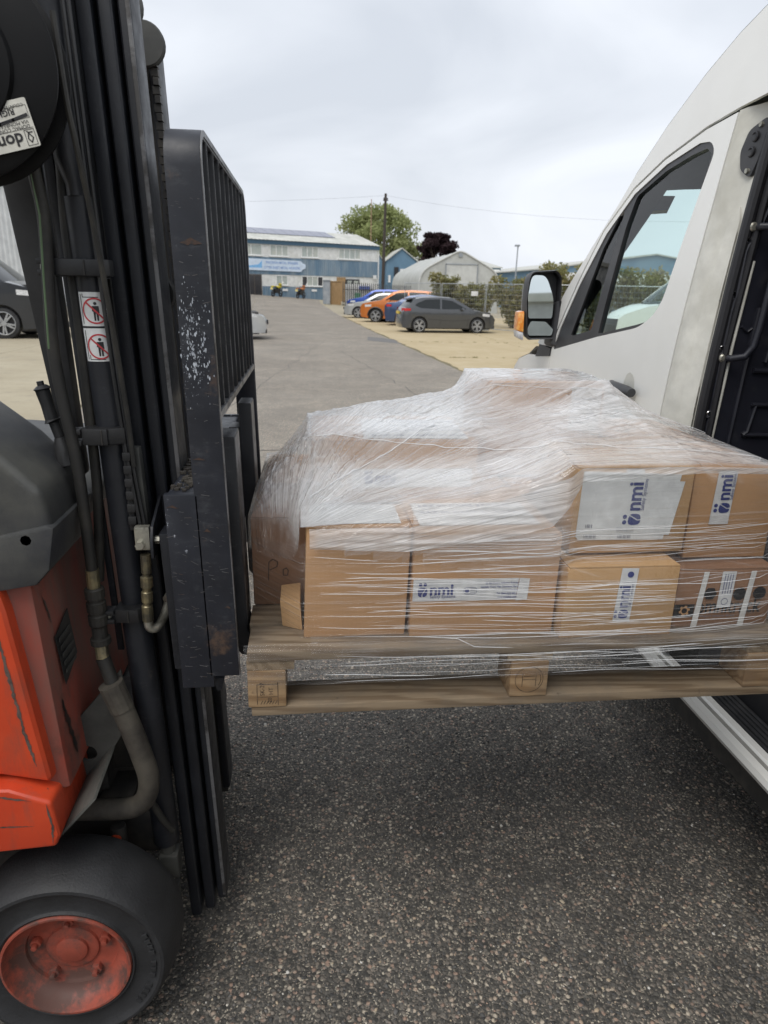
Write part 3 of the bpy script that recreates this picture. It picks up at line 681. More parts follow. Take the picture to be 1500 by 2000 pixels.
def m_red():
    t = NT('worn_orange_red_paint'); o = t.obj()
    col = t.mix(t.ramp(t.noise(o, 3, 6, 0.6), [(0.3, 0.0), (0.7, 1.0)]), (0.52, 0.050, 0.018), (0.66, 0.088, 0.030))
    dirt = t.ramp(t.noise(t.map(o, (5, 5, 1.3)), 2.3, 7, 0.68), [(0.50, 0.0), (0.70, 0.75)]); col = t.mix(dirt, col, (0.20, 0.075, 0.052))
    ch = t.ramp(t.noise(o, 26, 9, 0.75), [(0.67, 0.0), (0.70, 1.0)]); col = t.mix(ch, col, (0.085, 0.058, 0.046))
    return t.done(t.bsdf(col, t.n('ShaderNodeMapRange', {'Value': dirt, 'To Min': 0.32, 'To Max': 0.6}).outputs[0], 0, t.bump(t.noise(o, 60, 4), 0.08, 0.002), 0.5))
M['red'] = m_red()
def m_dullred():
    t = NT('dirty_red_bulkhead'); o = t.obj()
    k = t.ramp(t.noise(t.map(o, (3, 3, 0.7)), 3.2, 7, 0.66), [(0.36, 0.0), (0.62, 1.0)])
    col = t.mix(k, (0.36, 0.072, 0.048), (0.20, 0.105, 0.085)); k2 = t.ramp(t.noise(o, 6, 7, 0.7), [(0.56, 0.0), (0.72, 0.9)])
    col = t.mix(k2, col, (0.085, 0.062, 0.052))
    return t.done(t.bsdf(col, 0.5, 0, None, 0.45))
M['dullred'] = m_dullred()
M['rim'] = m_steel('rusty_red_rim', (0.33, 0.072, 0.045), (0.36, 0.18, 0.14), (0.075, 0.05, 0.042), (0.60, 0.8), (0.45, 0.58), 0.5)
M['dec_white'] = mk('decal_white', (0.74, 0.76, 0.76), (0.60, 0.61, 0.60), 14, rough=0.4)
M['dec_red'] = mk('decal_red', (0.50, 0.045, 0.055), None, 14, rough=0.4)
M['ink'] = mk('black_ink', (0.018, 0.018, 0.02), None, 10, rough=0.5)

FK = empty('forklift', (-0.9, 1.78, 0), 'orange red forklift with black mast holding the wrapped pallet', 'forklift')
KT = 0.036
def mx_(x, z): return x-(z-0.9)*KT
def MS(x, y, z): return (mx_(x, z), y, z)
def mbox(mb, x0, x1, y0, y1, z0, z1):
    return mb.hexa([MS(x0, y0, z0), MS(x1, y0, z0), MS(x1, y1, z0), MS(x0, y1, z0), MS(x0, y0, z1), MS(x1, y0, z1), MS(x1, y1, z1), MS(x0, y1, z1)])
MTOP = 2.24
for side in (0, 1):
    fy = (lambda y: y) if side == 0 else (lambda y: 3.55-y)
    def rail(x0, x1, ya, yb, z0, z1, nm, mat):
        mb = MB(); a, b = sorted((fy(ya), fy(yb))); mbox(mb, x0, x1, a, b, z0, z1); return mb.build(nm, mat, FK, bevel=0.009, seg=3)
    sh_ = 0.0 if side == 0 else -0.036
    rail(-0.356+sh_, -0.328+sh_, 1.490, 1.500+0.085, 0.05, MTOP, 'mast_rail', M['mast'])
    rail(-0.320+sh_, -0.293+sh_, 1.500, 1.510+0.085, 0.06, MTOP-0.02, 'mast_rail', M['mast'])
    r3 = rail(-0.286+sh_, -0.262+sh_, 1.508, 1.520+0.085, 0.085, MTOP-0.03, 'mast_rail', M['mast'])
    if side == 0: mbox(MB(), -0.2710, -0.2630, 1.5060, 1.5105, 0.10, MTOP-0.04).build('worn_edge', M['worn_edge'], r3, bevel=0.0012)
    a, b = sorted((fy(1.56), fy(1.60)))
    mbox(MB(), -0.366+sh_, -0.270+sh_, a, b, 0.07, MTOP-0.04).build('mast_channel', M['grime'], FK)
    # lift cylinder with its stepped lower barrel
    cyy = fy(1.452)
    mb = MB(); mb.cyl(MS(-0.381, cyy, 0.99), MS(-0.381, cyy, 1.80), 0.0265, 28); mb.build('lift_cylinder', M['mast'], FK)
    mb = MB(); mb.cyl(MS(-0.381, cyy, 0.34), MS(-0.381, cyy, 0.985), 0.0305, 28); mb.build('cylinder_barrel', M['mast'], FK, bevel=0.004)
    mb = MB(); mb.tube([MS(-0.381, cyy, 1.80), MS(-0.381, cyy, 1.82), MS(-0.385, cyy, 1.86), MS(-0.385, cyy, 2.22)], [0.031, 0.031, 0.045, 0.045], 24, squash=0.6); mb.build('cylinder_head', M['mast'], FK)
    mb = MB(); mb.cyl(MS(-0.381, cyy, 0.30), MS(-0.381, cyy, 0.34), 0.018); mbox(mb, -0.40, -0.355, cyy-0.025, cyy+0.02, 0.245, 0.31); mb.build('cylinder_foot', M['stone_dust'], FK, bevel=0.003)
# cross ties between the two mast sides
for z0, z1, y0_, y1_ in ((2.10, 2.20, 1.6, 1.95), (0.20, 0.30, 1.6, 1.95), (1.0, 1.08, 1.6, 1.95)):
    mbox(MB(), -0.372, -0.355, y0_, y1_, z0, z1).build('cross_tie', M['mast'], FK, bevel=0.004)
for yy in (1.66, 1.89):
    MB().lathe([(0.0, -0.011), (0.045, -0.012), (0.048, -0.006), (0.040, 0), (0.048, 0.006), (0.045, 0.012), (0.0, 0.011)], MS(-0.315, yy, 2.17), 'y', 28).build('chain_pulley', M['stone_dust'], FK)
mbox(MB(), -0.452, -0.352, 1.505, 1.520, 1.66, 2.235).build('hose_cover', M['mast'], FK, bevel=0.004)
mbox(MB(), -0.418, -0.352, 1.525, 1.535, 0.55, 1.66).build('hose_cover', M['grime'], FK, bevel=0.004)
mb = MB()
for yy in (1.63, 1.90):
    for k in range(64):
        z = 0.98+k*0.0185; mbox(mb, -0.302-(0.004 if k % 2 else 0), -0.290, yy-(0.010 if k % 2 else 0.014), yy+(0.010 if k % 2 else 0.014), z, z+0.016)
o = mb.build('lift_chain', M['grime'], FK, smooth=False); o['kind'] = 'stuff'
mb = MB(); mb.lathe([(0.012, -0.014), (0.040, -0.014), (0.043, -0.008), (0.036, 0.0), (0.043, 0.008), (0.040, 0.014), (0.012, 0.014)], MS(-0.298, 1.63, 1.63), 'y', 30); mb.build('hose_pulley', M['rubber'], FK)

# carriage, backrest and forks
KT = 0.024
for z0, z1 in ((1.165, 1.262), (0.846, 0.935)):
    mb = MB(); mbox(mb, -0.268, -0.206, 1.345, 2.215, z0, z1); mb.build('carriage_bar', M['carriage'], FK, bevel=0.006)
for ya, yb in ((1.325, 1.343), (2.217, 2.235)):
    mb = MB(); mbox(mb, -0.270, -0.2045, ya, yb, 0.842, 1.266); mb.build('carriage_side_plate', M['carriage'], FK, bevel=0.003)
for ya in (1.42, 2.0):
    mb = MB(); mbox(mb, -0.256, -0.212, ya, ya+0.02, 0.935, 1.165); mb.build('carriage_web', M['carriage'], FK)
mb = MB(); mb.prism([(-0.215, 0.842), (-0.188, 0.842), (-0.195, 0.815), (-0.205, 0.81)], 'y', 1.36, 1.40, MS); mb.build('fork_hook', M['carriage'], FK, bevel=0.002)
mb = MB(); rr = random.Random(2)                           # dirt lying on the carriage bar
for k in range(150):
    s = rr.uniform(0.002, 0.006); mb.box(*(lambda x, y, z: (x-s, x+s, y-s, y+s, z-s*.3, z+s*.8))(mx_(rr.uniform(-0.264, -0.21), 1.26), rr.uniform(1.36, 1.75), 1.264))
o = mb.build('dirt_crumbs', M['dusty_rubber'], FK, smooth=False); o['kind'] = 'stuff'
# bent flat bar round the backrest
path = [(1.325, 0.868)]+[(1.325, z) for z in (1.1, 1.4, 1.7)]+[(1.325+0.065*(1-math.cos(a)), 1.842+0.065*math.sin(a)) for a in [k*PI/2/7 for k in range(8)]]
path += [(y, 1.907) for y in (1.6, 1.9)]+[(2.170+0.065*math.sin(a), 1.842+0.065*math.cos(a)) for a in [k*PI/2/7 for k in range(8)]]+[(2.235, 1.4), (2.235, 0.99)]
def flatbar(path, x0, x1, th):
    mb = MB(); n = len(path)
    for i, (y, z) in enumerate(path):
        a = path[max(i-1, 0)]; b = path[min(i+1, n-1)]; d = Vector((b[0]-a[0], b[1]-a[1])).normalized(); nn = Vector((-d.y, d.x))*th
        for (x, s) in ((x0, 0), (x1, 0), (x1, 1), (x0, 1)): mb.v.append(MS(x, y-nn.x*s, z-nn.y*s))
    mb.f = [(i*4+k, i*4+(k+1) % 4, (i+1)*4+(k+1) % 4, (i+1)*4+k) for i in range(n-1) for k in range(4)]+[(0, 1, 2, 3), ((n-1)*4, (n-1)*4+1, (n-1)*4+2, (n-1)*4+3)]
    return mb
bk = flatbar(path, -0.212, -0.1515, 0.014).build('backrest_frame', M['carriage'], FK, bevel=0.002)
flatbar([(p[0]+0.0005, p[1]) for p in path], -0.1514, -0.1495, 0.010).build('worn_edge', M['worn_edge'], bk)
bar_y = [1.425+0.0925*k for k in range(9)]
for y in bar_y:
    mb = MB(); mbox(mb, -0.196, -0.153, y-0.0045, y+0.0045, 1.425, 1.893); b_ = mb.build('backrest_bar', M['forkm'], FK, bevel=0.001)
    mb = MB(); mbox(mb, -0.1529, -0.1515, y-0.0014, y+0.0014, 1.426, 1.892); mb.build('worn_edge', M['worn_edge'], b_)
mb = MB(); mbox(mb, -0.200, -0.1525, 1.339, 2.221, 1.408, 1.4245); b_ = mb.build('backrest_rail', M['forkm'], FK, bevel=0.002)
mb = MB(); mbox(mb, -0.1522, -0.1505, 1.340, 2.220, 1.410, 1.423); mb.build('worn_edge', M['worn_edge'], b_)
FORKS = ((1.455, 1.555), (1.905, 2.005))
for ya, yb in FORKS:
    prof = [(-0.176, 1.352), (-0.142, 1.352), (-0.142, 0.905), (-0.130, 0.886), (0.30, 0.884), (0.93, 0.876), (0.93, 0.866), (0.30, 0.842), (-0.130, 0.838), (-0.160, 0.846), (-0.176, 0.87)]
    mb = MB(); n = len(prof)
    vs_ = [(MS(x, y, z) if x < -0.12 else (x, y, z)) for y in (ya, yb) for (x, z) in prof]
    mb.add(vs_, [tuple(range(n)), tuple(range(2*n-1, n-1, -1))]+[(i, i+n, (i+1) % n+n, (i+1) % n) for i in range(n)])
    f = mb.build('fork', M['forkm'], FK, bevel=0.003)
    mb = MB(); mbox(mb, -0.1418, -0.1412, ya+0.004, yb-0.004, 0.915, 1.348); mb.build('worn_face', M['worn_edge'], f)
    mb = MB(); mbox(mb, -0.206, -0.177, ya+0.01, yb-0.01, 1.20, 1.285); mb.build('fork_latch', M['forkm'], f, bevel=0.004)

# hoses, clamps and pipework on the near side of the mast
KT = 0.036
def hose(pts, r, mat, nm='hose', seg=12, sub=4):
    P_ = [Vector(p) for p in pts]; q = []
    for i in range(len(P_)-1):
        p0, p1, p2, p3 = P_[max(i-1, 0)], P_[i], P_[i+1], P_[min(i+2, len(P_)-1)]
        for k in range(sub):
            t_ = k/sub; q.append(0.5*((2*p1)+(-p0+p2)*t_+(2*p0-5*p1+4*p2-p3)*t_*t_+(-p0+3*p1-3*p2+p3)*t_**3))
    q.append(P_[-1]); return MB().tube(q, r, seg).build(nm, mat, FK)
h1 = hose([(-0.472, 1.41, 2.05), (-0.471, 1.40, 1.862), (-0.462, 1.40, 1.763), (-0.468, 1.40, 1.642), (-0.473, 1.40, 1.532), (-0.465, 1.40, 1.417), (-0.454, 1.40, 1.316), (-0.451, 1.40, 1.21), (-0.449, 1.40, 1.075)], 0.0115, M['rubber'])
MB().tube([(-0.474, 1.390, 2.02), (-0.474, 1.390, 1.862), (-0.465, 1.390, 1.763), (-0.471, 1.390, 1.66), (-0.477, 1.390, 1.532)], 0.0022, 5).build('green_stripe', mk('green_stripe', (0.10, 0.16, 0.08), None, 5, rough=0.6), h1)
hose([(-0.437, 1.45, 2.05), (-0.437, 1.45, 1.871), (-0.441, 1.45, 1.742), (-0.437, 1.45, 1.606), (-0.435, 1.45, 1.49), (-0.435, 1.45, 1.357), (-0.436, 1.45, 1.238), (-0.446, 1.45, 1.102), (-0.452, 1.45, 1.04)], 0.0105, M['rubber'])
for dx, r in ((0.0, 0.004), (0.009, 0.0035)):
    hose([MS(-0.356+dx, 1.428, 2.2), MS(-0.356+dx, 1.424, 1.8), MS(-0.352+dx, 1.424, 1.4), MS(-0.338+dx, 1.42, 1.16)], r, M['black_plastic'], 'control_cable', 7)
mb = MB(); mbox(mb, -0.436, -0.422, 1.468, 1.476, 0.86, 2.2); mb.build('flat_bar', M['mast'], FK, bevel=0.002)
mb = MB(); mbox(mb, -0.417, -0.409, 1.478, 1.486, 0.60, 2.2); mb.build('flat_bar', M['grime'], FK, bevel=0.002)
for (x0, x1, z0, z1, yf) in ((-0.486, -0.362, 1.662, 1.692, 1.402), (-0.464, -0.362, 1.345, 1.378, 1.402), (-0.436, -0.345, 0.960, 0.990, 1.398)):
    mb = MB(); xa = x0+0.022
    mb.prism([(xa, yf+0.004), (xa+0.05, yf), (x1-0.03, yf+0.006), (x1, yf+0.018), (x1, yf+0.05), (xa, yf+0.05)], 'z', z0, z1)
    c = mb.build('hose_clamp', M['black_plastic'], FK, bevel=0.004)
    mb = MB(); mb.box(x0, xa, yf-0.002, yf+0.03, z1-0.011, z1); mb.box(x0, xa, yf-0.002, yf+0.03, z0, z0+0.010); mb.build('clamp_jaw', M['black_plastic'], c, bevel=0.003)
    MB().cyl((x0+0.008, yf+0.012, z0+0.008), (x0+0.008, yf+0.012, z1-0.008), 0.005, 10).build('bolt', M['zinc'], c)
    MB().box(x1-0.042, x1-0.040, yf-0.001, yf+0.02, z0+0.002, z1-0.002).build('clamp_split', M['grime'], c)
# couplings on the big hose and its dusty sleeve
def rings(axis_pts, rs, mat, nm):
    return MB().tube(axis_pts, rs, 14).build(nm, mat, FK, angle=25)
rings([(-0.449, 1.40, 1.085), (-0.449, 1.40, 1.045)], [0.0135, 0.0135], M['brass'], 'hose_ferrule')
zz = [1.045, 1.042, 1.022, 1.020, 1.014, 1.012, 0.992, 0.990, 0.984, 0.982, 0.962, 0.955, 0.93, 0.928, 0.915, 0.912]; rs = [0.017, 0.020, 0.020, 0.017, 0.017, 0.020, 0.020, 0.017, 0.017, 0.020, 0.020, 0.016, 0.016, 0.021, 0.021, 0.014]
rings([(-0.449+0.002*i/15, 1.40, z) for i, z in enumerate(zz)], rs, M['rubber'], 'hose_coupling')
rings([(-0.446, 1.395, 0.912), (-0.444, 1.39, 0.885)], [0.0135, 0.0135], M['brass'], 'hose_ferrule')
hose([(-0.444, 1.39, 0.885), (-0.433, 1.385, 0.847), (-0.423, 1.38, 0.815), (-0.405, 1.38, 0.76)], 0.0150, M['rubber'])
hose([(-0.424, 1.375, 0.816), (-0.402, 1.372, 0.743), (-0.379, 1.372, 0.649), (-0.369, 1.374, 0.585), (-0.382, 1.378, 0.528), (-0.418, 1.382, 0.500), (-0.50, 1.39, 0.494), (-0.62, 1.40, 0.494)], 0.0235, M['dusty_rubber'], 'hose_sleeve', 16, 5)
rings([(-0.4285, 1.372, 0.832), (-0.410, 1.372, 0.770)], [0.0265, 0.0255], M['dusty_rubber'], 'sleeve_cuff')
hose([(-0.375, 1.385, 0.520), (-0.35, 1.40, 0.44), (-0.335, 1.41, 0.405)], 0.008, M['rubber'], 'steel_pipe')
# pipe fittings beside the carriage
mb = MB(); mb.box(-0.356, -0.326, 1.392, 1.412, 1.128, 1.178); mb.build('pipe_block', M['zinc'], FK, bevel=0.003)
mb = MB(); mb.prism([(1.385, 1.112), (1.385, 1.150), (1.40, 1.176), (1.52, 1.225), (1.52, 1.14), (1.42, 1.112)], 'x', -0.3245, -0.3185); br = mb.build('pipe_bracket', M['mast'], FK, bevel=0.0015)
MB().cyl((-0.345, 1.392, 1.142), (-0.345, 1.380, 1.142), 0.009, 6).build('bolt', M['zinc'], br); MB().cyl((-0.3185, 1.41, 1.145), (-0.309, 1.41, 1.145), 0.009, 6).build('bolt', M['zinc'], br)
zz = [1.118, 1.078, 1.076, 1.070, 1.068, 1.046, 1.044, 1.036, 1.034, 1.012, 1.010, 1.004, 1.002, 0.968]; rs = [0.0105, 0.0105, 0.008, 0.008, 0.0125, 0.0125, 0.009, 0.009, 0.0115, 0.0115, 0.009, 0.009, 0.0115, 0.0115]
rings([(-0.338-0.006*i/13, 1.395, z) for i, z in enumerate(zz)], rs, M['brass'], 'pipe_coupling')
hose([(-0.344, 1.395, 0.972), (-0.342, 1.395, 0.952), (-0.330, 1.405, 0.946), (-0.318, 1.44, 0.96), (-0.312, 1.50, 0.99)], 0.010, M['zinc'], 'pipe_elbow')
hose([(-0.312, 1.44, 0.995), (-0.300, 1.50, 1.01), (-0.290, 1.56, 1.02)], 0.009, M['zinc'], 'pipe_elbow')
mb = MB()
for k in range(6):
    z = 1.175+k*0.027; mb.box(-0.372, -0.356, 1.418, 1.432, z, z+0.017)
mb.box(-0.372, -0.360, 1.426, 1.436, 1.16, 1.35); mb.build('cable_track', M['black_plastic'], FK, bevel=0.002)
mb = MB(); mbox(mb, -0.341, -0.325, 1.43, 1.455, 1.17, 1.335); mb.build('guide_block', M['stone_dust'], FK, bevel=0.003)
mb = MB(); mbox(mb, -0.300, -0.276, 1.40, 1.46, 0.845, 1.16); mb.build('side_plate', M['mast'], FK, bevel=0.003)
mb = MB(); mbox(mb, -0.276, -0.262, 1.395, 1.44, 0.90, 0.955); mb.build('stop_block', M['mast'], FK, bevel=0.003)

# hose reel with its sticker
rc = (-0.545, 1.285, 1.965); NR = 56
M['reel'] = mk('gloss_black_reel', (0.004, 0.004, 0.0045), (0.010, 0.010, 0.010), 5, rough=0.45, spec=0.22)
RL = MB().lathe([(0.0, -0.030), (0.058, -0.030), (0.066, -0.024), (0.070, -0.014), (0.100, -0.010), (0.104, -0.003), (0.160, 0.0), (0.166, 0.003), (0.166, 0.006), (0.160, 0.008), (0.150, 0.010), (0.150, 0.052), (0.160, 0.054), (0.168, 0.057), (0.168, 0.061), (0.160, 0.064), (0.0, 0.066)], rc, 'y', NR).build('hose_reel', M['reel'], FK, angle=30)
hose([(-0.385, 1.315, 2.05), (-0.379, 1.318, 1.93), (-0.372, 1.33, 1.85), (-0.365, 1.37, 1.70), (-0.355, 1.41, 1.45), (-0.350, 1.42, 1.30)], 0.0050, M['rubber'], 'reel_hose', 8)
a_ = math.radians(14)
def stick(u, v, d=0.0): return (rc[0]+0.122+u*math.cos(a_)+v*math.sin(a_), rc[1]-0.0065-d, rc[2]-0.056-u*math.sin(a_)*-1+v*math.cos(a_)*1)
# the sticker is upside down on the wheel
def st(u, v, d=0.0):
    c, s = math.cos(a_), math.sin(a_); return (rc[0]+0.0735+u*c-v*s, rc[1]-0.0068-d, rc[2]-0.090+u*s+v*c)
pl = rounded([(-0.062, -0.033), (0.052, -0.033), (0.052, 0.036), (0.018, 0.036), (-0.02, 0.026), (-0.062, 0.008)], 0.003, 3)
sk = MB().add([st(*p) for p in pl]+[st(p[0], p[1], -0.0006) for p in pl], [tuple(range(len(pl)))]+[(i, i+len(pl), (i+1) % len(pl)+len(pl), (i+1) % len(pl)) for i in range(len(pl))]).build('sticker', mk('sticker_cream', (0.60, 0.59, 0.53), None, 20, rough=0.5), RL)
flip = lambda u0_, v0: (lambda u, v: st(u0_-u, v0-v, 0.0006))
textobj('domac', 0.026, flip(0.030, -0.010), M['ink'], RL, bold=0.0006)
textobj('DOMAC CONNETTORI', 0.0075, flip(0.046, -0.001), M['ink'], RL); textobj('VIA MONREALE 706 ITALY', 0.0075, flip(0.046, 0.0055), M['ink'], RL)
textobj('RIGHT', 0.012, flip(0.030, 0.024), M['ink'], RL, bold=0.0003); textobj('COUNTER CLOCKWISE', 0.0065, flip(0.046, 0.029), M['ink'], RL)
def line2(pts, w, map_, mat, parent, name):
    mb = MB()
    for a, b in zip(pts, pts[1:]):
        d = Vector((b[0]-a[0], b[1]-a[1])); 
        if d.length < 1e-9: continue
        n_ = Vector((-d.y, d.x)).normalized()*w/2; d = d.normalized()*w*0.3
        mb.add([map_(a[0]-d.x+n_.x, a[1]-d.y+n_.y), map_(b[0]+d.x+n_.x, b[1]+d.y+n_.y), map_(b[0]+d.x-n_.x, b[1]+d.y-n_.y), map_(a[0]-d.x-n_.x, a[1]-d.y-n_.y)], [(0, 1, 2, 3)])
    return mb.build(name, mat, parent, smooth=False)
sm = lambda u, v: st(u, v, 0.0006)
line2([(0.046-0.05*math.sin(k*0.2)*1.0-0.012*k, 0.012-0.006*math.sin(k/6*PI)) for k in range(5)], 0.005, sm, M['ink'], RL, 'arrow_mark')
line2([(-0.06, 0.008), (0.050, 0.008)], 0.0006, sm, M['ink'], RL, 'ruled_line'); line2([(-0.06, -0.006), (0.050, -0.006)], 0.0006, sm, M['ink'], RL, 'ruled_line'); line2([(0.034, -0.008), (0.049, -0.008), (0.049, -0.030), (0.034, -0.030), (0.034, -0.008)], 0.0008, sm, M['ink'], RL, 'ruled_line'); line2([(-0.04, 0.026), (0.049, 0.026), (0.049, 0.008)], 0.0006, sm, M['ink'], RL, 'ruled_line')
line2([(0.046, -0.012), (0.040, -0.012), (0.037, -0.02), (0.041, -0.026), (0.045, -0.02), (0.038, -0.01)], 0.0016, sm, M['ink'], RL, 'emblem')

# warning decals wrapped round the lift cylinder
CX, CYY, CR = -0.381, 1.452, 0.0269
def wrap(u, v, d=0.0):                         # u across (m, 0 at the middle of the visible face), v height
    a = -PI/2+0.10+u/CR; return MS(CX+(CR+d)*math.cos(a), CYY+(CR+d)*math.sin(a), v)
def poly_wrap(pts, d, mat, parent, name, step=0.005):
    mb = MB(); panel(mb, pts, lambda u, v, w: wrap(u, v, d), (), step); return mb.build(name, mat, parent, normals=True)
for k, z0 in enumerate((1.572, 1.506)):
    hgt = 0.062; dc = poly_wrap([(-0.024, z0), (0.030, z0), (0.030, z0+hgt), (-0.024, z0+hgt)], 0.0004, M['dec_white'], FK, 'warning_decal')
    c = (0.006, z0+0.028); mb = MB(); n = 40
    for i in range(n):
        a, b = 2*PI*i/n, 2*PI*(i+1)/n
        mb.add([wrap(c[0]+r*math.cos(q), c[1]+r*math.sin(q)*1.05, 0.0010) for r, q in ((0.0200, a), (0.0200, b), (0.0228, b), (0.0228, a))], [(0, 1, 2, 3)])
    for i in range(10):
        q0, q1 = -0.021+0.042*i/10, -0.021+0.042*(i+1)/10; m_ = 0.71
        mb.add([wrap(c[0]+q*m_+e, c[1]-q*m_*1.05+e, 0.0010) for q, e in ((q0, -0.0011), (q1, -0.0011), (q1, 0.0011), (q0, 0.0011))], [(0, 1, 2, 3)])
    mb.build('prohibition_ring', M['dec_red'], dc)
    fx, fz = c[0]+0.001, c[1]
    poly_wrap(ring2((fx, fz+0.0135), 0.0030, 14), 0.0008, M['ink'], dc, 'figure_mark')
    for pts in ([(fx-0.006, fz+0.009), (fx+0.006, fz+0.009), (fx+0.0065, fz-0.004), (fx+0.0045, fz-0.004), (fx+0.004, fz-0.018), (fx+0.0008, fz-0.018), (fx+0.0005, fz-0.005), (fx-0.0005, fz-0.005), (fx-0.001, fz-0.018), (fx-0.004, fz-0.018), (fx-0.0045, fz-0.001), (fx-0.0065, fz-0.001)],
                [(-0.0195, z0+0.004), (-0.0178, z0+0.004), (-0.0178, z0+0.058), (-0.0195, z0+0.058)],
                ([(-0.015, z0+0.052), (0.014, z0+0.052), (0.014, z0+0.0535), (-0.0135, z0+0.0535), (-0.0135, z0+0.059), (-0.015, z0+0.059)] if k == 0 else [(-0.015, z0+0.003), (0.014, z0+0.003), (0.014, z0+0.0045), (-0.0135, z0+0.0045), (-0.0135, z0+0.012), (-0.015, z0+0.012)])):
        poly_wrap(pts, 0.0007, M['ink'], dc, 'figure_mark')

# chassis
def fk(name, mat, mb, bevel=0.0, seg=2, parent=None): return mb.build(name, mat, parent or FK, bevel=bevel, seg=seg)
side_poly = [(-2.05, 0.70), (-0.622, 0.70), (-0.527, 0.676), (-0.540, 0.80), (-0.552, 0.92), (-0.560, 1.00), (-0.566, 1.06), (-0.580, 1.135), (-2.05, 1.135)]
fk('chassis_body', M['red'], MB().prism(side_poly, 'y', 1.252, 2.308), 0.016, 3)
fend = [(-1.02, 0.36), (-0.96, 0.47), (-0.86, 0.525), (-0.66, 0.537), (-0.525, 0.545), (-0.514, 0.575), (-0.522, 0.655), (-0.60, 0.690), (-1.08, 0.705)]
for ya, yb in ((1.222, 1.44), (2.12, 2.338)): fk('wheel_arch', M['red'], MB().prism(fend, 'y', ya, yb), 0.010, 3)
fk('front_bulkhead', M['dullred'], MB().hexa([(-0.575, 1.275, 0.64), (-0.505, 1.285, 0.64), (-0.505, 2.275, 0.64), (-0.575, 2.285, 0.64), (-0.60, 1.275, 1.14), (-0.535, 1.30, 1.14), (-0.535, 2.26, 1.14), (-0.60, 2.285, 1.14)]), 0.008)
fk('machinery', M['grime'], MB().box(-1.0, -0.48, 1.45, 2.10, 0.14, 0.62), 0.02)
fk('axle', M['grime'], MB().cyl((-0.54, 1.32, 0.24), (-0.54, 2.24, 0.24), 0.07, 20))
fk('tilt_pivot', M['stone_dust'], MB().box(-0.47, -0.36, 1.42, 1.50, 0.11, 0.16).box(-0.40, -0.34, 1.42, 1.47, 0.16, 0.20).box(-0.43, -0.40, 1.405, 1.43, 0.26, 0.33), 0.006)
fk('valve_block', M['grime'], MB().box(-0.50, -0.42, 1.42, 1.52, 0.44, 0.50).cyl((-0.46, 1.41, 0.43), (-0.46, 1.41, 0.36), 0.018).box(-0.47, -0.37, 1.46, 1.60, 0.30, 0.42).box(-0.50, -0.38, 1.50, 1.7, 0.52, 0.66), 0.006)
fk('red_grease_cap', M['red'], MB().cyl((-0.462, 1.392, 0.405), (-0.462, 1.412, 0.405), 0.012, 12))
mb = MB(); panel(mb, [(-0.548, 0.690), (-0.415, 0.845), (-0.405, 0.72), (-0.475, 0.60), (-0.520, 0.55)], lambda u, v, w: (u, 1.405+w, v), [ring2((-0.505, 0.635), 0.020, 18)], 0.02, 0.008); fk('gusset_plate', M['stone_dust'], mb, 0.0015)
mb = MB(); mb.hexa([(-0.525, 1.245, 0.548), (-0.450, 1.262, 0.625), (-0.445, 1.42, 0.650), (-0.525, 1.42, 0.555), (-0.529, 1.245, 0.552), (-0.454, 1.262, 0.629), (-0.449, 1.42, 0.654), (-0.529, 1.42, 0.559)]); fk('mud_flap', M['stone_dust'], mb)
np_ = MB().hexa([(-0.5300, 1.345, 0.850), (-0.5290, 1.345, 0.850), (-0.5290, 1.43, 0.880), (-0.5300, 1.43, 0.880), (-0.5400, 1.345, 0.960), (-0.5385, 1.345, 0.960), (-0.5385, 1.43, 0.985), (-0.5400, 1.43, 0.985)])
for i in range(8): np_.v[i] = (np_.v[i][0]+0.020, np_.v[i][1], np_.v[i][2])
pl_ = fk('rating_plate', M['black_plastic'], np_)
mb = MB()
for k in range(5):
    z = 0.872+k*0.018; mb.hexa([(-0.5075-(z-0.85)*0.09+e, y, zz_) for zz_ in (z, z+0.008) for (e, y) in ((0, 1.355), (0.0014, 1.355), (0.0014, 1.42), (0, 1.42))])
fk('plate_print', M['stone_dust'], mb, parent=pl_)
cw = [(-0.62, 1.100), (-0.512, 1.118), (-0.486, 1.145), (-0.470, 1.225), (-0.482, 1.290), (-0.545, 1.360), (-0.66, 1.455), (-0.90, 1.50), (-1.02, 1.50), (-1.02, 1.105)]
fk('dash_cowl', M['cowl'], MB().prism(cw, 'y', 1.268, 1.500), 0.022, 4)
fk('cowl_lip', M['cowl'], MB().prism([(-0.62, 1.092), (-0.508, 1.110), (-0.481, 1.140), (-0.464, 1.222), (-0.476, 1.228), (-0.60, 1.20)], 'y', 1.262, 1.506), 0.006, 2)
fk('far_cowl', M['cowl'], MB().prism([(-0.62, 1.10), (-0.52, 1.12), (-0.50, 1.18), (-0.56, 1.22), (-1.02, 1.25), (-1.02, 1.10)], 'y', 1.510, 2.292), 0.02, 3)
mb = MB(); mb.cyl((-0.515, 1.2675, 1.20), (-0.515, 1.262, 1.20), 0.010, 8); fk('cowl_screw', M['zinc'], mb)
mb = MB(); mb.tube([(-0.486, 1.44, 1.30), (-0.490, 1.44, 1.335), (-0.494, 1.44, 1.355)], [0.022, 0.017, 0.011], 10); mb.tube([(-0.494, 1.44, 1.355), (-0.502, 1.44, 1.385), (-0.503, 1.44, 1.389), (-0.505, 1.44, 1.392), (-0.510, 1.44, 1.42), (-0.516, 1.44, 1.449), (-0.516, 1.44, 1.452), (-0.5175, 1.44, 1.458)], [0.010, 0.010, 0.018, 0.013, 0.0125, 0.014, 0.017, 0.009], 12); mb.cyl((-0.5175, 1.44, 1.456), (-0.519, 1.44, 1.466), 0.007, 8)
fk('control_lever', M['black_plastic'], mb)
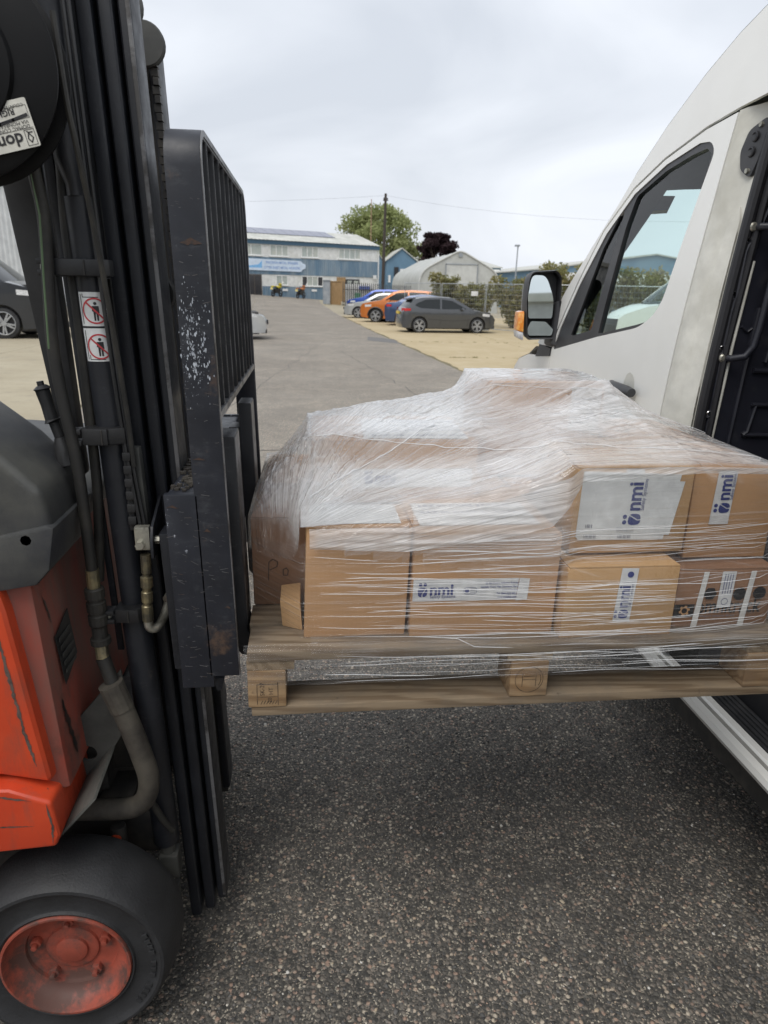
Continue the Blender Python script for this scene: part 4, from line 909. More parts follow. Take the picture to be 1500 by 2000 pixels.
for ya in (1.50, 2.02):
    mb = MB(); mb.hexa([(-0.505, ya, 1.26), (-0.472, ya, 1.26), (-0.472, ya+0.04, 1.26), (-0.505, ya+0.04, 1.26), (-0.602, ya, 2.18), (-0.500, ya, 2.18), (-0.500, ya+0.04, 2.18), (-0.602, ya+0.04, 2.18)])
    fk('guard_post', M['black_plastic'], mb, 0.008)
    fk('guard_post', M['black_plastic'], MB().box(-1.78, -1.70, ya, ya+0.05, 1.1, 2.18), 0.008)
for k in range(7): fk('guard_roof_bar', M['black_plastic'], MB().box(-1.80, -0.56, 1.46+k*0.10, 1.49+k*0.10, 2.18, 2.215), 0.004)
for xa, xb in ((-1.82, -1.76), (-0.62, -0.54)): fk('guard_roof_frame', M['black_plastic'], MB().box(xa, xb, 1.42, 2.14, 2.18, 2.24), 0.008)
fk('seat', M['black_plastic'], MB().box(-1.55, -1.12, 1.52, 2.03, 1.135, 1.24).box(-1.66, -1.54, 1.52, 2.03, 1.135, 1.75), 0.04, 3)
fk('counterweight', M['red'], MB().prism([(-2.25, 0.35), (-2.05, 0.25), (-1.6, 0.25), (-1.6, 0.69), (-2.02, 0.69), (-2.02, 1.13), (-2.12, 1.13), (-2.25, 0.95)], 'y', 1.27, 2.29), 0.03, 3)
KT = 0.024
# scraped paint: flakes and ragged bare strips
def ragged(pts, w, map_, mat, name, seed, parent=None):
    g_ = random.Random(seed); mb = MB(); L_, R_ = [], []
    P_ = [Vector(p) for p in pts]; q = []
    for a, b in zip(P_, P_[1:]):
        n_ = max(2, int((b-a).length/0.006)); q += [a.lerp(b, k/n_) for k in range(n_)]
    q.append(P_[-1])
    for i, p in enumerate(q):
        d = (q[min(i+1, len(q)-1)]-q[max(i-1, 0)]).normalized(); n_ = Vector((-d.y, d.x)); e = min(1, i/4, (len(q)-1-i)/4)+0.08
        L_.append(map_(*(p+n_*w*e*g_.uniform(0.2, 1)))); R_.append(map_(*(p-n_*w*e*g_.uniform(0.2, 1))))
    n_ = len(q); mb.add(L_+R_, [(i, i+1, n_+i+1, n_+i) for i in range(n_-1)]); return mb.build(name, mat, parent or FK, smooth=False)
bare = mk('bare_rusty_metal', (0.115, 0.085, 0.072), (0.05, 0.04, 0.035), 60, rough=0.6)
ragged([(-0.600, 1.09), (-0.585, 1.00), (-0.575, 0.90), (-0.565, 0.80), (-0.552, 0.72)], 0.0042, lambda x, z: (x, 1.2512, z), bare, 'paint_scrape', 3)
ragged([(-0.72, 0.600), (-0.62, 0.603), (-0.56, 0.601)], 0.002, lambda x, z: (x, 1.2213, z), bare, 'paint_scrape', 4)
ragged([(-0.70, 0.679), (-0.62, 0.676), (-0.56, 0.662)], 0.003, lambda x, z: (x, 1.2213, z), bare, 'paint_scrape', 5)
ragged([(-0.532, 0.655), (-0.526, 0.60), (-0.530, 0.556)], 0.003, lambda x, z: (x, 1.2211, z), bare, 'paint_scrape', 6)
smear = mk('black_grease_smear', (0.018, 0.016, 0.015), (0.06, 0.03, 0.025), 40, rough=0.35)
ragged([(1.325, 0.83), (1.335, 0.76), (1.35, 0.68)], 0.012, lambda y, z: (-0.5045-(z-0.64)*0.06+0.002, y, z), smear, 'grease_smear', 7)
ragged([(1.33, 1.06), (1.345, 1.02), (1.35, 0.99)], 0.006, lambda y, z: (-0.5045-(z-0.64)*0.06+0.002, y, z), smear, 'grease_smear', 8)
gq_ = random.Random(21); flk = mk('pale_paint_flake', (0.50, 0.54, 0.60), (0.30, 0.33, 0.38), 40, rough=0.5)
mb = MB()
for k in range(330):
    cx_ = -0.187+gq_.gauss(0, 0.015); cz_ = gq_.choice((1.53, 1.60, 1.56, 1.50))+gq_.gauss(0, 0.028); s = (0.0004+0.0022*gq_.random()**3)*(1.8 if gq_.random() < 0.05 else 1)
    if not (-0.212 < cx_ < -0.155): continue
    pl = [(cx_+s*gq_.uniform(0.4, 1.0)*math.cos(a)*0.8, cz_+s*gq_.uniform(0.4, 1.3)*math.sin(a)*2.0) for a in [2*PI*i/6 for i in range(6)]]
    mb.add([MS(x, 1.3243, z) for x, z in pl], [tuple(range(6))])
o = mb.build('paint_flakes', flk, bk, smooth=False); o['kind'] = 'stuff'
mb = MB()
for k in range(130):                                     # small nicks along the carriage and backrest
    if k % 2: cx_, cz_, y_ = gq_.uniform(-0.266, -0.208), gq_.uniform(0.85, 1.25), 1.3243
    else: cx_, cz_, y_ = gq_.uniform(-0.210, -0.154), gq_.uniform(0.88, 1.82), 1.3242
    s = gq_.uniform(0.0004, 0.0014); a0_ = gq_.uniform(-0.6, 0.3); ln = gq_.uniform(1, 7)
    mb.add([MS(cx_+(u*ln*math.cos(a0_)-v*math.sin(a0_))*s, y_, cz_+(u*ln*math.sin(a0_)+v*math.cos(a0_))*s) for u, v in ((-1, -0.4), (1, -0.3), (1, 0.4), (-1, 0.5))], [(0, 1, 2, 3)])
o = mb.build('nicks', mk('scratched_steel', (0.12, 0.12, 0.125), (0.07, 0.05, 0.04), 50, rough=0.4), bk, smooth=False); o['kind'] = 'stuff'
rustm = mk('rust_patch', (0.062, 0.036, 0.026), (0.032, 0.028, 0.028), 120, rough=0.75)
for (x, z, w_, h_) in ((-0.196, 1.335, 0.012, 0.006), (-0.193, 1.190, 0.007, 0.009), (-0.165, 1.025, 0.006, 0.010), (-0.254, 1.240, 0.012, 0.007), (-0.178, 1.72, 0.018, 0.010)):
    ragged([(x-w_, z), (x, z+0.002), (x+w_, z-0.001)], h_, lambda a, b: MS(a, 1.3241, b), rustm, 'rust_patch', int(x*-1000+z*100), bk)
# wheels
def fwheel(x, y, z, sgn, R_=0.240, w_=0.185):
    t = empty('wheel', (x, y, z)); t.parent = FK; t.location = Vector((x, y, z))-FK.location
    pr = [(0.136, 0.016), (0.1395, 0.002), (0.144, 0.000), (0.147, 0.006), (0.152, 0.008), (0.182, 0.006), (0.192, 0.002), (0.200, -0.003), (0.207, -0.002), (0.212, 0.004), (0.219, 0.022), (0.226, 0.050), (0.231, 0.080), (0.232, 0.110), (0.226, 0.14), (0.20, w_-0.015), (0.136, w_-0.01)]
    MB().lathe([(r, sgn*h) for r, h in pr], (x, y, z), 'y', 72).build('tyre', M['tyre'], t, angle=40)
    for k in range(13):                                   # raised sidewall marks
        a = math.radians(-40+k*5.0); r1, r2 = 0.178, 0.190
        if k in (4, 8): continue
        MB().hexa([(x+r*math.cos(q), y+sgn*d, z+r*math.sin(q)) for d in (-0.0016, 0.004) for (r, q) in ((r1, a), (r2, a), (r2, a+0.05), (r1, a+0.05))]).build('sidewall_mark', M['tyre'], t)
    rm = [(0.136, 0.030), (0.1385, 0.002), (0.1365, -0.003), (0.132, -0.003), (0.130, 0.004), (0.126, 0.018), (0.118, 0.032), (0.106, 0.040), (0.099, 0.042), (0.097, 0.050), (0.093, 0.052), (0.058, 0.052), (0.056, 0.047), (0.050, 0.045), (0.0, 0.045)]
    r_ = MB().lathe([(r, sgn*h) for r, h in rm], (x, y, z), 'y', 64).build('rim', M['rim'], t, angle=28)
    for k in range(5):
        a = math.radians(90+72*k); c = (x+0.078*math.cos(a), y, z+0.078*math.sin(a))
        MB().cyl((c[0], y+sgn*0.052, c[2]), (c[0], y+sgn*0.038, c[2]), 0.0125, 6).cyl((c[0], y+sgn*0.038, c[2]), (c[0], y+sgn*0.027, c[2]), 0.0065, 8).build('wheel_bolt', M['rim'], t, bevel=0.001)
    MB().lathe([(0.035, sgn*0.045), (0.034, sgn*0.039), (0.028, sgn*0.036), (0.0, sgn*0.035)], (x, y, z), 'y', 28).build('hub_cap', M['rim'], t, angle=30)
    return t
fwheel(-0.538, 1.212, 0.235, 1); fwheel(-0.538, 2.348, 0.235, -1)
for y, s in ((1.36, 1), (2.20, -1)): fwheel(-1.85, y, 0.24, s)
# ================================================================== pallet
def m_wood(name, c1, c2, c3, axis='x'):
    t = NT(name); o = t.obj(); r = t.n('ShaderNodeObjectInfo').outputs['Random']
    ofs = t.n('ShaderNodeCombineXYZ', {0: t.math('MULTIPLY', r, 3.7), 1: t.math('MULTIPLY', r, 9.1), 2: t.math('MULTIPLY', r, 5.3)}).outputs[0]
    v = t.n('ShaderNodeVectorMath', {0: o, 1: ofs}, operation='ADD').outputs[0]
    st = {'x': (1.5, 16, 16), 'y': (16, 1.5, 16), 'z': (16, 16, 1.5)}[axis]
    warp = t.noise(t.map(v, tuple(x*0.5 for x in st)), 1.2, 3)
    rings = t.n('ShaderNodeTexWave', {'Vector': t.map(v, st), 'Scale': 1.3, 'Distortion': 7.0, 'Detail': 3.0, 'Detail Scale': 1.6}, wave_type='BANDS', bands_direction='DIAGONAL').outputs['Fac']
    fib = t.noise(t.map(v, tuple(x*(9 if x > 2 else 2) for x in st)), 1.0, 5, 0.65)
    col = t.mix(t.ramp(rings, [(0.25, 0.0), (0.85, 1.0)]), c1, c2); col = t.mix(t.math('MULTIPLY', fib, 0.55), col, c3)
    grey = t.ramp(t.noise(v, 5.5, 7, 0.68), [(0.46, 0.0), (0.70, 0.8)]); col = t.mix(grey, col, (0.155, 0.135, 0.112)); spot = t.ramp(t.noise(v, 13, 7, 0.7), [(0.63, 0.0), (0.72, 0.85)]); col = t.mix(spot, col, (0.055, 0.045, 0.038))
    col = t.mix(1.0, col, t.mix(r, (0.78, 0.78, 0.80), (1.12, 1.08, 1.0)), 'MULTIPLY')
    return t.done(t.bsdf(col, 0.78, 0, t.bump(t.math('ADD', fib, t.math('MULTIPLY', rings, 0.5)), 0.35, 0.0015), 0.3))
M['wood_x'] = m_wood('pallet_board', (0.30, 0.235, 0.165), (0.18, 0.13, 0.085), (0.10, 0.082, 0.063), 'x')
M['wood_y'] = m_wood('pallet_cross_board', (0.34, 0.26, 0.17), (0.23, 0.165, 0.10), (0.19, 0.15, 0.105), 'y')
M['wood_b'] = m_wood('pallet_block_wood', (0.43, 0.30, 0.175), (0.27, 0.17, 0.09), (0.17, 0.115, 0.07), 'x')
M['burnt'] = mk('branding_ink', (0.05, 0.035, 0.025), (0.16, 0.11, 0.07), 60, (0.45, 0.6), 0.8)
PA = math.radians(0.0)
PX0, PX1, PY0, PY1, PZ = -0.130, 1.068, 1.296, 2.296, 0.785
PL = empty('pallet', ((PX0+PX1)/2, (PY0+PY1)/2, PZ), 'weathered wooden block pallet raised on the forks beside the van', 'pallet')
def pb(name, x0, x1, y0, y1, z0, z1, mat, bev=0.003):
    return MB().box(x0, x1, y0, y1, z0, z1).build(name, mat, PL, bevel=bev, seg=2)
for y0, y1 in ((PY0+0.002, PY0+0.102), (1.75, 1.85), (PY1-0.102, PY1)): pb('bottom_board', PX0+0.004, PX1-0.004, y0, y1, PZ, PZ+0.022, M['wood_x'])
for (x0, x1) in ((PX0-0.002, PX0+0.077), (0.428, 0.512), (PX1-0.098, PX1+0.001)):
    for (y0, y1) in ((PY0, PY0+0.098), (1.75, 1.85), (PY1-0.1, PY1)): pb('block', x0, x1, y0, y1, PZ+0.0222, PZ+0.107, M['wood_b'])
for (x0, x1) in ((PX0-0.003, PX0+0.095), (0.420, 0.520), (PX1-0.10, PX1+0.002)): pb('cross_board', x0, x1, PY0+0.004, PY1, PZ+0.1072, PZ+0.130, M['wood_y'], 0.002)
ys = [PY0-0.001, 1.425, 1.565, 1.705, 1.845, 1.985, 2.125, PY1-0.115]
for i, y in enumerate(ys): pb('deck_board', PX0-0.001-(0.004 if i % 2 else 0), PX1+(0.003 if i % 3 else 0), y, y+(0.118 if i in (0, 7) else 0.10), PZ+0.1302, PZ+0.152, M['wood_x'])
ZD = PZ+0.152
# marks burnt into the blocks
fx = lambda x, z: (x, PY0-0.0006, z)
line2([(-0.113, 0.815), (-0.113, 0.862), (-0.070, 0.862)], 0.0012, fx, M['burnt'], PL, 'stamp_frame'); line2([(-0.070, 0.812), (-0.070, 0.866)], 0.0012, fx, M['burnt'], PL, 'stamp_frame'); line2([(-0.113, 0.832), (-0.070, 0.832)], 0.0010, fx, M['burnt'], PL, 'stamp_frame')
rot = lambda u0_, v0: (lambda u, v: (u0_-v, PY0-0.0006, v0+u))
textobj('SK-27', 0.013, rot(-0.098, 0.835), M['burnt'], PL, 'stamp_lettering'); textobj('HT', 0.013, rot(-0.080, 0.837), M['burnt'], PL, 'stamp_lettering'); textobj('20', 0.012, rot(-0.083, 0.818), M['burnt'], PL, 'stamp_lettering')
for k in range(6): line2([(-0.106+k*0.006, 0.815), (-0.102+k*0.006, 0.823)], 0.0014, fx, M['burnt'], PL, 'stamp_hatch')
line2(ring2((0.470, 0.849), 0.031, 30)+[(0.501, 0.849)], 0.0012, fx, M['burnt'], PL, 'stamp_ring'); line2(ring2((0.470, 0.849), 0.026, 12, -0.6, 0.6), 0.0012, fx, M['burnt'], PL, 'stamp_ring')
for pts in ([(0.455, 0.832), (0.455, 0.864)], [(0.485, 0.832), (0.485, 0.864)], [(0.455, 0.849), (0.485, 0.849)], [(0.458, 0.857), (0.482, 0.857)]): line2(pts, 0.0012, fx, M['burnt'], PL, 'stamp_letter')

# ================================================================== cardboard boxes
def m_card(name, c, dark):
    t = NT(name); o = t.obj()
    col = t.mix(t.ramp(t.noise(o, 6, 6, 0.6), [(0.3, 0.0), (0.7, 1.0)]), tuple(x*0.93 for x in c), tuple(x*1.06 for x in c))
    col = t.mix(t.ramp(t.noise(o, 16, 7, 0.7), [(0.6, 0.0), (0.8, 0.35)]), col, dark)
    flute = t.n('ShaderNodeTexWave', {'Vector': t.map(o, (1, 1, 0.02)), 'Scale': 34.0, 'Distortion': 0.3}, wave_type='BANDS', bands_direction='X').outputs['Fac']
    h = t.math('ADD', t.math('MULTIPLY', flute, 0.25), t.noise(o, 40, 4))
    return t.done(t.bsdf(col, 0.75, 0, t.bump(h, 0.15, 0.0012), 0.25))
M['card'] = m_card('brown_cardboard', (0.50, 0.295, 0.150), (0.28, 0.16, 0.08))
M['card2'] = m_card('tan_cardboard', (0.50, 0.315, 0.16), (0.30, 0.18, 0.09))
M['card3'] = m_card('dark_cardboard', (0.29, 0.165, 0.10), (0.16, 0.09, 0.055))
M['paper'] = mk('label_paper', (0.74, 0.76, 0.76), (0.66, 0.68, 0.68), 12, rough=0.6)
M['tape'] = mk('white_parcel_tape', (0.70, 0.71, 0.71), (0.60, 0.61, 0.62), 20, rough=0.35)
M['navy'] = mk('navy_print', (0.035, 0.050, 0.20), None, 30, rough=0.5)
M['greyink'] = mk('grey_print', (0.20, 0.21, 0.26), None, 30, rough=0.5)
M['strap'] = mk('white_strapping', (0.68, 0.68, 0.66), None, 12, rough=0.4)
BX = {}
def carton(key, x0, x1, y0, y1, z0, z1, mat, label, lean=0.0, group='cartons stacked on the pallet'):
    t = empty('cardboard_box', ((x0+x1)/2, (y0+y1)/2, z0), label, 'box', group)
    sh = lambda x, y, z: (x+(z-z0)*lean, y, z)
    r_ = random.Random(key)
    j = lambda s=0.0025: r_.uniform(-s, s)
    P8 = [sh(x+j(), y+(abs(j()) if y == y0 else 0), z) for (x, y, z) in ((x0, y0, z0), (x1, y0, z0), (x1, y1, z0), (x0, y1, z0), (x0, y0, z1), (x1, y0, z1), (x1, y1, z1), (x0, y1, z1))]
    MB().hexa(P8).build('carton', M[mat], t, bevel=0.004, seg=2)
    # meeting flaps on top, folded over from the long sides
    ym = (y0+y1)/2
    MB().hexa([sh(x0+.003, y0+.003, z1+.0004), sh(x1-.003, y0+.003, z1+.0004), sh(x1-.003, ym-.0015, z1+.0006), sh(x0+.003, ym-.0015, z1+.0006), sh(x0+.003, y0+.003, z1+.0034), sh(x1-.003, y0+.003, z1+.0034), sh(x1-.003, ym-.0015, z1+.0044), sh(x0+.003, ym-.0015, z1+.0044)]).build('flap', M[mat], t)
    MB().hexa([sh(x0+.003, ym+.0015, z1+.0006), sh(x1-.003, ym+.0015, z1+.0006), sh(x1-.003, y1-.003, z1+.0004), sh(x0+.003, y1-.003, z1+.0004), sh(x0+.003, ym+.0015, z1+.0044), sh(x1-.003, ym+.0015, z1+.0044), sh(x1-.003, y1-.003, z1+.0034), sh(x0+.003, y1-.003, z1+.0034)]).build('flap', M[mat], t)
    BX[key] = (t, x0, x1, y0, y1, z0, z1); return t
carton('A', -0.014, 0.202, 1.352, 1.512, ZD, 1.182, 'card', 'plain brown box at the left of the front row, beside the taped box', 0.03)
carton('B', 0.212, 0.526, 1.340, 1.700, ZD, 1.165, 'card', 'wide brown box with a printed white tape across its front, middle of front row', 0.02)
carton('C', 0.536, 0.786, 1.312, 1.660, ZD, 1.098, 'card2', 'tan box with upright blue logo tape, bottom row under the papered box', 0.025)
carton('F', 0.806, 1.036, 1.345, 1.650, ZD, 1.074, 'card3', 'dark strapped box with omnitrack print at the lower right')
carton('D', 0.560, 0.822, 1.375, 1.680, 1.108, 1.298, 'card2', 'box with large white paper labels on its front, upper right row', 0.02)
carton('E', 0.838, 1.034, 1.395, 1.680, 1.084, 1.288, 'card', 'box with logo tape at the upper right corner above the strapped box')
carton('G', -0.131, 0.150, 1.522, 1.820, ZD, 1.150, 'card3', 'brown box, shade painted into its colour, with handwriting set back at the left end')  # darker cardboard stands for the shade at this set-back end
carton('J', 0.008, 0.400, 1.600, 1.935, 1.160, 1.310, 'card', 'box with large white sheet on top at the left of the upper layer')
carton('L', 0.212, 0.526, 1.710, 2.040, ZD, 1.155, 'card', 'lower box hidden behind the taped box')
carton('N', 0.536, 0.790, 1.690, 2.020, ZD, 1.150, 'card', 'lower box behind the papered box')
carton('I', 0.486, 0.806, 1.850, 2.150, 1.160, 1.414, 'card', 'highest box of the load with a white label, at the back')
carton('K', 0.815, 1.040, 1.700, 2.030, ZD, 1.285, 'card', 'box at the back right corner nearest the van door')
carton('Q', -0.125, 0.190, 1.840, 2.200, ZD, 1.140, 'card', 'box at the back left corner near the backrest')
# a loose cardboard flap between the left boxes and the deck
tag(MB().hexa([(-0.062, 1.41, ZD+.001), (-0.018, 1.385, ZD+.001), (-0.018, 1.50, ZD+.001), (-0.062, 1.50, ZD+.001), (-0.066, 1.41, ZD+0.06), (-0.022, 1.388, ZD+0.065), (-0.022, 1.50, ZD+0.065), (-0.066, 1.50, ZD+0.06)]).build('cardboard_offcut', M['card2'], loc=(-0.04, 1.45, ZD), bevel=0.002), 'small folded cardboard offcut wedged under the left box', 'cardboard')

def front(key, lean=0.0, d=0.0012):
    t, x0, x1, y0, y1, z0, z1 = BX[key]
    return lambda u, v, dd=0.0: (u+(v-z0)*lean, y0-d-dd, v)
def quad(fn, pts, mat, parent, name, d=0.0):
    pts = resample(pts, 0.03); n = len(pts)
    return MB().add([fn(*p, d) for p in pts]+[fn(*p, d-0.0006) for p in pts], [tuple(range(n))]+[(i, i+n, (i+1) % n+n, (i+1) % n) for i in range(n)]).build(name, mat, parent, smooth=False)
def logo(fn, o_, s, parent, up_=False, d=0.0009, sub=True):
    """small figure emblem and the three letters; up_: reading upwards"""
    T = (lambda u, v: fn(o_[0]+u*s, o_[1]+v*s, d)) if not up_ else (lambda u, v: fn(o_[0]-v*s, o_[1]+u*s, d))
    mb = MB()
    for c in ((0.28, 1.28), (0.72, 1.28)): mb.add([T(*p) for p in ring2(c, 0.17, 16)], [tuple(range(16))])
    mb.build('logo_dots', M['navy'], parent, smooth=False)
    mb = MB()
    for pl in ([(0.06, 0.42), (0.10, 0.18), (0.24, 0.05), (0.42, 0.02), (0.42, 0.30), (0.78, 0.92), (0.62, 1.0), (0.50, 0.98), (0.36, 1.02), (0.12, 0.92), (0.05, 0.70)], [(0.54, 0.02), (0.74, 0.05), (0.90, 0.18), (0.95, 0.42), (0.95, 0.70), (0.88, 0.90), (0.50, 0.26)]):
        mb.add([T(*p) for p in pl], [tuple(range(len(pl)))])
    mb.build('logo_emblem', M['navy'], parent, smooth=False)
    textobj('nmi', 1.55*s, lambda u, v: T(1.15+u/s, 0.22+v/s), M['navy'], parent, 'logo_lettering', bold=0.045*s)
    if sub: textobj('Safety Systems', 0.42*s, lambda u, v: T(1.2+u/s, -0.12+v/s), M['navy'], parent, 'logo_subtitle')
# the taped box
fB = front('B', 0.02); tB = BX['B'][0]
quad(fB, [(0.213, 1.022), (0.437, 1.020), (0.440, 1.070), (0.213, 1.071)], M['tape'], tB, 'printed_tape'); quad(fB, [(0.437, 1.018), (0.462, 1.020), (0.464, 1.068), (0.442, 1.070)], M['tape'], tB, 'printed_tape', 0.0003)
logo(fB, (0.222, 1.031), 0.0225, tB)
line2(rounded([(0.322, 1.036), (0.350, 1.036), (0.350, 1.051), (0.322, 1.051)], 0.007, 4)*1, 0.0009, lambda u, v: fB(u, v, 0.0009), M['navy'], tB, 'badge_outline')
quad(fB, ring2((0.329, 1.0435), 0.0048, 12), M['navy'], tB, 'badge_mark', 0.0009)
for k in range(3): line2([(0.336, 1.0395+k*0.0042), (0.347, 1.0395+k*0.0042)], 0.0012, lambda u, v: fB(u, v, 0.0009), M['greyink'], tB, 'badge_print')
for k, (s, x) in enumerate((('28 Mill Centre, Arlington Business', 0.440), ('Gunnels Wood Way, Stevenage, Herts', 0.440), ('United Kingdom', 0.440), ('Tel. 0044 (0)20 8023', 0.438), ('www.nmisafety.com', 0.438))):
    textobj(s, 0.0072, (lambda x_, z_: (lambda u, v: fB(x_+u, z_+v, 0.0009)))(x, 1.0575-k*0.0082), M['navy'], tB, 'address_print', align='RIGHT', sx=0.72, bold=0.00015)
# the tan box
fC = front('C', 0.025); tC = BX['C'][0]
quad(fC, [(0.648, 0.975), (0.686, 0.974), (0.690, 1.098), (0.653, 1.0985)], M['tape'], tC, 'printed_tape'); logo(fC, (0.681, 0.981), 0.0225, tC, True)
quad(fC, ring2((0.673, 1.084), 0.007, 14), M['navy'], tC, 'badge_mark', 0.0009)
# the papered box
fD = front('D', 0.02); tD = BX['D'][0]
quad(fD, [(0.571, 1.148), (0.578, 1.140), (0.770, 1.139), (0.790, 1.286), (0.572, 1.294)], M['paper'], tD, 'paper_label'); quad(fD, [(0.600, 1.152), (0.783, 1.149), (0.800, 1.270), (0.600, 1.274)], M['paper'], tD, 'paper_label', 0.0004)
quad(fD, [(0.665, 1.285), (0.705, 1.285), (0.705, 1.298), (0.665, 1.298)], M['tape'], tD, 'printed_tape', 0.0005)
logo(fD, (0.712, 1.172), 0.0285, tD, True, 0.0014)
for (x, z, n) in ((0.588, 1.1445, 9), (0.665, 1.143, 10), (0.590, 1.168, 5)):
    for k in range(n): quad(fD, [(x+k*0.0032, z), (x+k*0.0032+(0.0018 if k % 3 else 0.0009), z), (x+k*0.0032+(0.0018 if k % 3 else 0.0009), z+0.008), (x+k*0.0032, z+0.008)], M['greyink'], tD, 'barcode_bar', 0.0013)
for k in range(4): line2([(0.66, 1.158+k*0.0035), (0.70, 1.158+k*0.0035)], 0.0008, lambda u, v: fD(u, v, 0.0013), M['greyink'], tD, 'small_print')
# right upper box
fE = front('E'); tE = BX['E'][0]
quad(fE, [(0.885, 1.165), (0.930, 1.165), (0.934, 1.288), (0.890, 1.288)], M['tape'], tE, 'printed_tape'); logo(fE, (0.928, 1.190), 0.026, tE, True)
# strapped dark box
fF = front('F'); tF = BX['F'][0]
quad(fF, [(0.806, 0.964), (0.852, 0.964), (0.853, 0.994), (0.806, 0.994)], M['ink'], tF, 'badge_square')
mb = MB()
for i in range(24):
    a, b = 2*PI*i/24, 2*PI*(i+1)/24; mb.add([fF(0.830+r*math.cos(q), 0.979+r*math.sin(q), 0.0008) for r, q in ((0.0065, a), (0.0065, b), (0.0095, b), (0.0095, a))], [(0, 1, 2, 3)])
for k in range(6):
    a = 2*PI*k/6+0.3; mb.add([fF(0.830+r*math.cos(a+q), 0.979+r*math.sin(a+q), 0.0008) for r, q in ((0.0098, -0.3), (0.013, -0.22), (0.013, 0.22), (0.0098, 0.3))], [(0, 1, 2, 3)])
mb.build('badge_cog', M['card'], tF, smooth=False)
textobj('omnitrack', 0.050, lambda u, v: fF(0.857+u, 0.972+v, 0.0006), M['ink'], tF, 'print_lettering', bold=0.0006, sx=0.74)
for c, n in (((0.885, 1.019), 6), ((0.955, 1.017), 10), ((1.002, 1.018), 10)): quad(fF, ring2(c, 0.0155, n), M['ink'], tF, 'print_mark', 0.0006)
textobj('transport systems direct', 0.009, lambda u, v: fF(0.862+u, 0.962+v, 0.0006), M['greyink'], tF, 'print_lettering')
for x in (0.862, 0.973): quad(fF, [(x-0.012, ZD+0.002), (x+0.002, ZD+0.002), (x+0.010, 1.04), (x+0.013, 1.072), (x+0.001, 1.072), (x-0.002, 1.04)], M['strap'], tF, 'strap', 0.0012)
quad(fF, [(0.904, 0.986), (0.936, 0.986), (0.938, 1.072), (0.906, 1.072)], M['tape'], tF, 'printed_tape', 0.0018)
for k in range(4): line2([(0.912+k*0.006, 1.02), (0.913+k*0.006, 1.066)], 0.0014, lambda u, v: fF(u, v, 0.0026), M['navy'], tF, 'small_print')
line2(ring2((0.920, 1.000), 0.0075, 16)+[(0.9275, 1.0)], 0.0010, lambda u, v: fF(u, v, 0.0026), M['navy'], tF, 'badge_outline')
# handwriting on the dark left box
fG = front('G'); tG = BX['G'][0]
line2([(-0.096, 1.000), (-0.094, 1.045), (-0.086, 1.052), (-0.074, 1.046), (-0.076, 1.034), (-0.092, 1.026)], 0.0016, fG, M['ink'], tG, 'handwriting'); line2([(-0.054, 1.030), (-0.062, 1.026), (-0.062, 1.012), (-0.052, 1.012), (-0.050, 1.024), (-0.055, 1.031)], 0.0016, fG, M['ink'], tG, 'handwriting')
# paper on the upper boxes
tJ = BX['J'][0]; tI = BX['I'][0]
fJ = lambda u, v, dd=0.0: (u, v, 1.3150+dd)
quad(fJ, [(0.13, 1.62), (0.38, 1.61), (0.39, 1.86), (0.14, 1.87)], M['paper'], tJ, 'paper_sheet', 0.0006)
for k in range(4): textobj('EAZ 05 CAMS 27-XX32', 0.026, (lambda k_: (lambda u, v: (0.15+u, 1.64+k_*0.06+v, 1.3162)))(k), M['navy'], tJ, 'sheet_print')
fJf = front('J'); quad(fJf, [(0.10, 1.20), (0.39, 1.20), (0.39, 1.245), (0.10, 1.245)], M['tape'], tJ, 'printed_tape'); logo(fJf, (0.13, 1.208), 0.022, tJ)
tB2 = BX['B'][0]; fBt = lambda u, v, dd=0.0: (u, v, 1.1705+dd)
quad(fBt, [(0.235, 1.40), (0.50, 1.40), (0.50, 1.56), (0.235, 1.56)], M['paper'], tB2, 'paper_sheet', 0.0006)
for k in range(2): textobj('EAZ 05 CAMS 27-XX32', 0.022, (lambda k_: (lambda u, v: (0.25+u, 1.48+k_*0.05+v, 1.1718)))(k), M['navy'], tB2, 'sheet_print')
fI = front('I'); quad(fI, [(0.715, 1.29), (0.80, 1.29), (0.80, 1.405), (0.715, 1.408)], M['paper'], tI, 'paper_label')
for k in range(6): line2([(0.725, 1.31+k*0.013), (0.785, 1.31+k*0.013)], 0.002, lambda u, v: fI(u, v, 0.0009), M['greyink'], tI, 'small_print')
quad(lambda u, v, dd=0.0: (u, v, 1.187+dd), [(0.0, 1.37), (0.19, 1.37), (0.19, 1.50), (0.0, 1.50)], M['paper'], BX['A'][0], 'paper_sheet', 0.0004)

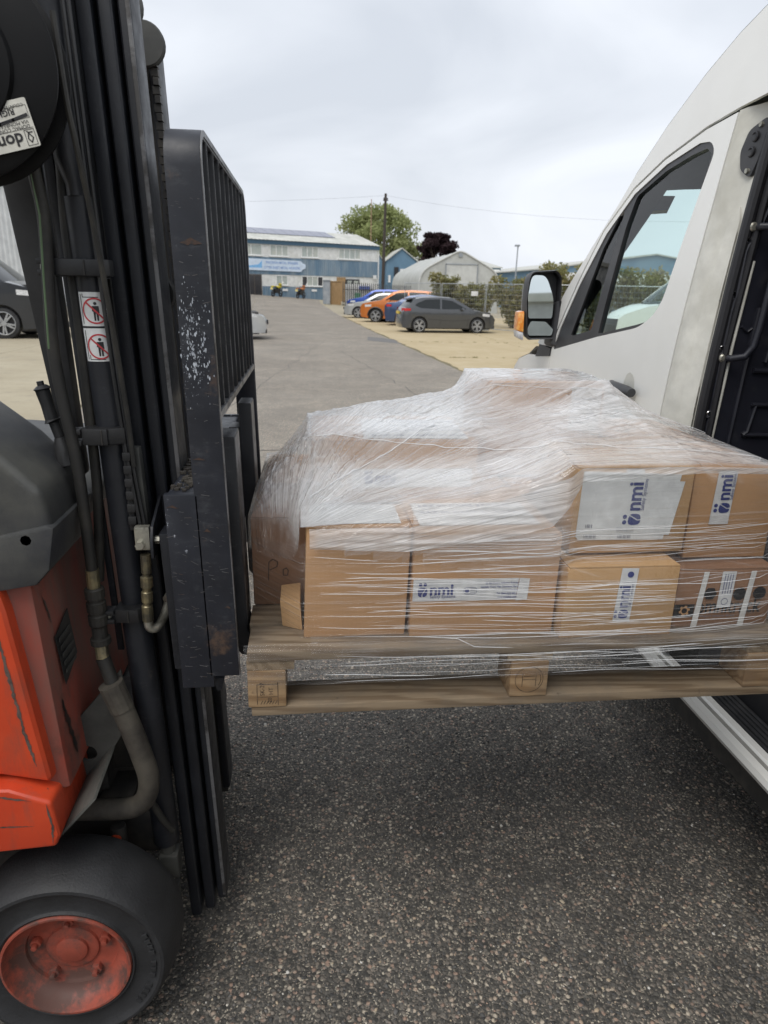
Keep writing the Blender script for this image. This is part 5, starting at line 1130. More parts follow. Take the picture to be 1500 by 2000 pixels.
# ================================================================== stretch film
def m_film(name, lo, hi, streak, haze_gain=1.0, seed=0.0, top=False):
    t = NT(name); o = t.map(t.obj(), loc=(seed, seed*1.7, 0))
    s = t.n('ShaderNodeSeparateXYZ', {0: o}); lay = t.n('ShaderNodeAttribute', attribute_name='layers').outputs['Fac']; ang = t.n('ShaderNodeAttribute', attribute_name='flow').outputs['Vector']
    # flow: (distance along the pull, distance across it)
    fl = t.n('ShaderNodeSeparateXYZ', {0: ang})
    wob = t.math('MULTIPLY', t.noise(t.map(ang, (2.0, 9, 1)), 1.0, 2), 0.035)
    across = t.math('ADD', fl.outputs[1], wob)
    v1 = t.n('ShaderNodeCombineXYZ', {0: t.math('MULTIPLY', fl.outputs[0], 1.6), 1: t.math('MULTIPLY', across, 150.0), 2: seed}).outputs[0]
    v2 = t.n('ShaderNodeCombineXYZ', {0: t.math('MULTIPLY', fl.outputs[0], 4.5), 1: t.math('MULTIPLY', across, 420.0), 2: seed+3}).outputs[0]
    a = t.noise(v1, 1.0, 3, 0.6); b = t.noise(v2, 1.0, 2, 0.6); patch = t.noise(o, 5.0, 4, 0.6)
    sk = t.math('ADD', t.math('MULTIPLY', t.ramp(a, [(0.60, 0.0), (0.70, 1.0)]), 0.75), t.math('MULTIPLY', t.ramp(b, [(0.63, 0.0), (0.70, 1.0)]), 0.6))
    sk = t.math('MULTIPLY', sk, t.math('MULTIPLY', t.ramp(patch, [(0.34, 0.10), (0.66, 1.0)]), t.math('ADD', t.math('MULTIPLY', lay, 0.8), 0.2)))
    base = t.math('MULTIPLY', t.math('MULTIPLY', lay, t.ramp(patch, [(0.25, lo), (0.75, hi)])), t.ramp(a, [(0.30, 0.50), (0.52, 1.0)]) if top else 1.0)
    fac_ = t.math('ADD', base, t.math('MULTIPLY', sk, streak), True)
    h = t.math('ADD', t.math('MULTIPLY', a, 1.0), t.math('ADD', t.math('MULTIPLY', b, 0.35), t.math('MULTIPLY', t.noise(o, 26, 4, 0.6), 0.9 if top else 0.25)))
    nm = t.bump(h, 0.9, 0.006)
    white = t.n('ShaderNodeMixShader', {0: 0.22, 1: t.n('ShaderNodeBsdfDiffuse', {'Color': (0.95, 0.965, 0.98, 1), 'Normal': nm}).outputs[0], 2: t.n('ShaderNodeBsdfTranslucent', {'Color': (0.86, 0.88, 0.90, 1), 'Normal': nm}).outputs[0]}).outputs[0]
    clear = t.n('ShaderNodeBsdfTransparent', {'Color': (0.985, 0.985, 0.985, 1)}).outputs[0]
    body = t.n('ShaderNodeMixShader', {0: fac_, 1: clear, 2: white}).outputs[0]
    gl = t.n('ShaderNodeBsdfGlossy', {'Color': (1, 1, 1, 1), 'Roughness': 0.08, 'Normal': nm}).outputs[0]
    return t.done(t.n('ShaderNodeMixShader', {0: t.schlick(nm, 0.05 if top else 0.022), 1: body, 2: gl}).outputs[0])
M['film'] = m_film('stretch_film', 0.50, 1.0, 0.75, seed=0.0, top=True)
M['film2'] = m_film('stretch_film_band', 0.0, 0.14, 0.62, seed=4.2)
M['film3'] = m_film('stretch_film_doubled', 0.25, 0.62, 0.7, seed=7.7)
M['pleat'] = (lambda t: t.done(t.n('ShaderNodeMixShader', {0: 0.55, 1: t.n('ShaderNodeBsdfTransparent').outputs[0], 2: t.bsdf((0.86, 0.88, 0.90), 0.2, 0, None, 0.6)}).outputs[0]))(NT('film_pleat'))

WR = empty('stretch_wrap', (0.46, 1.8, ZD), 'clear plastic stretch film wound over the boxes and pallet top', 'stretch wrap')
# taut sheet over the stacked boxes: membrane relaxed over the box tops
GXN, GYN = 400, 330
gx = np.linspace(-0.150, 1.090, GXN); gy = np.linspace(1.284, 2.31, GYN)
obs = np.full((GYN, GXN), -1.0)
XX, YY = np.meshgrid(gx, gy)
fr_ = np.interp(XX, [-0.138, -0.022, 0.205, 0.528, 0.796, 1.046], [1.512, 1.345, 1.333, 1.305, 1.305, 1.337])
outside = (YY < fr_) | (XX < -0.139) | (XX > 1.048) | (YY > 2.215)
for k_, (t_, x0, x1, y0, y1, z0, z1) in BX.items():
    m_ = (XX > x0-0.008) & (XX < x1+0.010) & (YY > y0-0.006) & (YY < y1+0.006); obs[m_] = np.maximum(obs[m_], z1+0.0065)
bumps = ((0.155, 1.80, 0.035, 1.362), (0.02, 1.60, 0.03, 1.322), (0.02, 1.56, 0.05, 1.27), (1.03, 1.72, 0.03, 1.305))
for (bx, by, br, bz) in bumps:
    m_ = (XX-bx)**2+(YY-by)**2 < br**2; obs[m_] = np.maximum(obs[m_], bz-0.4*((XX-bx)**2+(YY-by)**2)[m_]/br)
hgt = np.maximum(obs, ZD+0.002); edge_z = ZD+0.002
hgt[0, :] = edge_z; hgt[-1, :] = edge_z; hgt[:, 0] = edge_z; hgt[:, -1] = edge_z
for it in range(900):
    a_n = 0.25*(hgt[:-2, 1:-1]+hgt[2:, 1:-1]+hgt[1:-1, :-2]+hgt[1:-1, 2:])
    hgt[1:-1, 1:-1] = np.maximum(a_n, obs[1:-1, 1:-1]); hgt[outside] = edge_z
    if it < 300:                                   # first pulled flat on a coarse scale
        s_ = 6; a_n = 0.25*(hgt[:-2*s_, s_:-s_]+hgt[2*s_:, s_:-s_]+hgt[s_:-s_, :-2*s_]+hgt[s_:-s_, 2*s_:])
        hgt[s_:-s_, s_:-s_] = np.maximum(np.maximum(hgt[s_:-s_, s_:-s_]*0.5+a_n*0.5, a_n*0.98), obs[s_:-s_, s_:-s_]) if it < 60 else hgt[s_:-s_, s_:-s_]
def hull1(hv):
    n_ = len(hv); st_ = []
    for i in range(n_):
        while len(st_) > 1 and (hv[st_[-1]]-hv[st_[-2]])*(i-st_[-2]) <= (hv[i]-hv[st_[-2]])*(st_[-1]-st_[-2]): st_.pop()
        st_.append(i)
    return np.interp(np.arange(n_), st_, hv[st_])
hul = hgt.copy()
for _ in range(2):
    for j in range(GYN): hul[j] = hull1(hul[j])
    for i in range(GXN): hul[:, i] = hull1(hul[:, i])
    hul[outside] = edge_z
hgt = hgt+(hul-hgt)*0.72
def vnoise(x, y, seed):
    r_ = np.random.default_rng(seed); G = r_.random((64, 64)); xi = np.floor(x).astype(int); yi = np.floor(y).astype(int); fx_ = x-xi; fy_ = y-yi; fx_ = fx_*fx_*(3-2*fx_); fy_ = fy_*fy_*(3-2*fy_)
    g_ = lambda i, j: G[i % 64, j % 64]
    return (g_(xi, yi)*(1-fx_)+g_(xi+1, yi)*fx_)*(1-fy_)+(g_(xi, yi+1)*(1-fx_)+g_(xi+1, yi+1)*fx_)*fy_
sm_ = lambda a, b, v: (lambda q: q*q*(3-2*q))(np.clip((v-a)/(b-a), 0, 1))
free = np.clip((hgt-obs-0.004)/0.03, 0, 1)
wr = (vnoise(XX*12+YY*3, YY*70-XX*22, 1)-0.5)*0.006+(vnoise(XX*22+YY*30, YY*24, 2)-0.5)*0.005+np.exp(-((XX-0.0)/0.10)**2)*np.exp(-((YY-1.52)/0.10)**2)*np.abs(vnoise(XX*60, YY*50, 3)-0.5)*0.03
inner = np.clip((YY-fr_-0.006)/0.04, 0, 1)*np.clip((2.20-YY)/0.05, 0, 1)*np.clip((XX+0.13)/0.03, 0, 1)*np.clip((1.04-XX)/0.03, 0, 1)
r0_ = np.hypot(XX+0.05, YY-1.33); t0_ = np.arctan2(YY-1.33, XX+0.05)+0.10*(vnoise(XX*5, YY*5, 40)-0.5)
crease = np.abs(vnoise(r0_*7+9, t0_*34, 41)-0.5)*0.011+np.abs(vnoise(r0_*11+2, t0_*75, 42)-0.5)*0.006
cross = np.abs(vnoise((XX*0.8-YY*0.6)*6, (XX*0.6+YY*0.8)*55, 43)-0.5)*0.007*sm_(0.45, 0.6, vnoise(XX*4+5, YY*4+1, 44))
crump = np.exp(-(((XX-0.0)/0.13)**2+((YY-1.58)/0.16)**2))*np.abs(vnoise(XX*75, YY*65, 45)-0.5)*0.022
top_z = hgt+(wr*0.6+crease+cross+crump)*(0.30+0.70*free)*inner+0.0025*inner
gyv, gxv = np.gradient(top_z, gy, gx); steep = np.sqrt(gyv**2+gxv**2)
def film_height(x, y):
    i = np.clip((x-gx[0])/(gx[1]-gx[0]), 0, GXN-1.001); j = np.clip((y-gy[0])/(gy[1]-gy[0]), 0, GYN-1.001)
    i0, j0 = int(i), int(j); u, v = i-i0, j-j0
    return float((top_z[j0, i0]*(1-u)+top_z[j0, i0+1]*u)*(1-v)+(top_z[j0+1, i0]*(1-u)+top_z[j0+1, i0+1]*u)*v)
# layers of film: many passes over the top, one or two on the upright sides
layers = np.maximum(np.clip(1.15-steep*0.42, 0.0, 1.0), sm_(0.004, 0.03, hgt-obs)*sm_(1.10, 1.18, hgt)*0.9*(1-sm_(0.50, 0.56, XX)*(1-sm_(1.37, 1.42, YY))))*(1-sm_(-0.005, -0.05, XX)*(1-sm_(1.12, 1.2, hgt)))*(0.56+0.62*vnoise(XX*6+3, YY*6, 8))
bare = np.exp(-(((XX-0.60)/0.13)**2+((YY-1.86)/0.05)**2)); layers *= 1-0.6*bare
for (bx, by, sx_, sy_, k_) in ((0.62, 1.79, 0.14, 0.06, 0.65), (0.30, 1.54, 0.20, 0.05, 0.72), (0.10, 1.55, 0.05, 0.05, 0.5), (0.95, 1.60, 0.08, 0.06, 0.4)): layers *= 1-k_*np.exp(-(((XX-bx)/sx_)**2+((YY-by)/sy_)**2))
arc = np.cumsum(np.sqrt(1+np.vstack([np.zeros((1, GXN)), np.diff(top_z, axis=0)/(gy[1]-gy[0])])**2), axis=0)*(gy[1]-gy[0])
ang = 0.10+0.45*(vnoise(XX*1.6+7, YY*1.6, 21)-0.4); ang[steep > 2.2] *= 0.25
rad_ = np.hypot(XX+0.05, YY-1.33); the_ = np.arctan2(YY-1.33, XX+0.05)
flow_u = rad_; flow_v = 0.42*the_+0.15*arc
def film_obj(name, vx, faces_n, lay_, fu, fv, mat, drop=None):
    ny_, nx_ = faces_n; idx = np.arange(ny_*nx_).reshape(ny_, nx_)
    quads = np.stack([idx[:-1, :-1], idx[:-1, 1:], idx[1:, 1:], idx[1:, :-1]], -1).reshape(-1, 4)
    if drop is not None: quads = quads[~drop.reshape(-1)[quads].any(axis=1)]
    off = np.array(woff(WR)); me = bpy.data.meshes.new(name); me.from_pydata((vx.reshape(-1, 3)-off).tolist(), [], quads.tolist())
    a1 = me.attributes.new('layers', 'FLOAT', 'POINT'); a1.data.foreach_set('value', lay_.reshape(-1).astype(np.float32))
    a2 = me.attributes.new('flow', 'FLOAT_VECTOR', 'POINT'); a2.data.foreach_set('vector', np.stack([fu.reshape(-1), fv.reshape(-1), np.zeros(fu.size)], -1).astype(np.float32).reshape(-1))
    for p_ in me.polygons: p_.use_smooth = True
    me.materials.append(mat); o = bpy.data.objects.new(name, me); COL.objects.link(o); o.parent = WR; return o
YS_ = YY.copy()
for i in range(GXN):
    j = int(np.argmax(YY[:, i] >= fr_[:, i])); YS_[j, i] = fr_[j, i]
film_obj('film_sheet', np.stack([XX, YS_, top_z], -1), (GYN, GXN), layers, flow_u, flow_v, M['film'], YY < fr_)
# a band wound round the deck edge, hanging over the boards
def band(name, x0, x1, zlo, zhi, yfun, n=160, m=26, lay=0.5, tilt=0.0, wob=0.003, mat='film2', seed=1):
    U, V = np.meshgrid(np.linspace(0, 1, n), np.linspace(0, 1, m)); X_ = x0+(x1-x0)*U; Z_ = zlo(X_)+(zhi(X_)-zlo(X_))*V
    Y_ = yfun(X_, Z_)-wob*vnoise(X_*9+seed, Z_*120, seed)
    return film_obj(name, np.stack([X_, Y_, Z_], -1), (m, n), np.full(X_.shape, lay), X_, Z_-X_*tilt, M[mat])
cst = lambda c: (lambda x: x*0+c)
band('film_band', -0.136, 1.072, cst(0.862), cst(0.955), lambda x, z: np.where(z > ZD, PY0-0.006+(z-ZD)*0.3, PY0-0.006), lay=0.35, tilt=0.012)
band('film_band', 0.0, 1.06, cst(0.934), cst(0.952), lambda x, z: np.interp(z, [0.934, 0.940, 0.952], [1.288, 1.292, 1.335]), lay=0.45, tilt=0.03, wob=0.004, mat='film2', seed=9)
def yfront(x, z):
    """front of the taut film on the upright side, level by level"""
    pts = [(-0.14, 1.50), (-0.018, 1.346), (0.21, 1.334), (0.536, 1.306), (0.79, 1.306), (1.04, 1.338), (1.075, 1.45)]
    hi = [(-0.14, 1.50), (-0.018, 1.346), (0.21, 1.334), (0.53, 1.334), (0.57, 1.368), (0.83, 1.368), (1.04, 1.388), (1.075, 1.48)]
    f = lambda P_: np.interp(x, [p[0] for p in P_], [p[1] for p in P_])
    k = np.clip((z-1.06)/0.06, 0, 1); return f(pts)*(1-k)+f(hi)*k
band('film_band', -0.14, 1.07, cst(ZD+0.004), lambda x: np.interp(x, [-0.14, -0.02, 0.0, 0.2, 0.53, 0.57, 0.83, 1.07], [1.12, 1.15, 1.168, 1.165, 1.155, 1.28, 1.285, 1.27]), lambda x, z: yfront(x, z)-0.003, 200, 60, 0.35, 0.02, 0.004, 'film2', 3)
# a diagonal pass rising to the right across the upper front
band('film_band', 0.0, 1.07, lambda x: np.interp(x, [0, 0.2, 0.4, 0.5, 0.57, 0.83, 1.07], [1.145, 1.140, 1.165, 1.19, 1.275, 1.292, 1.282]), lambda x: np.interp(x, [0, 0.2, 0.4, 0.56, 0.83, 1.07], [1.188, 1.192, 1.25, 1.304, 1.306, 1.295]), lambda x, z: yfront(x, z)-0.008, 180, 40, 1.0, 0.22, 0.006, 'film3', 5)
# pleats: narrow bunched folds of film lying on the sheets
mb = MB(); g = random.Random(31)
for k in range(150):
    z = g.uniform(0.95, 1.165) if k % 5 else g.uniform(0.865, 0.95)
    x0_ = g.uniform(-0.05, 0.85); x1_ = min(1.05, x0_+g.uniform(0.12, 0.7)); sl = g.uniform(-0.035, 0.045); r_ = g.choice((0.0003, 0.0004, 0.0005, 0.0007)); pts = []
    for i in range(9):
        x = x0_+(x1_-x0_)*i/8; zz_ = z+sl*(x-x0_)+0.0025*math.sin(x*17+k)
        y = (float(yfront(np.array(x), np.array(zz_))) if zz_ > ZD+0.004 else PY0-0.004)-0.0085
        if (x < 0.53 and zz_ > 1.165) or (x > 0.80 and 0.95 < zz_ < 1.08 and k % 3): continue
        pts.append((x, y, zz_))
    if len(pts) > 2: mb.tube(pts, [r_*0.3]+[r_]*(len(pts)-2)+[r_*0.3], 4, False)
for k in range(30):                                   # over the top, fanning out from the left front corner
    th_ = g.uniform(0.05, 1.25); ra = g.uniform(0.05, 0.8); rb = ra+g.uniform(0.08, 0.4); r_ = g.choice((0.0003, 0.0004, 0.0005, 0.0008)); pts = []; th2 = th_+g.gauss(0, 0.12)
    for i in range(14):
        q = ra+(rb-ra)*i/13; t2 = th_+(th2-th_)*i/13; x = -0.05+q*math.cos(t2); y = 1.33+q*math.sin(t2)
        if not (-0.12 < x < 1.06 and 1.37 < y < 2.2): break
        pts.append((x, y, film_height(x, y)+0.0008))
    if len(pts) > 4: mb.tube(pts, [r_*0.3]+[r_]*(len(pts)-2)+[r_*0.3], 4, False)
o = mb.build('film_pleats', M['pleat'], WR, normals=False); o['kind'] = 'stuff'
def rope(pts, r, n=40):
    q = []
    for i in range(n+1):
        u = i/n*(len(pts)-1); k = min(int(u), len(pts)-2); f = u-k; x = pts[k][0]*(1-f)+pts[k+1][0]*f; y = pts[k][1]*(1-f)+pts[k+1][1]*f
        q.append((x, y, film_height(x, y)+0.003))
    return MB().tube(q, [r*(0.6+0.5*math.sin(i*0.7)**2) for i in range(n+1)], 6).build('film_edge', M['pleat'], WR)
rope([(-0.03, 1.60), (0.20, 1.56), (0.42, 1.52), (0.62, 1.47), (0.84, 1.44), (1.05, 1.46)], 0.0011)
rope([(0.0, 1.42), (0.16, 1.52), (0.30, 1.62)], 0.0012); rope([(0.10, 1.85), (0.45, 1.83), (0.80, 1.80), (1.04, 1.72)], 0.0009)
# ================================================================== the white van
M['white_paint'] = mk('white_van_paint', (0.83, 0.83, 0.80), (0.79, 0.785, 0.745), 2.2, (0.52, 0.85), 0.28, 0.34, coat=0.35, var=0.02)
M['jamb'] = mk('dusty_white_jamb', (0.66, 0.655, 0.60), (0.50, 0.49, 0.43), 5, (0.45, 0.72), 0.4)
M['trim'] = mk('black_trim', (0.035, 0.036, 0.040), (0.055, 0.055, 0.058), 5, rough=0.45)
M['seal'] = mk('rubber_seal', (0.016, 0.016, 0.019), None, 8, rough=0.5)
M['bulk'] = mk('bulkhead_plastic', (0.016, 0.017, 0.025), (0.045, 0.045, 0.050), 9, (0.58, 0.74), 0.42, bump=0.1)
M['lining'] = mk('cab_lining', (0.075, 0.075, 0.075), None, 6, rough=0.8)
M['chrome'] = mk('chrome', (0.7, 0.7, 0.72), None, 6, rough=0.15, metal=1.0)
M['mirror'] = mk('mirror_glass', (0.80, 0.86, 0.85), None, 3, rough=0.02, metal=1.0, var=0.0)
M['amber'] = mk('amber_lens', (0.85, 0.28, 0.04), (0.95, 0.55, 0.15), 60, rough=0.2, coat=0.5)
M['lens'] = mk('clear_lens', (0.75, 0.76, 0.77), (0.45, 0.46, 0.48), 30, rough=0.12, coat=0.6)
def m_glass(name, tint, ior=1.45):
    t = NT(name); tr = t.n('ShaderNodeBsdfTransparent', {'Color': (*tint, 1)}).outputs[0]; gl = t.n('ShaderNodeBsdfGlossy', {'Roughness': 0.01}).outputs[0]
    return t.done(t.n('ShaderNodeMixShader', {0: t.schlick(None, 0.05), 1: tr, 2: gl}).outputs[0])
M['glass'] = m_glass('tinted_glass', (0.84, 0.94, 0.925))
M['glass_dark'] = m_glass('dark_tinted_glass', (0.30, 0.36, 0.36))
XC = 2.16
def sx(y, z):
    x = 1.17
    if z < 0.9: x += 0.03*((0.9-z)/0.5)**2
    if z > 1.15: x += 0.085*((z-1.15)/0.95)**1.5
    if y > 3.5: x += 0.30*((y-3.5)/1.4)**2
    return x
VN = empty('van', (XC, 1.6, 0), 'white high roof panel van with its side door open, beside the pallet', 'van')
Lf = lambda off=0.0: (lambda y, z, d: (sx(y, z)+off+d, y, z)); Rt = lambda off=0.0: (lambda y, z, d: (2*XC-sx(y, z)-off-d, y, z))
def vp(name, mat, poly, fn, holes=(), step=0.07, thick=0.012, parent=None, bevel=0):
    mb = MB(); panel(mb, poly, fn, holes, step, thick); return mb.build(name, mat, parent or VN, angle=40, bevel=bevel)
arch = [(3.95+0.40*math.cos(a), 0.36+0.40*math.sin(a)) for a in [PI*k/14 for k in range(15)]]
fender = [(3.382, 1.355), (3.52, 1.345), (3.74, 1.335), (4.01, 1.285), (4.35, 1.165), (4.70, 1.02), (4.86, 0.88), (4.90, 0.42), (4.36, 0.40)]+arch[1:-1]+[(3.54, 0.40), (3.382, 0.42)]
vp('front_wing', M['white_paint'], fender, Lf(), step=0.08)
winout = rounded([(3.355, 1.388), (2.85, 1.482), (2.50, 1.537), (2.375, 1.60), (2.262, 2.075), (2.30, 2.108), (2.37, 2.115), (2.57, 2.083), (2.78, 2.013), (2.97, 1.885), (3.15, 1.69), (3.30, 1.49)], [0.01, 0, 0.05, 0.08, 0.03, 0.02, 0, 0, 0, 0, 0, 0], 4)
door = [(2.236, 0.47), (2.226, 1.30), (2.214, 1.60), (2.196, 1.90), (2.186, 2.165), (2.35, 2.150), (2.59, 2.100), (2.79, 2.030), (3.0, 1.895), (3.17, 1.70), (3.33, 1.48), (3.376, 1.385), (3.376, 0.47)]
DR = vp('cab_door', M['white_paint'], door, Lf(), [winout], 0.06)
gmain = rounded([(2.862, 1.492), (2.80, 1.90), (2.762, 2.003), (2.57, 2.062), (2.41, 2.086), (2.32, 2.092), (2.283, 2.070), (2.292, 1.94), (2.378, 1.605), (2.42, 1.566), (2.53, 1.545)], [0.01, 0, 0.02, 0, 0, 0.01, 0.01, 0, 0.02, 0.02, 0], 3)
gq = rounded([(3.165, 1.462), (3.09, 1.595), (2.98, 1.825), (2.862, 1.968), (2.846, 1.950), (2.938, 1.503)], [0.02, 0, 0, 0.01, 0.01, 0.02], 3)
vp('window_frame', M['trim'], winout, Lf(0.004), [gmain, gq], 0.05, 0.022, DR)
vp('window_glass', M['glass'], gmain, Lf(0.014), (), 0.08, None, DR); vp('quarter_glass', M['glass_dark'], gq, Lf(0.012), (), 0.08, None, DR)
# door handle in its scoop
mb = MB(); n = 20
mb.tube([(sx(2.62, 1.325)-0.004, 2.63, 1.322), (sx(2.6, 1.325)-0.030, 2.58, 1.322), (sx(2.5, 1.32)-0.036, 2.50, 1.320), (sx(2.45, 1.32)-0.034, 2.43, 1.316), (sx(2.4, 1.31)-0.026, 2.405, 1.314)], [0.014, 0.020, 0.024, 0.026, 0.020], 14, squash=0.8)
mb.build('door_handle', M['trim'], DR)
mb = MB(); mb.grid(lambda u, v: (sx(2.49, 1.36)-0.0015+0.020*math.sin(PI*min(1, v*1.0))*math.sin(PI*u)*0.0-0.001, 2.49+0.045*math.cos(PI*u)*(1-v*0.0)*math.sqrt(max(0, 1-(v)**2)), 1.318+0.060*v), 12, 8)
mb.build('handle_scoop', M['jamb'], DR)
# black cowl corner below the quarter light
vp('wing_corner_trim', M['trim'], [(3.384, 1.392), (3.384, 1.355), (3.60, 1.335), (3.56, 1.40)], Lf(-0.003), (), 0.05, 0.012)
# B pillar and door jamb
def jam(y, z, d): return (sx(y, z)+d+max(0, 2.165-y)*0.45+(0.006 if y < 2.14 else 0), y, z)
vp('b_pillar', M['jamb'], [(2.070, 0.47), (2.228, 0.47), (2.218, 1.30), (2.206, 1.60), (2.188, 1.90), (2.178, 2.168), (2.070, 2.178)], jam, (), 0.03)
vp('pillar_rib', M['jamb'], [(2.088, 0.60), (2.130, 0.60), (2.135, 1.60), (2.118, 1.86), (2.095, 1.90), (2.085, 1.86)], lambda y, z, d: (jam(y, z, 0)[0]-0.006+d, y, z), (), 0.03, 0.008)
SL = MB().tube([(sx(2.06, z)+0.045, 2.056, z) for z in [0.47, 0.8, 1.1, 1.28, 1.34, 1.5, 1.7, 1.9, 2.05, 2.12]]+[(1.36, 2.02, 2.165), (1.38, 1.9, 2.175)], 0.017, 10).build('door_seal', M['seal'], VN)
MB().tube([(sx(2.06, z)+0.070, 2.044, z) for z in [0.60, 0.8, 1.1, 1.5, 1.9, 2.08]], 0.011, 8).build('door_seal', M['seal'], VN)
MB().tube([(sx(2.06, z)+0.088, 2.046, z) for z in [0.62, 0.9, 1.2, 1.5, 1.75]], 0.0055, 8).build('seam_strip', M['jamb'], VN)
lt = vp('latch_plate', M['trim'], rounded([(2.075, 2.02), (2.085, 1.975), (2.118, 2.0), (2.132, 2.05), (2.122, 2.105), (2.078, 2.135), (2.068, 2.10)], 0.012, 3), lambda y, z, d: (jam(y, z, 0)[0]-0.012+d, y, z), (), 0.02, 0.014)
for (y, z, r) in ((2.090, 2.115, 0.007), (2.095, 1.995, 0.007)): MB().cyl((jam(y, z, 0)[0]-0.018, y, z), (jam(y, z, 0)[0]-0.008, y, z), r, 10).build('bolt', M['zinc'], lt)
for (y, z) in ((2.100, 2.085), (2.100, 2.045)): MB().lathe([(0.008, 0.002), (0.011, -0.004), (0.015, -0.002), (0.015, 0.004)], (jam(y, z, 0)[0]-0.012, y, z), 'x', 16).build('latch_ring', M['seal'], lt)
# upper side, screen pillar and roof
sil = [(3.60, 1.405), (3.50, 1.48), (3.38, 1.60), (3.27, 1.70), (3.10, 1.835), (2.94, 1.965), (2.81, 2.085), (2.64, 2.215), (2.45, 2.33), (2.30, 2.40), (2.10, 2.465), (1.80, 2.52), (1.2, 2.55), (-2.6, 2.55)]
seam = [(-2.6, 2.19), (2.06, 2.185), (2.19, 2.177), (2.35, 2.160), (2.595, 2.109), (2.80, 2.038), (3.008, 1.903), (3.18, 1.705), (3.34, 1.485), (3.386, 1.400), (3.55, 1.398)]
vp('roof_side', M['white_paint'], seam+sil, Lf(), (), 0.09)
full_r = [(-2.6, 0.45), (3.40, 0.42), (3.54, 0.40)]+arch[::-1][1:-1]+[(4.36, 0.40), (4.90, 0.42), (4.86, 0.88), (4.70, 1.02), (4.35, 1.165), (4.01, 1.285), (3.74, 1.335), (3.60, 1.39)]+sil[1:]
vp('far_side', M['white_paint'], full_r, Rt(), [winout], 0.12); vp('far_window_glass', M['glass'], winout, Rt(0.01), (), 0.1, None)
vp('rear_side', M['white_paint'], [(-2.6, 0.45), (0.70, 0.45), (0.70, 2.186), (-2.6, 2.186)], Lf(), (), 0.15)
def loft(name, mat, rows, holes=None, ns=16, parent=None, off=0.0):
    mb = MB()
    def f(u, v):
        t_ = v*(len(rows)-1); i = min(int(t_), len(rows)-2); k = t_-i; a, b = rows[i], rows[i+1]
        y, z, dy, dz = (a[j]*(1-k)+b[j]*k for j in range(4)); s = 2*u-1; w_ = XC-sx(y, z)-off
        return (XC+s*w_, y+dy*(1-abs(s)**2.2)-0.0, z+dz*(1-abs(s)**2.6))
    mb.grid(f, ns, (len(rows)-1)*2); return mb.build(name, mat, parent or VN, angle=50)
loft('windscreen', M['glass'], [(3.585, 1.412, 0.26, -0.02), (3.38, 1.598, 0.24, 0.0), (3.10, 1.833, 0.22, 0.02), (2.83, 2.055, 0.19, 0.045)], off=0.05)
loft('roof', M['white_paint'], [(2.835, 2.052, 0.19, 0.045), (2.81, 2.087, 0.19, 0.05), (2.64, 2.217, 0.17, 0.09), (2.45, 2.332, 0.15, 0.12), (2.30, 2.402, 0.13, 0.14), (2.10, 2.467, 0.10, 0.15), (1.80, 2.522, 0.06, 0.16), (1.2, 2.552, 0.0, 0.16), (-2.6, 2.552, 0.0, 0.16)])
for s in (1, -1):                                       # screen pillars seen from the side and from inside
    rows = [(3.60, 1.405), (3.50, 1.485), (3.38, 1.602), (3.10, 1.838), (2.93, 1.975), (2.80, 2.09)]
    mb = MB(); 
    for y, z in rows:
        w_ = XC-sx(y, z)
        for (dx, dy) in ((0.0, 0.0), (0.055, 0.055), (0.075, 0.02), (0.06, -0.05), (0.012, -0.06)): mb.v.append((XC-s*(w_-dx), y+dy*0.8, z+dy*0.5))
    mb.f = [(i*5+k, i*5+(k+1) % 5, (i+1)*5+(k+1) % 5, (i+1)*5+k) for i in range(len(rows)-1) for k in range(5)]
    mb.build('screen_pillar', M['white_paint'], VN)
    mb = MB()
    for y, z in rows:
        w_ = XC-sx(y, z)
        for (dx, dy) in ((0.035, -0.045), (0.085, 0.045), (0.125, 0.02), (0.115, -0.07)): mb.v.append((XC-s*(w_-dx), y+dy*0.8, z+dy*0.5))
    mb.f = [(i*4+k, i*4+(k+1) % 4, (i+1)*4+(k+1) % 4, (i+1)*4+k) for i in range(len(rows)-1) for k in range(4)]
    mb.build('pillar_trim', M['lining'], VN)
loft('bonnet', M['white_paint'], [(3.62, 1.385, 0.26, -0.03), (3.74, 1.338, 0.24, 0.02), (4.01, 1.288, 0.2, 0.04), (4.35, 1.168, 0.18, 0.05), (4.70, 1.022, 0.16, 0.04), (4.86, 0.88, 0.16, 0.0)])
loft('front_grille', M['trim'], [(4.862, 0.878, 0.16, 0.0), (4.89, 0.70, 0.17, 0.0)]); loft('bumper', M['trim'], [(4.888, 0.698, 0.19, 0.0), (4.90, 0.42, 0.17, 0)])
loft('rear_end', M['white_paint'], [(-2.6, 2.55, -0.05, 0.16), (-2.62, 1.5, -0.05, 0), (-2.62, 0.45, -0.05, 0)])
for s in (1, -1):
    mb = MB(); mb.grid(lambda u, v: (XC-s*(XC-sx(4.55+0.3*u, 0.98)-0.005-0.16*u*v), 4.45+0.40*u, 0.86+0.20*v*(1-0.35*u)+0.01), 8, 6); mb.build('headlight', M['lens'], VN)
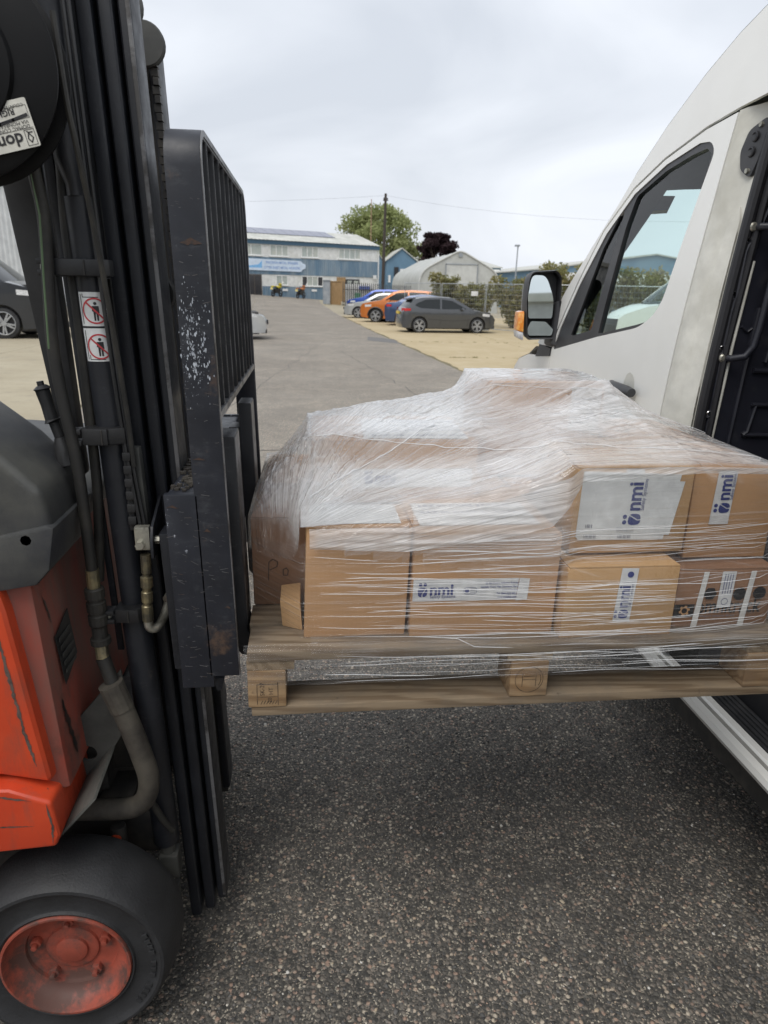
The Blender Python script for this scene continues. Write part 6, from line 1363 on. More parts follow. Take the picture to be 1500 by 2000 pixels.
# sill, step and load floor
mb = MB(); prof = [(1.185, 0.41), (1.172, 0.432), (1.176, 0.450), (1.200, 0.452), (1.205, 0.446), (1.218, 0.446), (1.223, 0.455), (1.244, 0.455), (1.246, 0.41)]
mb.prism(prof, 'y', 0.70, 2.23); mb.build('sill', M['white_paint'], VN, angle=20)
MB().box(1.2055, 1.2175, 0.70, 2.07, 0.4462, 0.4480).build('sill_groove', mk('sill_groove_grey', (0.30, 0.30, 0.28), None, 8, rough=0.6), VN)
mb = MB(); mb.box(1.248, 1.345, 0.70, 2.05, 0.38, 0.440)
for k in range(5): mb.box(1.258+k*0.017, 1.266+k*0.017, 0.72, 2.04, 0.440, 0.446)
mb.build('step_plate', M['trim'], VN, bevel=0.002)
MB().box(1.346, 1.372, 0.70, 2.05, 0.38, 0.655).build('step_riser', M['seal'], VN)
fl = mk('ply_floor_grey', (0.10, 0.105, 0.11), (0.17, 0.17, 0.165), 6, (0.42, 0.66), 0.5, bump=0.3, bscale=120)
MB().box(1.40, 3.10, -2.5, 2.04, 0.56, 0.66).build('load_floor', fl, VN); MB().box(1.362, 1.40, 0.70, 2.05, 0.60, 0.667).build('floor_edge', M['chrome'], VN, bevel=0.004)
MB().box(1.235, 3.09, -2.55, 4.3, 0.30, 0.378).build('underbody', M['grime'], VN)
MB().box(3.02, 3.06, -2.5, 2.04, 0.66, 2.40).build('load_wall', M['bulk'], VN); MB().box(1.34, 3.06, -2.5, 2.06, 2.40, 2.43).build('load_ceiling', M['lining'], VN); MB().box(1.40, 3.02, -2.52, -2.48, 0.66, 2.40).build('rear_doors_inside', M['bulk'], VN)
vp('door_header', M['jamb'], [(0.70, 2.115), (2.065, 2.135), (2.065, 2.20), (0.70, 2.20)], Lf(0.022), (), 0.05, 0.03)
# bulkhead behind the seats
BY = 2.052
BK = vp('bulkhead', M['bulk'], [(3.05, 0.66), (3.05, 2.40), (1.40, 2.40), (1.345, 2.2), (1.295, 1.95), (1.262, 1.65), (1.250, 1.35), (1.248, 0.66)], lambda x, z, d: (x, BY+d, z), (), 0.12, 0.02)
def rib(pts, r=0.010): return MB().tube([(x, BY-0.002, z) for x, z in pts], r, 8, squash=0.7).build('rib', M['bulk'], BK)
rib([(1.330, 1.93), (1.305, 1.84), (1.288, 1.70)]); rib([(1.330, 1.93), (1.345, 1.945), (1.40, 1.95)])
rib([(1.262, 1.80), (1.280, 1.80), (1.272, 1.775), (1.262, 1.55)]); rib([(1.245, 1.64), (1.262, 1.645), (1.256, 1.60), (1.245, 1.35)]); rib([(1.235, 1.48), (1.262, 1.49), (1.252, 1.455), (1.235, 1.15)]); rib([(1.232, 1.29), (1.252, 1.30), (1.246, 1.26), (1.238, 1.0)])
rib([(1.345, 1.62), (1.330, 1.42), (1.318, 1.22), (1.312, 0.95)], 0.012); rib([(1.42, 1.60), (1.40, 1.50), (1.395, 1.46)], 0.010); rib([(1.300, 1.565), (1.320, 1.55), (1.335, 1.56)], 0.006)
rib([(1.36, 1.435), (1.60, 1.425), (2.9, 1.42)], 0.012); rib([(1.375, 1.33), (1.6, 1.325), (2.9, 1.32)], 0.010); rib([(1.362, 1.235), (1.375, 1.245), (1.39, 1.33)], 0.010); rib([(1.362, 1.235), (1.6, 1.23), (2.9, 1.23)], 0.010); rib([(1.36, 1.10), (2.9, 1.08)], 0.012)
for x, z in ((1.288, 1.966), (1.248, 1.807), (1.230, 1.658), (1.220, 1.502), (1.212, 1.304)):
    MB().lathe([(0.0, -0.012), (0.006, -0.011), (0.0095, -0.007), (0.010, -0.002), (0.010, 0.0)], (x+0.024, BY-0.001, z), 'y', 14).build('screw', M['chrome'], BK)
GH = MB().tube([(1.292, BY-0.005, 1.842), (1.292, BY-0.028, 1.842), (1.320, BY-0.050, 1.842), (1.338, BY-0.055, 1.825), (1.343, BY-0.055, 1.79), (1.335, BY-0.055, 1.68), (1.324, BY-0.055, 1.56), (1.318, BY-0.052, 1.51), (1.300, BY-0.045, 1.480), (1.268, BY-0.028, 1.472), (1.262, BY-0.005, 1.472)], 0.0105, 12).build('grab_handle', M['bulk'], BK)
for x, z in ((1.292, 1.842), (1.264, 1.472)): MB().lathe([(0.0, -0.016), (0.009, -0.015), (0.013, -0.010), (0.013, 0.0)], (x-0.012, BY-0.002, z), 'y', 14).build('screw', M['zinc'], BK)
# cab interior
MB().box(1.37, 2.95, 2.085, 2.11, 0.6, 2.24).build('cab_partition', M['lining'], VN)
mb = MB(); mb.prism([(3.0, 0.9), (2.98, 1.30), (3.06, 1.40), (3.30, 1.435), (3.72, 1.385), (3.72, 0.9)], 'x', 1.285, 3.04); mb.build('dashboard', M['black_plastic'], VN, bevel=0.03, seg=3)
mb = MB()
for k in range(6): mb.box(1.30, 1.40, 2.972, 2.985, 1.325+k*0.014, 1.333+k*0.014)
mb.build('air_vent', M['trim'], VN)
MB().box(1.26, 3.06, 2.1, 3.3, 0.5, 0.56).build('cab_floor', M['lining'], VN)
for x in (1.40, 2.42):
    st_ = empty('seat', (x+0.25, 2.45, 0.56)); st_.parent = VN; st_.location = Vector((x+0.25, 2.45, 0.56))-VN.location
    MB().box(x, x+0.50, 2.25, 2.75, 0.60, 0.93).build('seat_cushion', M['lining'], st_, bevel=0.05, seg=3); MB().box(x+0.02, x+0.48, 2.13, 2.27, 0.92, 1.48).build('seat_back', M['lining'], st_, bevel=0.05, seg=3); MB().box(x+0.13, x+0.37, 2.14, 2.24, 1.49, 1.66).build('headrest', M['lining'], st_, bevel=0.04, seg=3)
mb = MB(); mb.tube([(2.68+0.19*math.cos(a), 2.92-0.06*math.sin(a), 1.33+0.18*math.sin(a)) for a in [2*PI*k/28 for k in range(29)]], 0.015, 8, False); mb.cyl((2.68, 2.93, 1.33), (2.68, 3.05, 1.28), 0.03); mb.box(2.5, 2.86, 2.915, 2.935, 1.31, 1.35); mb.build('steering_wheel', M['black_plastic'], VN)
loft('roof_lining', M['lining'], [(2.855, 2.030, 0.17, 0.05), (2.76, 2.085, 0.14, 0.05), (2.5, 2.16, 0.1, 0.05), (2.12, 2.24, 0.05, 0.05)], off=0.06)
vp('door_lining', M['lining'], [(2.27, 0.5), (2.26, 1.46), (3.30, 1.36), (3.30, 0.5)], Lf(0.06), (), 0.15, 0.03)
# permit card in the windscreen (its printed code left plain)
def card(v0, v1): return [tuple(Vector(a_).lerp(Vector(b_), k)+Vector((0, e, 0))) for k in (v0, v1) for (a_, b_, e) in (((1.374, 2.975, 1.962), (1.364, 2.890, 2.024), -0.003), ((1.497, 3.018, 1.975), (1.485, 2.940, 2.032), -0.003), ((1.497, 3.018, 1.975), (1.485, 2.940, 2.032), 0.0), ((1.374, 2.975, 1.962), (1.364, 2.890, 2.024), 0.0))]
MB().hexa(card(0.2, 1.0)).build('permit_card', mk('permit_card_dark', (0.045, 0.045, 0.06), (0.10, 0.10, 0.12), 120, rough=0.5), VN)
MB().hexa(card(0.0, 0.198)).build('permit_card_strip', mk('permit_strip_yellow', (0.45, 0.42, 0.06), None, 20, rough=0.5), VN)
MB().tube([(1.45, 3.86, 1.425), (2.1, 3.84, 1.44), (2.35, 3.72, 1.53)], 0.008, 6).build('wiper', M['trim'], VN)
# door mirror
MR = empty('door_mirror', (1.12, 3.40, 1.42)); MR.parent = VN; MR.location = Vector((1.12, 3.40, 1.42))-VN.location
def mir(u, v, w_):                                      # u across outwards, v up, w_ forwards
    return (1.192-u*0.155-(v-0.5)*0.012, 3.345+w_+0.02*u, 1.432+0.318*v)
ho = rounded([(0.0, 0.03), (0.93, 0.0), (1.0, 0.55), (0.93, 0.97), (0.12, 1.0), (-0.02, 0.9)], [0.10, 0.12, 0, 0.16, 0.14, 0.05], 5)
n = len(ho); mb = MB()
rings_ = [(0.955, 0.012), (1.0, 0.0), (1.02, 0.03), (0.97, 0.09), (0.80, 0.135), (0.5, 0.155)]
for sc_, dep in rings_:
    for (u, v) in ho: mb.v.append(mir(0.48+(u-0.48)*sc_, 0.5+(v-0.5)*sc_, dep))
mb.f = [(i*n+k, i*n+(k+1) % n, (i+1)*n+(k+1) % n, (i+1)*n+k) for i in range(len(rings_)-1) for k in range(n)]+[tuple((len(rings_)-1)*n+k for k in range(n))]
mb.build('mirror_housing', M['trim'], MR, angle=50)
mb = MB(); mb.add([mir(0.48+(u-0.48)*0.96, 0.5+(v-0.5)*0.96, 0.062) for u, v in ho], [tuple(range(n))]); mb.build('mirror_backing', M['seal'], MR)
for lo_, hi_, nm in ((0.32, 0.93, 'mirror_glass'), (0.07, 0.27, 'wide_angle_glass')):
    g_ = rounded([(0.20, lo_), (0.88, lo_-0.01), (0.90, lo_+0.5*(hi_-lo_)), (0.80, hi_), (0.38, hi_), (0.16, lo_+0.45*(hi_-lo_))], [0.05, 0.05, 0.03, 0.12 if nm[0] == 'm' else 0.04, 0.15 if nm[0] == 'm' else 0.04, 0.1 if nm[0] == 'm' else 0.02], 5)
    MB().add([mir(u, v, 0.008+0.030*u+0.030*(v-0.5)) for u, v in g_], [tuple(range(len(g_)))]).build(nm, M['mirror'], MR)
mb = MB(); mb.hexa([mir(1.02, 0.10, 0.02), mir(1.19, 0.13, 0.04), mir(1.17, 0.13, 0.12), mir(0.98, 0.10, 0.12), mir(1.02, 0.42, 0.02), mir(1.16, 0.40, 0.04), mir(1.14, 0.40, 0.12), mir(0.98, 0.42, 0.12)]); mb.build('indicator_lens', M['amber'], MR, bevel=0.008)
mb = MB(); mb.hexa([mir(1.02, -0.02, 0.02), mir(1.16, 0.03, 0.04), mir(1.14, 0.03, 0.12), mir(0.98, -0.02, 0.12), mir(1.03, 0.095, 0.02), mir(1.19, 0.125, 0.04), mir(1.17, 0.125, 0.12), mir(0.98, 0.095, 0.12)]); mb.build('marker_lens', M['lens'], MR, bevel=0.006)
mb = MB(); mb.hexa([(1.165, 3.36, 1.410), (1.225, 3.26, 1.385), (1.225, 3.46, 1.375), (1.165, 3.46, 1.410), (1.180, 3.37, 1.610), (1.262, 3.27, 1.645), (1.255, 3.42, 1.60), (1.180, 3.46, 1.60)]); mb.build('mirror_arm', M['trim'], MR, bevel=0.012, seg=3)
# wheels
def vwheel(x, y, r, sgn, parent, rimm, w_=0.22, style=5):
    t = empty('wheel', (x, y, r)); t.parent = parent; t.location = Vector((x, y, r))-woff(parent)
    MB().lathe([(r*0.64, sgn*h) for h in (0.02,)]+[(r*0.70, 0.0), (r*0.93, sgn*0.012), (r, sgn*0.045), (r, sgn*(w_-0.045)), (r*0.93, sgn*w_), (r*0.64, sgn*w_)], (x, y, r), 'x', 40).build('tyre', M['tyre'], t, angle=50)
    MB().lathe([(r*0.66, 0.02*sgn), (r*0.66, 0.0), (r*0.60, 0.012*sgn), (r*0.52, 0.045*sgn), (r*0.2, 0.03*sgn), (0.0, 0.02*sgn)], (x, y, r), 'x', 40).build('rim', rimm, t, angle=35)
    return t
M['steel_rim'] = mk('silver_rim', (0.42, 0.43, 0.44), None, 8, rough=0.35, metal=0.6)
for yy in (3.95, -1.4):
    vwheel(1.21, yy, 0.345, 1, VN, M['steel_rim']); vwheel(2*XC-1.21, yy, 0.345, -1, VN, M['steel_rim'])
# the open sliding door, pushed back along the side behind the opening
SD = vp('sliding_door', M['white_paint'], [(-0.62, 0.47), (0.66, 0.47), (0.66, 2.17), (-0.62, 2.17)], Lf(-0.09), (), 0.15, 0.05)
# ================================================================== a second white van, parked across the yard
v2 = copy_tree(VN); v2.location = (13.4, 22.9, 0); v2.rotation_euler.z = math.radians(82); tag(v2, 'white van parked across the yard, seen through the cab of the near van', 'van')

# ================================================================== parked cars
def car(name, label, paint, L_, W_, H_, top, wheels, wr, windows, glass_seg, loc, rot, cat='car', detail=None, rim=None, lights=True, group='parked cars', bottom=0.22, clad=None):
    """top: profile (x, z) from the front bumper bottom over the roof to the rear bumper bottom; x forward; side windows as polygons"""
    t = empty(name, (0, 0, 0), label, cat, group)
    xs_ = [p[0] for p in top]; xf, xr = max(xs_), min(xs_); belt = 0.62*H_
    def hw(x, z):
        w_ = W_/2
        w_ -= 0.22*max(0, (z-belt)/(H_-belt))**1.15 if z > belt else 0.03*((belt-z)/belt)**2
        d = min(xf-x, x-xr)
        if d < 0.55: w_ -= 0.22*((0.55-max(d, 0))/0.55)**2.2
        return w_
    low = []
    for wx in sorted(wheels, reverse=False):
        low += [(wx-wr*1.16, bottom)]+[(wx-wr*1.16*math.cos(a), wr+wr*1.16*math.sin(a)) for a in [PI*k/12 for k in range(1, 12)]]+[(wx+wr*1.16, bottom)]
    poly = list(top)+low
    for s in (1, -1):
        mb = MB(); panel(mb, poly, lambda x, z, d: (x, s*(hw(x, z)-d), z), windows, 0.13, 0.03); mb.build('body_side', paint, t, angle=45)
        for wdw in windows:
            mb = MB(); panel(mb, wdw, lambda x, z, d: (x, s*(hw(x, z)-0.012), z), (), 0.2); mb.build('side_window', M['car_glass'], t)
        if detail:
            mb = MB()
            for pts in detail: mb.tube([(x, s*(hw(x, z)+0.001), z) for x, z in pts], 0.005, 4)
            mb.build('door_seams', M['seal'], t)
    def strip_(i0, i1, nm, mat, dz=0.03):
        mb = MB(); rows = top[i0:i1+1]
        def f(u, v):
            q = v*(len(rows)-1); i = min(int(q), len(rows)-2); k = q-i; x = rows[i][0]*(1-k)+rows[i+1][0]*k; z = rows[i][1]*(1-k)+rows[i+1][1]*k; s = 2*u-1
            bul = 0.10 if abs(x-xf) < 1.6 and z < belt*1.6 else 0.05
            sgn = 1 if x > (xf+xr)/2 else -1
            return (x+sgn*bul*(1-s*s)*(1 if z < H_*0.93 else 0.2), s*hw(x, z), z+dz*(1-s**4)*(1 if z > belt*0.9 else 0))
        mb.grid(f, 12, (len(rows)-1)*2); mb.build(nm, mat, t, angle=40)
    bounds = sorted(set([0, len(top)-1]+[i for g_ in glass_seg for i in g_]))
    for a, b in zip(bounds, bounds[1:]): strip_(a, b, 'windscreen' if (a, b) in glass_seg else 'body_top', M['car_glass'] if (a, b) in glass_seg else paint)
    MB().box(xr+0.25, xf-0.25, -W_/2+0.12, W_/2-0.12, bottom-0.04, belt*0.95).build('underbody', M['grime'], t)
    MB().box(xr+1.1, xf-1.5, -W_/2+0.2, W_/2-0.2, belt*0.95, belt*1.12).build('seats', M['lining'], t, bevel=0.05)
    for wx in wheels:
        for s in (1, -1):
            w0 = s*(W_/2-0.02); e = empty('wheel', (wx, w0, wr)); e.parent = t
            MB().lathe([(wr*0.70, -s*0.03), (wr*0.72, 0.0), (wr*0.94, -s*0.012), (wr, -s*0.05), (wr, -s*0.17), (wr*0.9, -s*0.21), (wr*0.5, -s*0.21)], (wx, w0, wr), 'y', 36).build('tyre', M['tyre'], e, angle=50)
            MB().lathe([(wr*0.73, -s*0.02), (wr*0.73, 0.002*s), (wr*0.68, -s*0.006), (wr*0.66, -s*0.06), (0, -s*0.06)], (wx, w0, wr), 'y', 36).build('rim_barrel', M['ink'], e, angle=30)
            mb = MB()
            for k in range(10):
                a = 2*PI*k/10+0.15*(1 if k % 2 else -1); mb.hexa([(wx+rr_*math.cos(a)-w2*math.sin(a)*q, w0+s*dd, wr+rr_*math.sin(a)+w2*math.cos(a)*q) for dd in (-0.03, 0.0) for (rr_, w2, q) in ((wr*0.12, 0.022, -1), (wr*0.70, 0.016, -1), (wr*0.70, 0.016, 1), (wr*0.12, 0.022, 1))])
            mb.lathe([(wr*0.66, -s*0.01), (wr*0.735, 0.004*s), (wr*0.70, 0.006*s), (wr*0.66, -s*0.01)], (wx, w0, wr), 'y', 30); mb.cyl((wx, w0-s*0.04, wr), (wx, w0+s*0.004, wr), wr*0.15, 16)
            mb.build('spokes', rim or M['steel_rim'], e)
    if lights:
        zl = belt*0.74
        for s in (1, -1):
            mb = MB(); mb.grid(lambda u, v: (xf-0.10-0.55*u*u-0.0, s*(hw(xf-0.10-0.55*u*u, zl)+0.004)*(0.62+0.38*min(1, u*1.8)), zl-0.02+0.11*v+0.07*u), 8, 4); mb.build('headlight', M['lens'], t)
            mb = MB(); mb.grid(lambda u, v: (xr+0.035+0.34*u*u, s*(hw(xr+0.04+0.34*u*u, belt)+0.006)*(0.66+0.34*min(1, u*2.2)), belt*0.98-0.01+0.13*v*(1-0.3*u)+0.03*u), 8, 4); mb.build('tail_light', M['tail'], t)
            mb = MB(); mb.tube([(xf-1.62, s*(W_/2-0.06), belt+0.06), (xf-1.60, s*(W_/2+0.10), belt+0.09), (xf-1.60, s*(W_/2+0.14), belt+0.10)], [0.03, 0.075, 0.06], 8); mb.build('door_mirror', paint, t)
        MB().box(xf-0.01, xf+0.06, -0.26, 0.26, 0.36, 0.47).build('front_plate', M['win_frame'], t); MB().box(xr-0.055, xr-0.0, -0.26, 0.26, belt*0.84, belt*0.84+0.11).build('rear_plate', mk('yellow_plate', (0.70, 0.52, 0.08), None, 4), t)
        MB().box(xf-0.12, xf+0.085, -0.48, 0.48, 0.48, 0.62).build('grille', M['ink'], t, bevel=0.02)
        MB().box(xf-0.2, xf+0.02, -W_*0.36, W_*0.36, 0.20, 0.33).build('lower_grille', M['ink'], t, bevel=0.02)
    if clad:
        for wx in wheels:
            for s in (1, -1):
                mb = MB(); mb.tube([(wx-wr*1.2*math.cos(a), s*(W_/2-0.005), wr+wr*1.2*math.sin(a)) for a in [PI*k/14 for k in range(15)]], 0.035, 6); mb.build('arch_cladding', M['trim'], t)
    t.location = loc; t.rotation_euler.z = math.radians(rot); return t
M['car_glass'] = mk('car_glass', (0.018, 0.022, 0.024), None, 2, rough=0.10, spec=0.35, var=0.05)
M['tail'] = mk('tail_lamp_red', (0.55, 0.02, 0.025), None, 10, rough=0.15, coat=0.6)
def paint(name, c, metal=0.35): return mk(name, c, None, 3, rough=0.28, metal=metal, coat=0.8, var=0.04)
HB_TOP = [(2.12, 0.22), (2.17, 0.42), (2.14, 0.62), (2.02, 0.76), (1.55, 0.88), (1.10, 0.96), (0.30, 1.38), (0.05, 1.44), (-0.55, 1.465), (-1.25, 1.43), (-1.60, 1.36), (-1.95, 1.02), (-2.06, 0.92), (-2.12, 0.60), (-2.14, 0.40), (-2.08, 0.22)]
HB_WIN = [rounded([(0.78, 1.00), (0.14, 1.32), (-0.34, 1.375), (-0.36, 0.985)], [0.04, 0.05, 0.02, 0.02], 3), rounded([(-0.44, 0.985), (-0.42, 1.378), (-1.05, 1.36), (-1.45, 1.22), (-1.58, 1.12), (-1.30, 1.02)], [0.02, 0.02, 0.04, 0.04, 0.05, 0.04], 3)]
HB_DET = [[(0.92, 0.95), (0.88, 0.55), (0.80, 0.28)], [(-0.40, 0.98), (-0.40, 0.50), (-0.44, 0.28)], [(-1.05, 0.98), (-1.20, 0.75), (-1.05, 0.50)], [(-0.25, 0.80), (-0.10, 0.80)], [(-1.02, 0.84), (-0.87, 0.84)], [(1.3, 0.60), (0.2, 0.52), (-1.0, 0.58)]]
def place(a, b):                                        # rear axle and front axle on the ground
    return None
g1 = car('hatchback', 'dark grey five door hatchback side on, nearest of the parked cars', paint('grey_metallic', (0.082, 0.087, 0.094), 0.5), 4.3, 1.82, 1.47, HB_TOP, (1.30, -1.36), 0.325, HB_WIN, [(5, 6), (10, 11)], (5.62, 29.4, 0), 4, detail=HB_DET); g1.scale = (0.90, 0.92, 0.95)
# spoiler lip of the grey hatchback
MB().hexa([(-1.50, -0.58, 1.395), (-1.82, -0.56, 1.335), (-1.82, 0.56, 1.335), (-1.50, 0.58, 1.395), (-1.50, -0.58, 1.425), (-1.84, -0.56, 1.36), (-1.84, 0.56, 1.36), (-1.50, 0.58, 1.425)]).build('spoiler', M['ink'], None).parent = g1
SUV_TOP = [(2.12, 0.28), (2.18, 0.50), (2.16, 0.78), (2.02, 0.92), (1.55, 1.02), (1.05, 1.10), (0.42, 1.52), (0.10, 1.60), (-0.6, 1.62), (-1.45, 1.58), (-1.78, 1.50), (-2.05, 1.10), (-2.12, 0.95), (-2.16, 0.55), (-2.10, 0.28)]
SUV_WIN = [rounded([(0.82, 1.12), (0.24, 1.48), (-0.34, 1.53), (-0.36, 1.10)], [0.04, 0.05, 0.02, 0.02], 3), rounded([(-0.44, 1.10), (-0.42, 1.535), (-1.25, 1.51), (-1.70, 1.36), (-1.62, 1.14)], [0.02, 0.02, 0.05, 0.06, 0.05], 3)]
SUV_DET = [[(0.92, 1.05), (0.88, 0.60), (0.80, 0.34)], [(-0.40, 1.08), (-0.40, 0.55), (-0.44, 0.34)], [(-0.25, 0.92), (-0.10, 0.92)], [(-1.02, 0.95), (-0.87, 0.95)]]
car('orange_suv', 'orange compact crossover facing the road between the silver and blue cars', paint('orange_paint', (0.58, 0.17, 0.025), 0.2), 4.36, 1.84, 1.62, SUV_TOP, (1.30, -1.33), 0.345, SUV_WIN, [(5, 6), (10, 11)], (5.05, 37.6, 0), 160, detail=SUV_DET, clad=True)
SAL_TOP = [(2.22, 0.22), (2.28, 0.42), (2.24, 0.62), (2.10, 0.74), (1.60, 0.86), (1.10, 0.94), (0.35, 1.36), (0.0, 1.42), (-0.6, 1.43), (-1.15, 1.36), (-1.70, 1.08), (-2.15, 1.03), (-2.26, 0.92), (-2.28, 0.55), (-2.20, 0.22)]
SAL_WIN = [rounded([(0.80, 0.98), (0.18, 1.31), (-0.34, 1.35), (-0.36, 0.965)], [0.04, 0.05, 0.02, 0.02], 3), rounded([(-0.44, 0.965), (-0.42, 1.355), (-0.95, 1.31), (-1.40, 1.08), (-1.20, 0.98)], [0.02, 0.02, 0.05, 0.04, 0.04], 3)]
car('blue_saloon', 'dark blue car with its red tail lamp showing between orange and grey cars', paint('navy_metallic', (0.045, 0.075, 0.16), 0.5), 4.5, 1.82, 1.43, SAL_TOP, (1.38, -1.38), 0.32, SAL_WIN, [(5, 6), (9, 10)], (6.05, 34.4, 0), -16, detail=HB_DET[:2])
car('silver_saloon', 'silver white car behind the orange crossover, facing the road', paint('silver_metallic', (0.50, 0.52, 0.52), 0.5), 4.5, 1.82, 1.46, SAL_TOP, (1.38, -1.38), 0.32, SAL_WIN, [(5, 6), (9, 10)], (4.55, 42.6, 0), 163, detail=HB_DET[:2])
car('blue_suv', 'bright blue crossover, farthest of the parked row', paint('bright_blue', (0.025, 0.085, 0.42), 0.3), 4.36, 1.84, 1.62, SUV_TOP, (1.30, -1.33), 0.34, SUV_WIN, [(5, 6), (10, 11)], (5.0, 49.6, 0), 163, detail=SUV_DET)
car('white_hatchback', 'pale silver car nose showing past the backrest on the left', paint('pale_silver', (0.55, 0.57, 0.58), 0.4), 4.3, 1.82, 1.47, HB_TOP, (1.30, -1.36), 0.325, HB_WIN, [(5, 6), (10, 11)], (-3.55, 24.2, 0), 8, detail=HB_DET)
# dark van on the left, behind the mast
VT = [(2.55, 0.25), (2.62, 0.55), (2.56, 0.95), (2.35, 1.08), (1.75, 1.22), (0.95, 1.86), (0.6, 1.95), (-0.5, 1.98), (-2.30, 1.96), (-2.42, 1.85), (-2.48, 1.0), (-2.48, 0.25)]
VW = [rounded([(1.45, 1.22), (0.86, 1.74), (0.30, 1.78), (0.28, 1.20)], [0.04, 0.06, 0.03, 0.03], 3)]
dv_ = car('dark_van', 'charcoal panel van with silver wheels parked at the left behind the mast', paint('charcoal_paint', (0.030, 0.034, 0.042), 0.3), 5.1, 1.95, 1.98, VT, (1.62, -1.45), 0.345, VW, [(4, 5)], (-10.35, 23.4, 0), 3, 'van', detail=[[(1.30, 1.15), (1.28, 0.3)], [(0.15, 1.8), (0.15, 0.3)], [(1.3, 0.72), (-2.3, 0.72)], [(1.3, 1.05), (-2.3, 1.08)]], group='parked vans')
tag(dv_, group='parked vans'); dv_.scale = (1.32, 1.32, 1.34); dv_.location = (-11.1, 23.6, 0)
# grey ribbed building behind the dark van
gb = empty('ribbed_shed', (-16, 36, 0), 'grey ribbed metal shed behind the dark van', 'building')
mb = MB(); n = 260
for z in (-0.2, 5.6):
    for i in range(n+1): mb.v.append((-34+30*i/n*0.86, 34.0+(0.05 if i % 2 else 0), z))
mb.f = [(i, i+1, n+2+i, n+1+i) for i in range(n)]; mb.build('ribbed_wall', mk('ribbed_grey', (0.52, 0.54, 0.55), None, 1, rough=0.5), gb, smooth=False)
MB().box(-34, -8.2, 34.1, 52, -0.2, 5.55).build('wall', M['grey_sheet'], gb); MB().box(-34.2, -8.0, 33.9, 52.2, 5.6, 5.8).build('roof', M['roof_sheet'], gb)
MB().box(-34, -8.2, 33.85, 33.98, 0.0, 1.3).build('plinth', M['grey_sheet'], gb)

# pale warehouse standing behind the photographer (seen only in the van's mirrors)
wh = empty('pale_warehouse', (0, -21, 0), 'pale grey warehouse behind the camera, reflected in the van mirror', 'building')
MB().box(-22, 26, -34, -19, -0.2, 5.0).build('wall', mk('warehouse_wall', (0.40, 0.41, 0.41), None, 1, rough=0.6), wh)
for k in range(3): MB().box(-12+k*10, -7+k*10, -19, -18.92, 0, 3.6).build('roller_door', mk('roller_door_grey', (0.20, 0.22, 0.24), None, 1, rough=0.5), wh)
MB().box(-22.2, 26.2, -34.2, -18.8, 5.0, 5.3).build('roof', M['roof_sheet'], wh)

# ================================================================== motorbikes by the works
def bike(label, x, y, rot, body):
    t = empty('motorbike', (0, 0, 0), label, 'motorbike', 'motorbikes parked at the works')
    for wx, nm in ((0.68, 'wheel'), (-0.68, 'wheel')):
        MB().lathe([(0.22, -0.05), (0.30, -0.05), (0.32, 0), (0.30, 0.05), (0.22, 0.05), (0.22, -0.05)], (wx, 0, 0.32), 'y', 24).cyl((wx, -0.06, 0.32), (wx, 0.06, 0.32), 0.06).build(nm, M['tyre'], t)
    MB().prism([(-0.45, 0.35), (0.25, 0.32), (0.42, 0.62), (0.40, 0.80), (-0.5, 0.72)], 'y', -0.14, 0.14).build('engine', M['grime'], t, bevel=0.03)
    MB().prism([(-0.05, 0.78), (0.42, 0.80), (0.50, 0.98), (0.15, 1.0), (-0.1, 0.90)], 'y', -0.16, 0.16).build('tank', body, t, bevel=0.05)
    MB().prism([(-0.75, 0.84), (-0.05, 0.80), (-0.1, 0.90), (-0.6, 0.94)], 'y', -0.13, 0.13).build('seat', M['black_plastic'], t, bevel=0.03)
    MB().prism([(-0.98, 0.86), (-0.62, 0.90), (-0.66, 1.0), (-0.98, 0.96)], 'y', -0.10, 0.10).build('tail', body, t, bevel=0.02)
    MB().box(-1.02, -0.99, -0.12, 0.12, 0.66, 0.84).build('rear_plate', mk('bike_plate', (0.72, 0.62, 0.25), None, 3), t)
    MB().tube([(0.68, 0.10, 0.32), (0.46, 0.10, 1.02)], 0.025, 8).tube([(0.68, -0.10, 0.32), (0.46, -0.10, 1.02)], 0.025, 8).build('fork', M['galv'], t)
    MB().tube([(0.30, -0.36, 1.06), (0.44, -0.12, 1.08), (0.44, 0.12, 1.08), (0.30, 0.36, 1.06)], 0.018, 8).build('handlebar', M['black_plastic'], t)
    for s in (1, -1):
        MB().tube([(0.42, s*0.20, 1.08), (0.40, s*0.34, 1.30)], 0.01, 6).lathe([(0.0, -0.02), (0.07, -0.01), (0.075, 0.01), (0.0, 0.03)], (0.40, s*0.36, 1.33), 'x', 16).build('mirror', M['win_frame'], t)
    MB().prism([(0.50, 0.84), (0.66, 0.90), (0.56, 1.22), (0.44, 1.20)], 'y', -0.14, 0.14).build('fairing', body, t, bevel=0.03)
    t.location = (x, y, terrain(x, y)); t.rotation_euler = (math.radians(5), 0, math.radians(rot)); return t
bike('black and yellow motorbike parked left of the two at the works', -2.75, 69.0, 62, mk('bike_yellow', (0.55, 0.45, 0.04), None, 3, rough=0.3))
bike('black and orange motorbike parked right of the two at the works', -0.55, 69.6, 66, mk('bike_orange', (0.45, 0.16, 0.05), None, 3, rough=0.3))

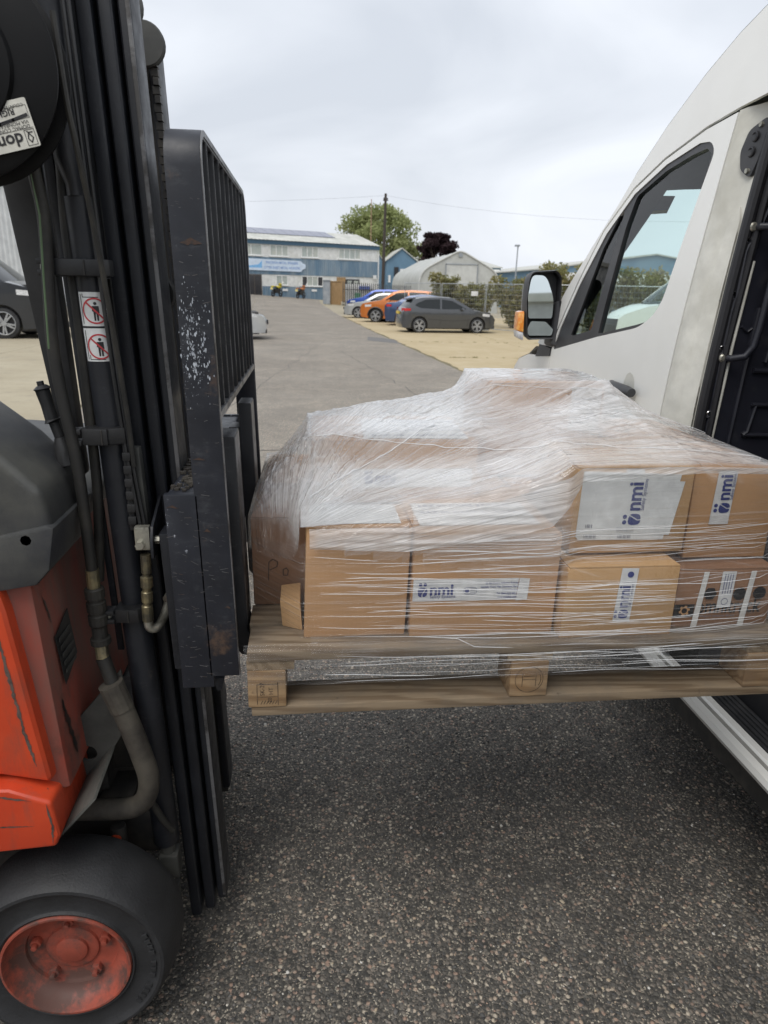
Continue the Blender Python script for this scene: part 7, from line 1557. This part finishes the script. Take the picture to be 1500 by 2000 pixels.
# ================================================================== loose chippings standing proud of the near road surface
def chippings():
    g_ = np.random.default_rng(5); n = 22000
    x = g_.uniform(-0.75, 1.75, n); y = 0.35+2.55*g_.random(n)**1.15
    ico = np.array([(0, 0, 1), (0.89, 0, 0.35), (0.28, 0.85, 0.35), (-0.72, 0.53, 0.35), (-0.72, -0.53, 0.35), (0.28, -0.85, 0.35), (0.72, 0.53, -0.3), (-0.28, 0.85, -0.3), (-0.89, 0, -0.3), (-0.28, -0.85, -0.3), (0.72, -0.53, -0.3)])
    tri = np.array([(0, 1, 2), (0, 2, 3), (0, 3, 4), (0, 4, 5), (0, 5, 1), (1, 6, 2), (2, 7, 3), (3, 8, 4), (4, 9, 5), (5, 10, 1), (2, 6, 7), (3, 7, 8), (4, 8, 9), (5, 9, 10), (1, 10, 6)])
    s = 0.0026+0.0044*g_.random(n)**3.0; a = g_.uniform(0, 2*PI, n); el = g_.uniform(0.6, 1.1, (n, 2)); fl_ = g_.uniform(0.30, 0.6, n)
    jit = 1+0.25*g_.normal(size=(n, 11, 1)); v = ico[None]*jit*s[:, None, None]; v[:, :, 0] *= el[:, :1]; v[:, :, 1] *= el[:, 1:]; v[:, :, 2] *= fl_[:, None]
    c, sn = np.cos(a)[:, None], np.sin(a)[:, None]; vx = v[:, :, 0]*c-v[:, :, 1]*sn; vy = v[:, :, 0]*sn+v[:, :, 1]*c
    P_ = np.stack([vx+x[:, None], vy+y[:, None], v[:, :, 2]+0.0066], -1).reshape(-1, 3)
    fs = (tri[None]+(np.arange(n)*11)[:, None, None]).reshape(-1, 3)
    me = bpy.data.meshes.new('road_chippings'); me.vertices.add(len(P_)); me.vertices.foreach_set('co', P_.reshape(-1)); me.loops.add(fs.size); me.loops.foreach_set('vertex_index', fs.reshape(-1)); me.polygons.add(len(fs)); me.polygons.foreach_set('loop_start', np.arange(0, fs.size, 3)); me.update(); me.validate()
    at_ = me.attributes.new('tint', 'FLOAT', 'FACE'); at_.data.foreach_set('value', np.repeat(g_.random(n), 15).astype(np.float32))
    t = NT('road_chippings'); k = t.n('ShaderNodeAttribute', attribute_name='tint').outputs['Fac']
    col = t.ramp(k, [(0.0, (0.05, 0.05, 0.05)), (0.35, (0.09, 0.089, 0.087)), (0.62, (0.15, 0.145, 0.138)), (0.78, (0.23, 0.20, 0.17)), (0.88, (0.36, 0.25, 0.20)), (0.95, (0.46, 0.38, 0.27)), (1.0, (0.62, 0.60, 0.56))])
    me.materials.append(t.done(t.bsdf(col, 0.75, 0, None, 0.35)))
    o = bpy.data.objects.new('road_chippings', me); COL.objects.link(o); tag(o, 'grey pink and tan stone chippings standing in the road surface', 'gravel', kind='stuff')
chippings()
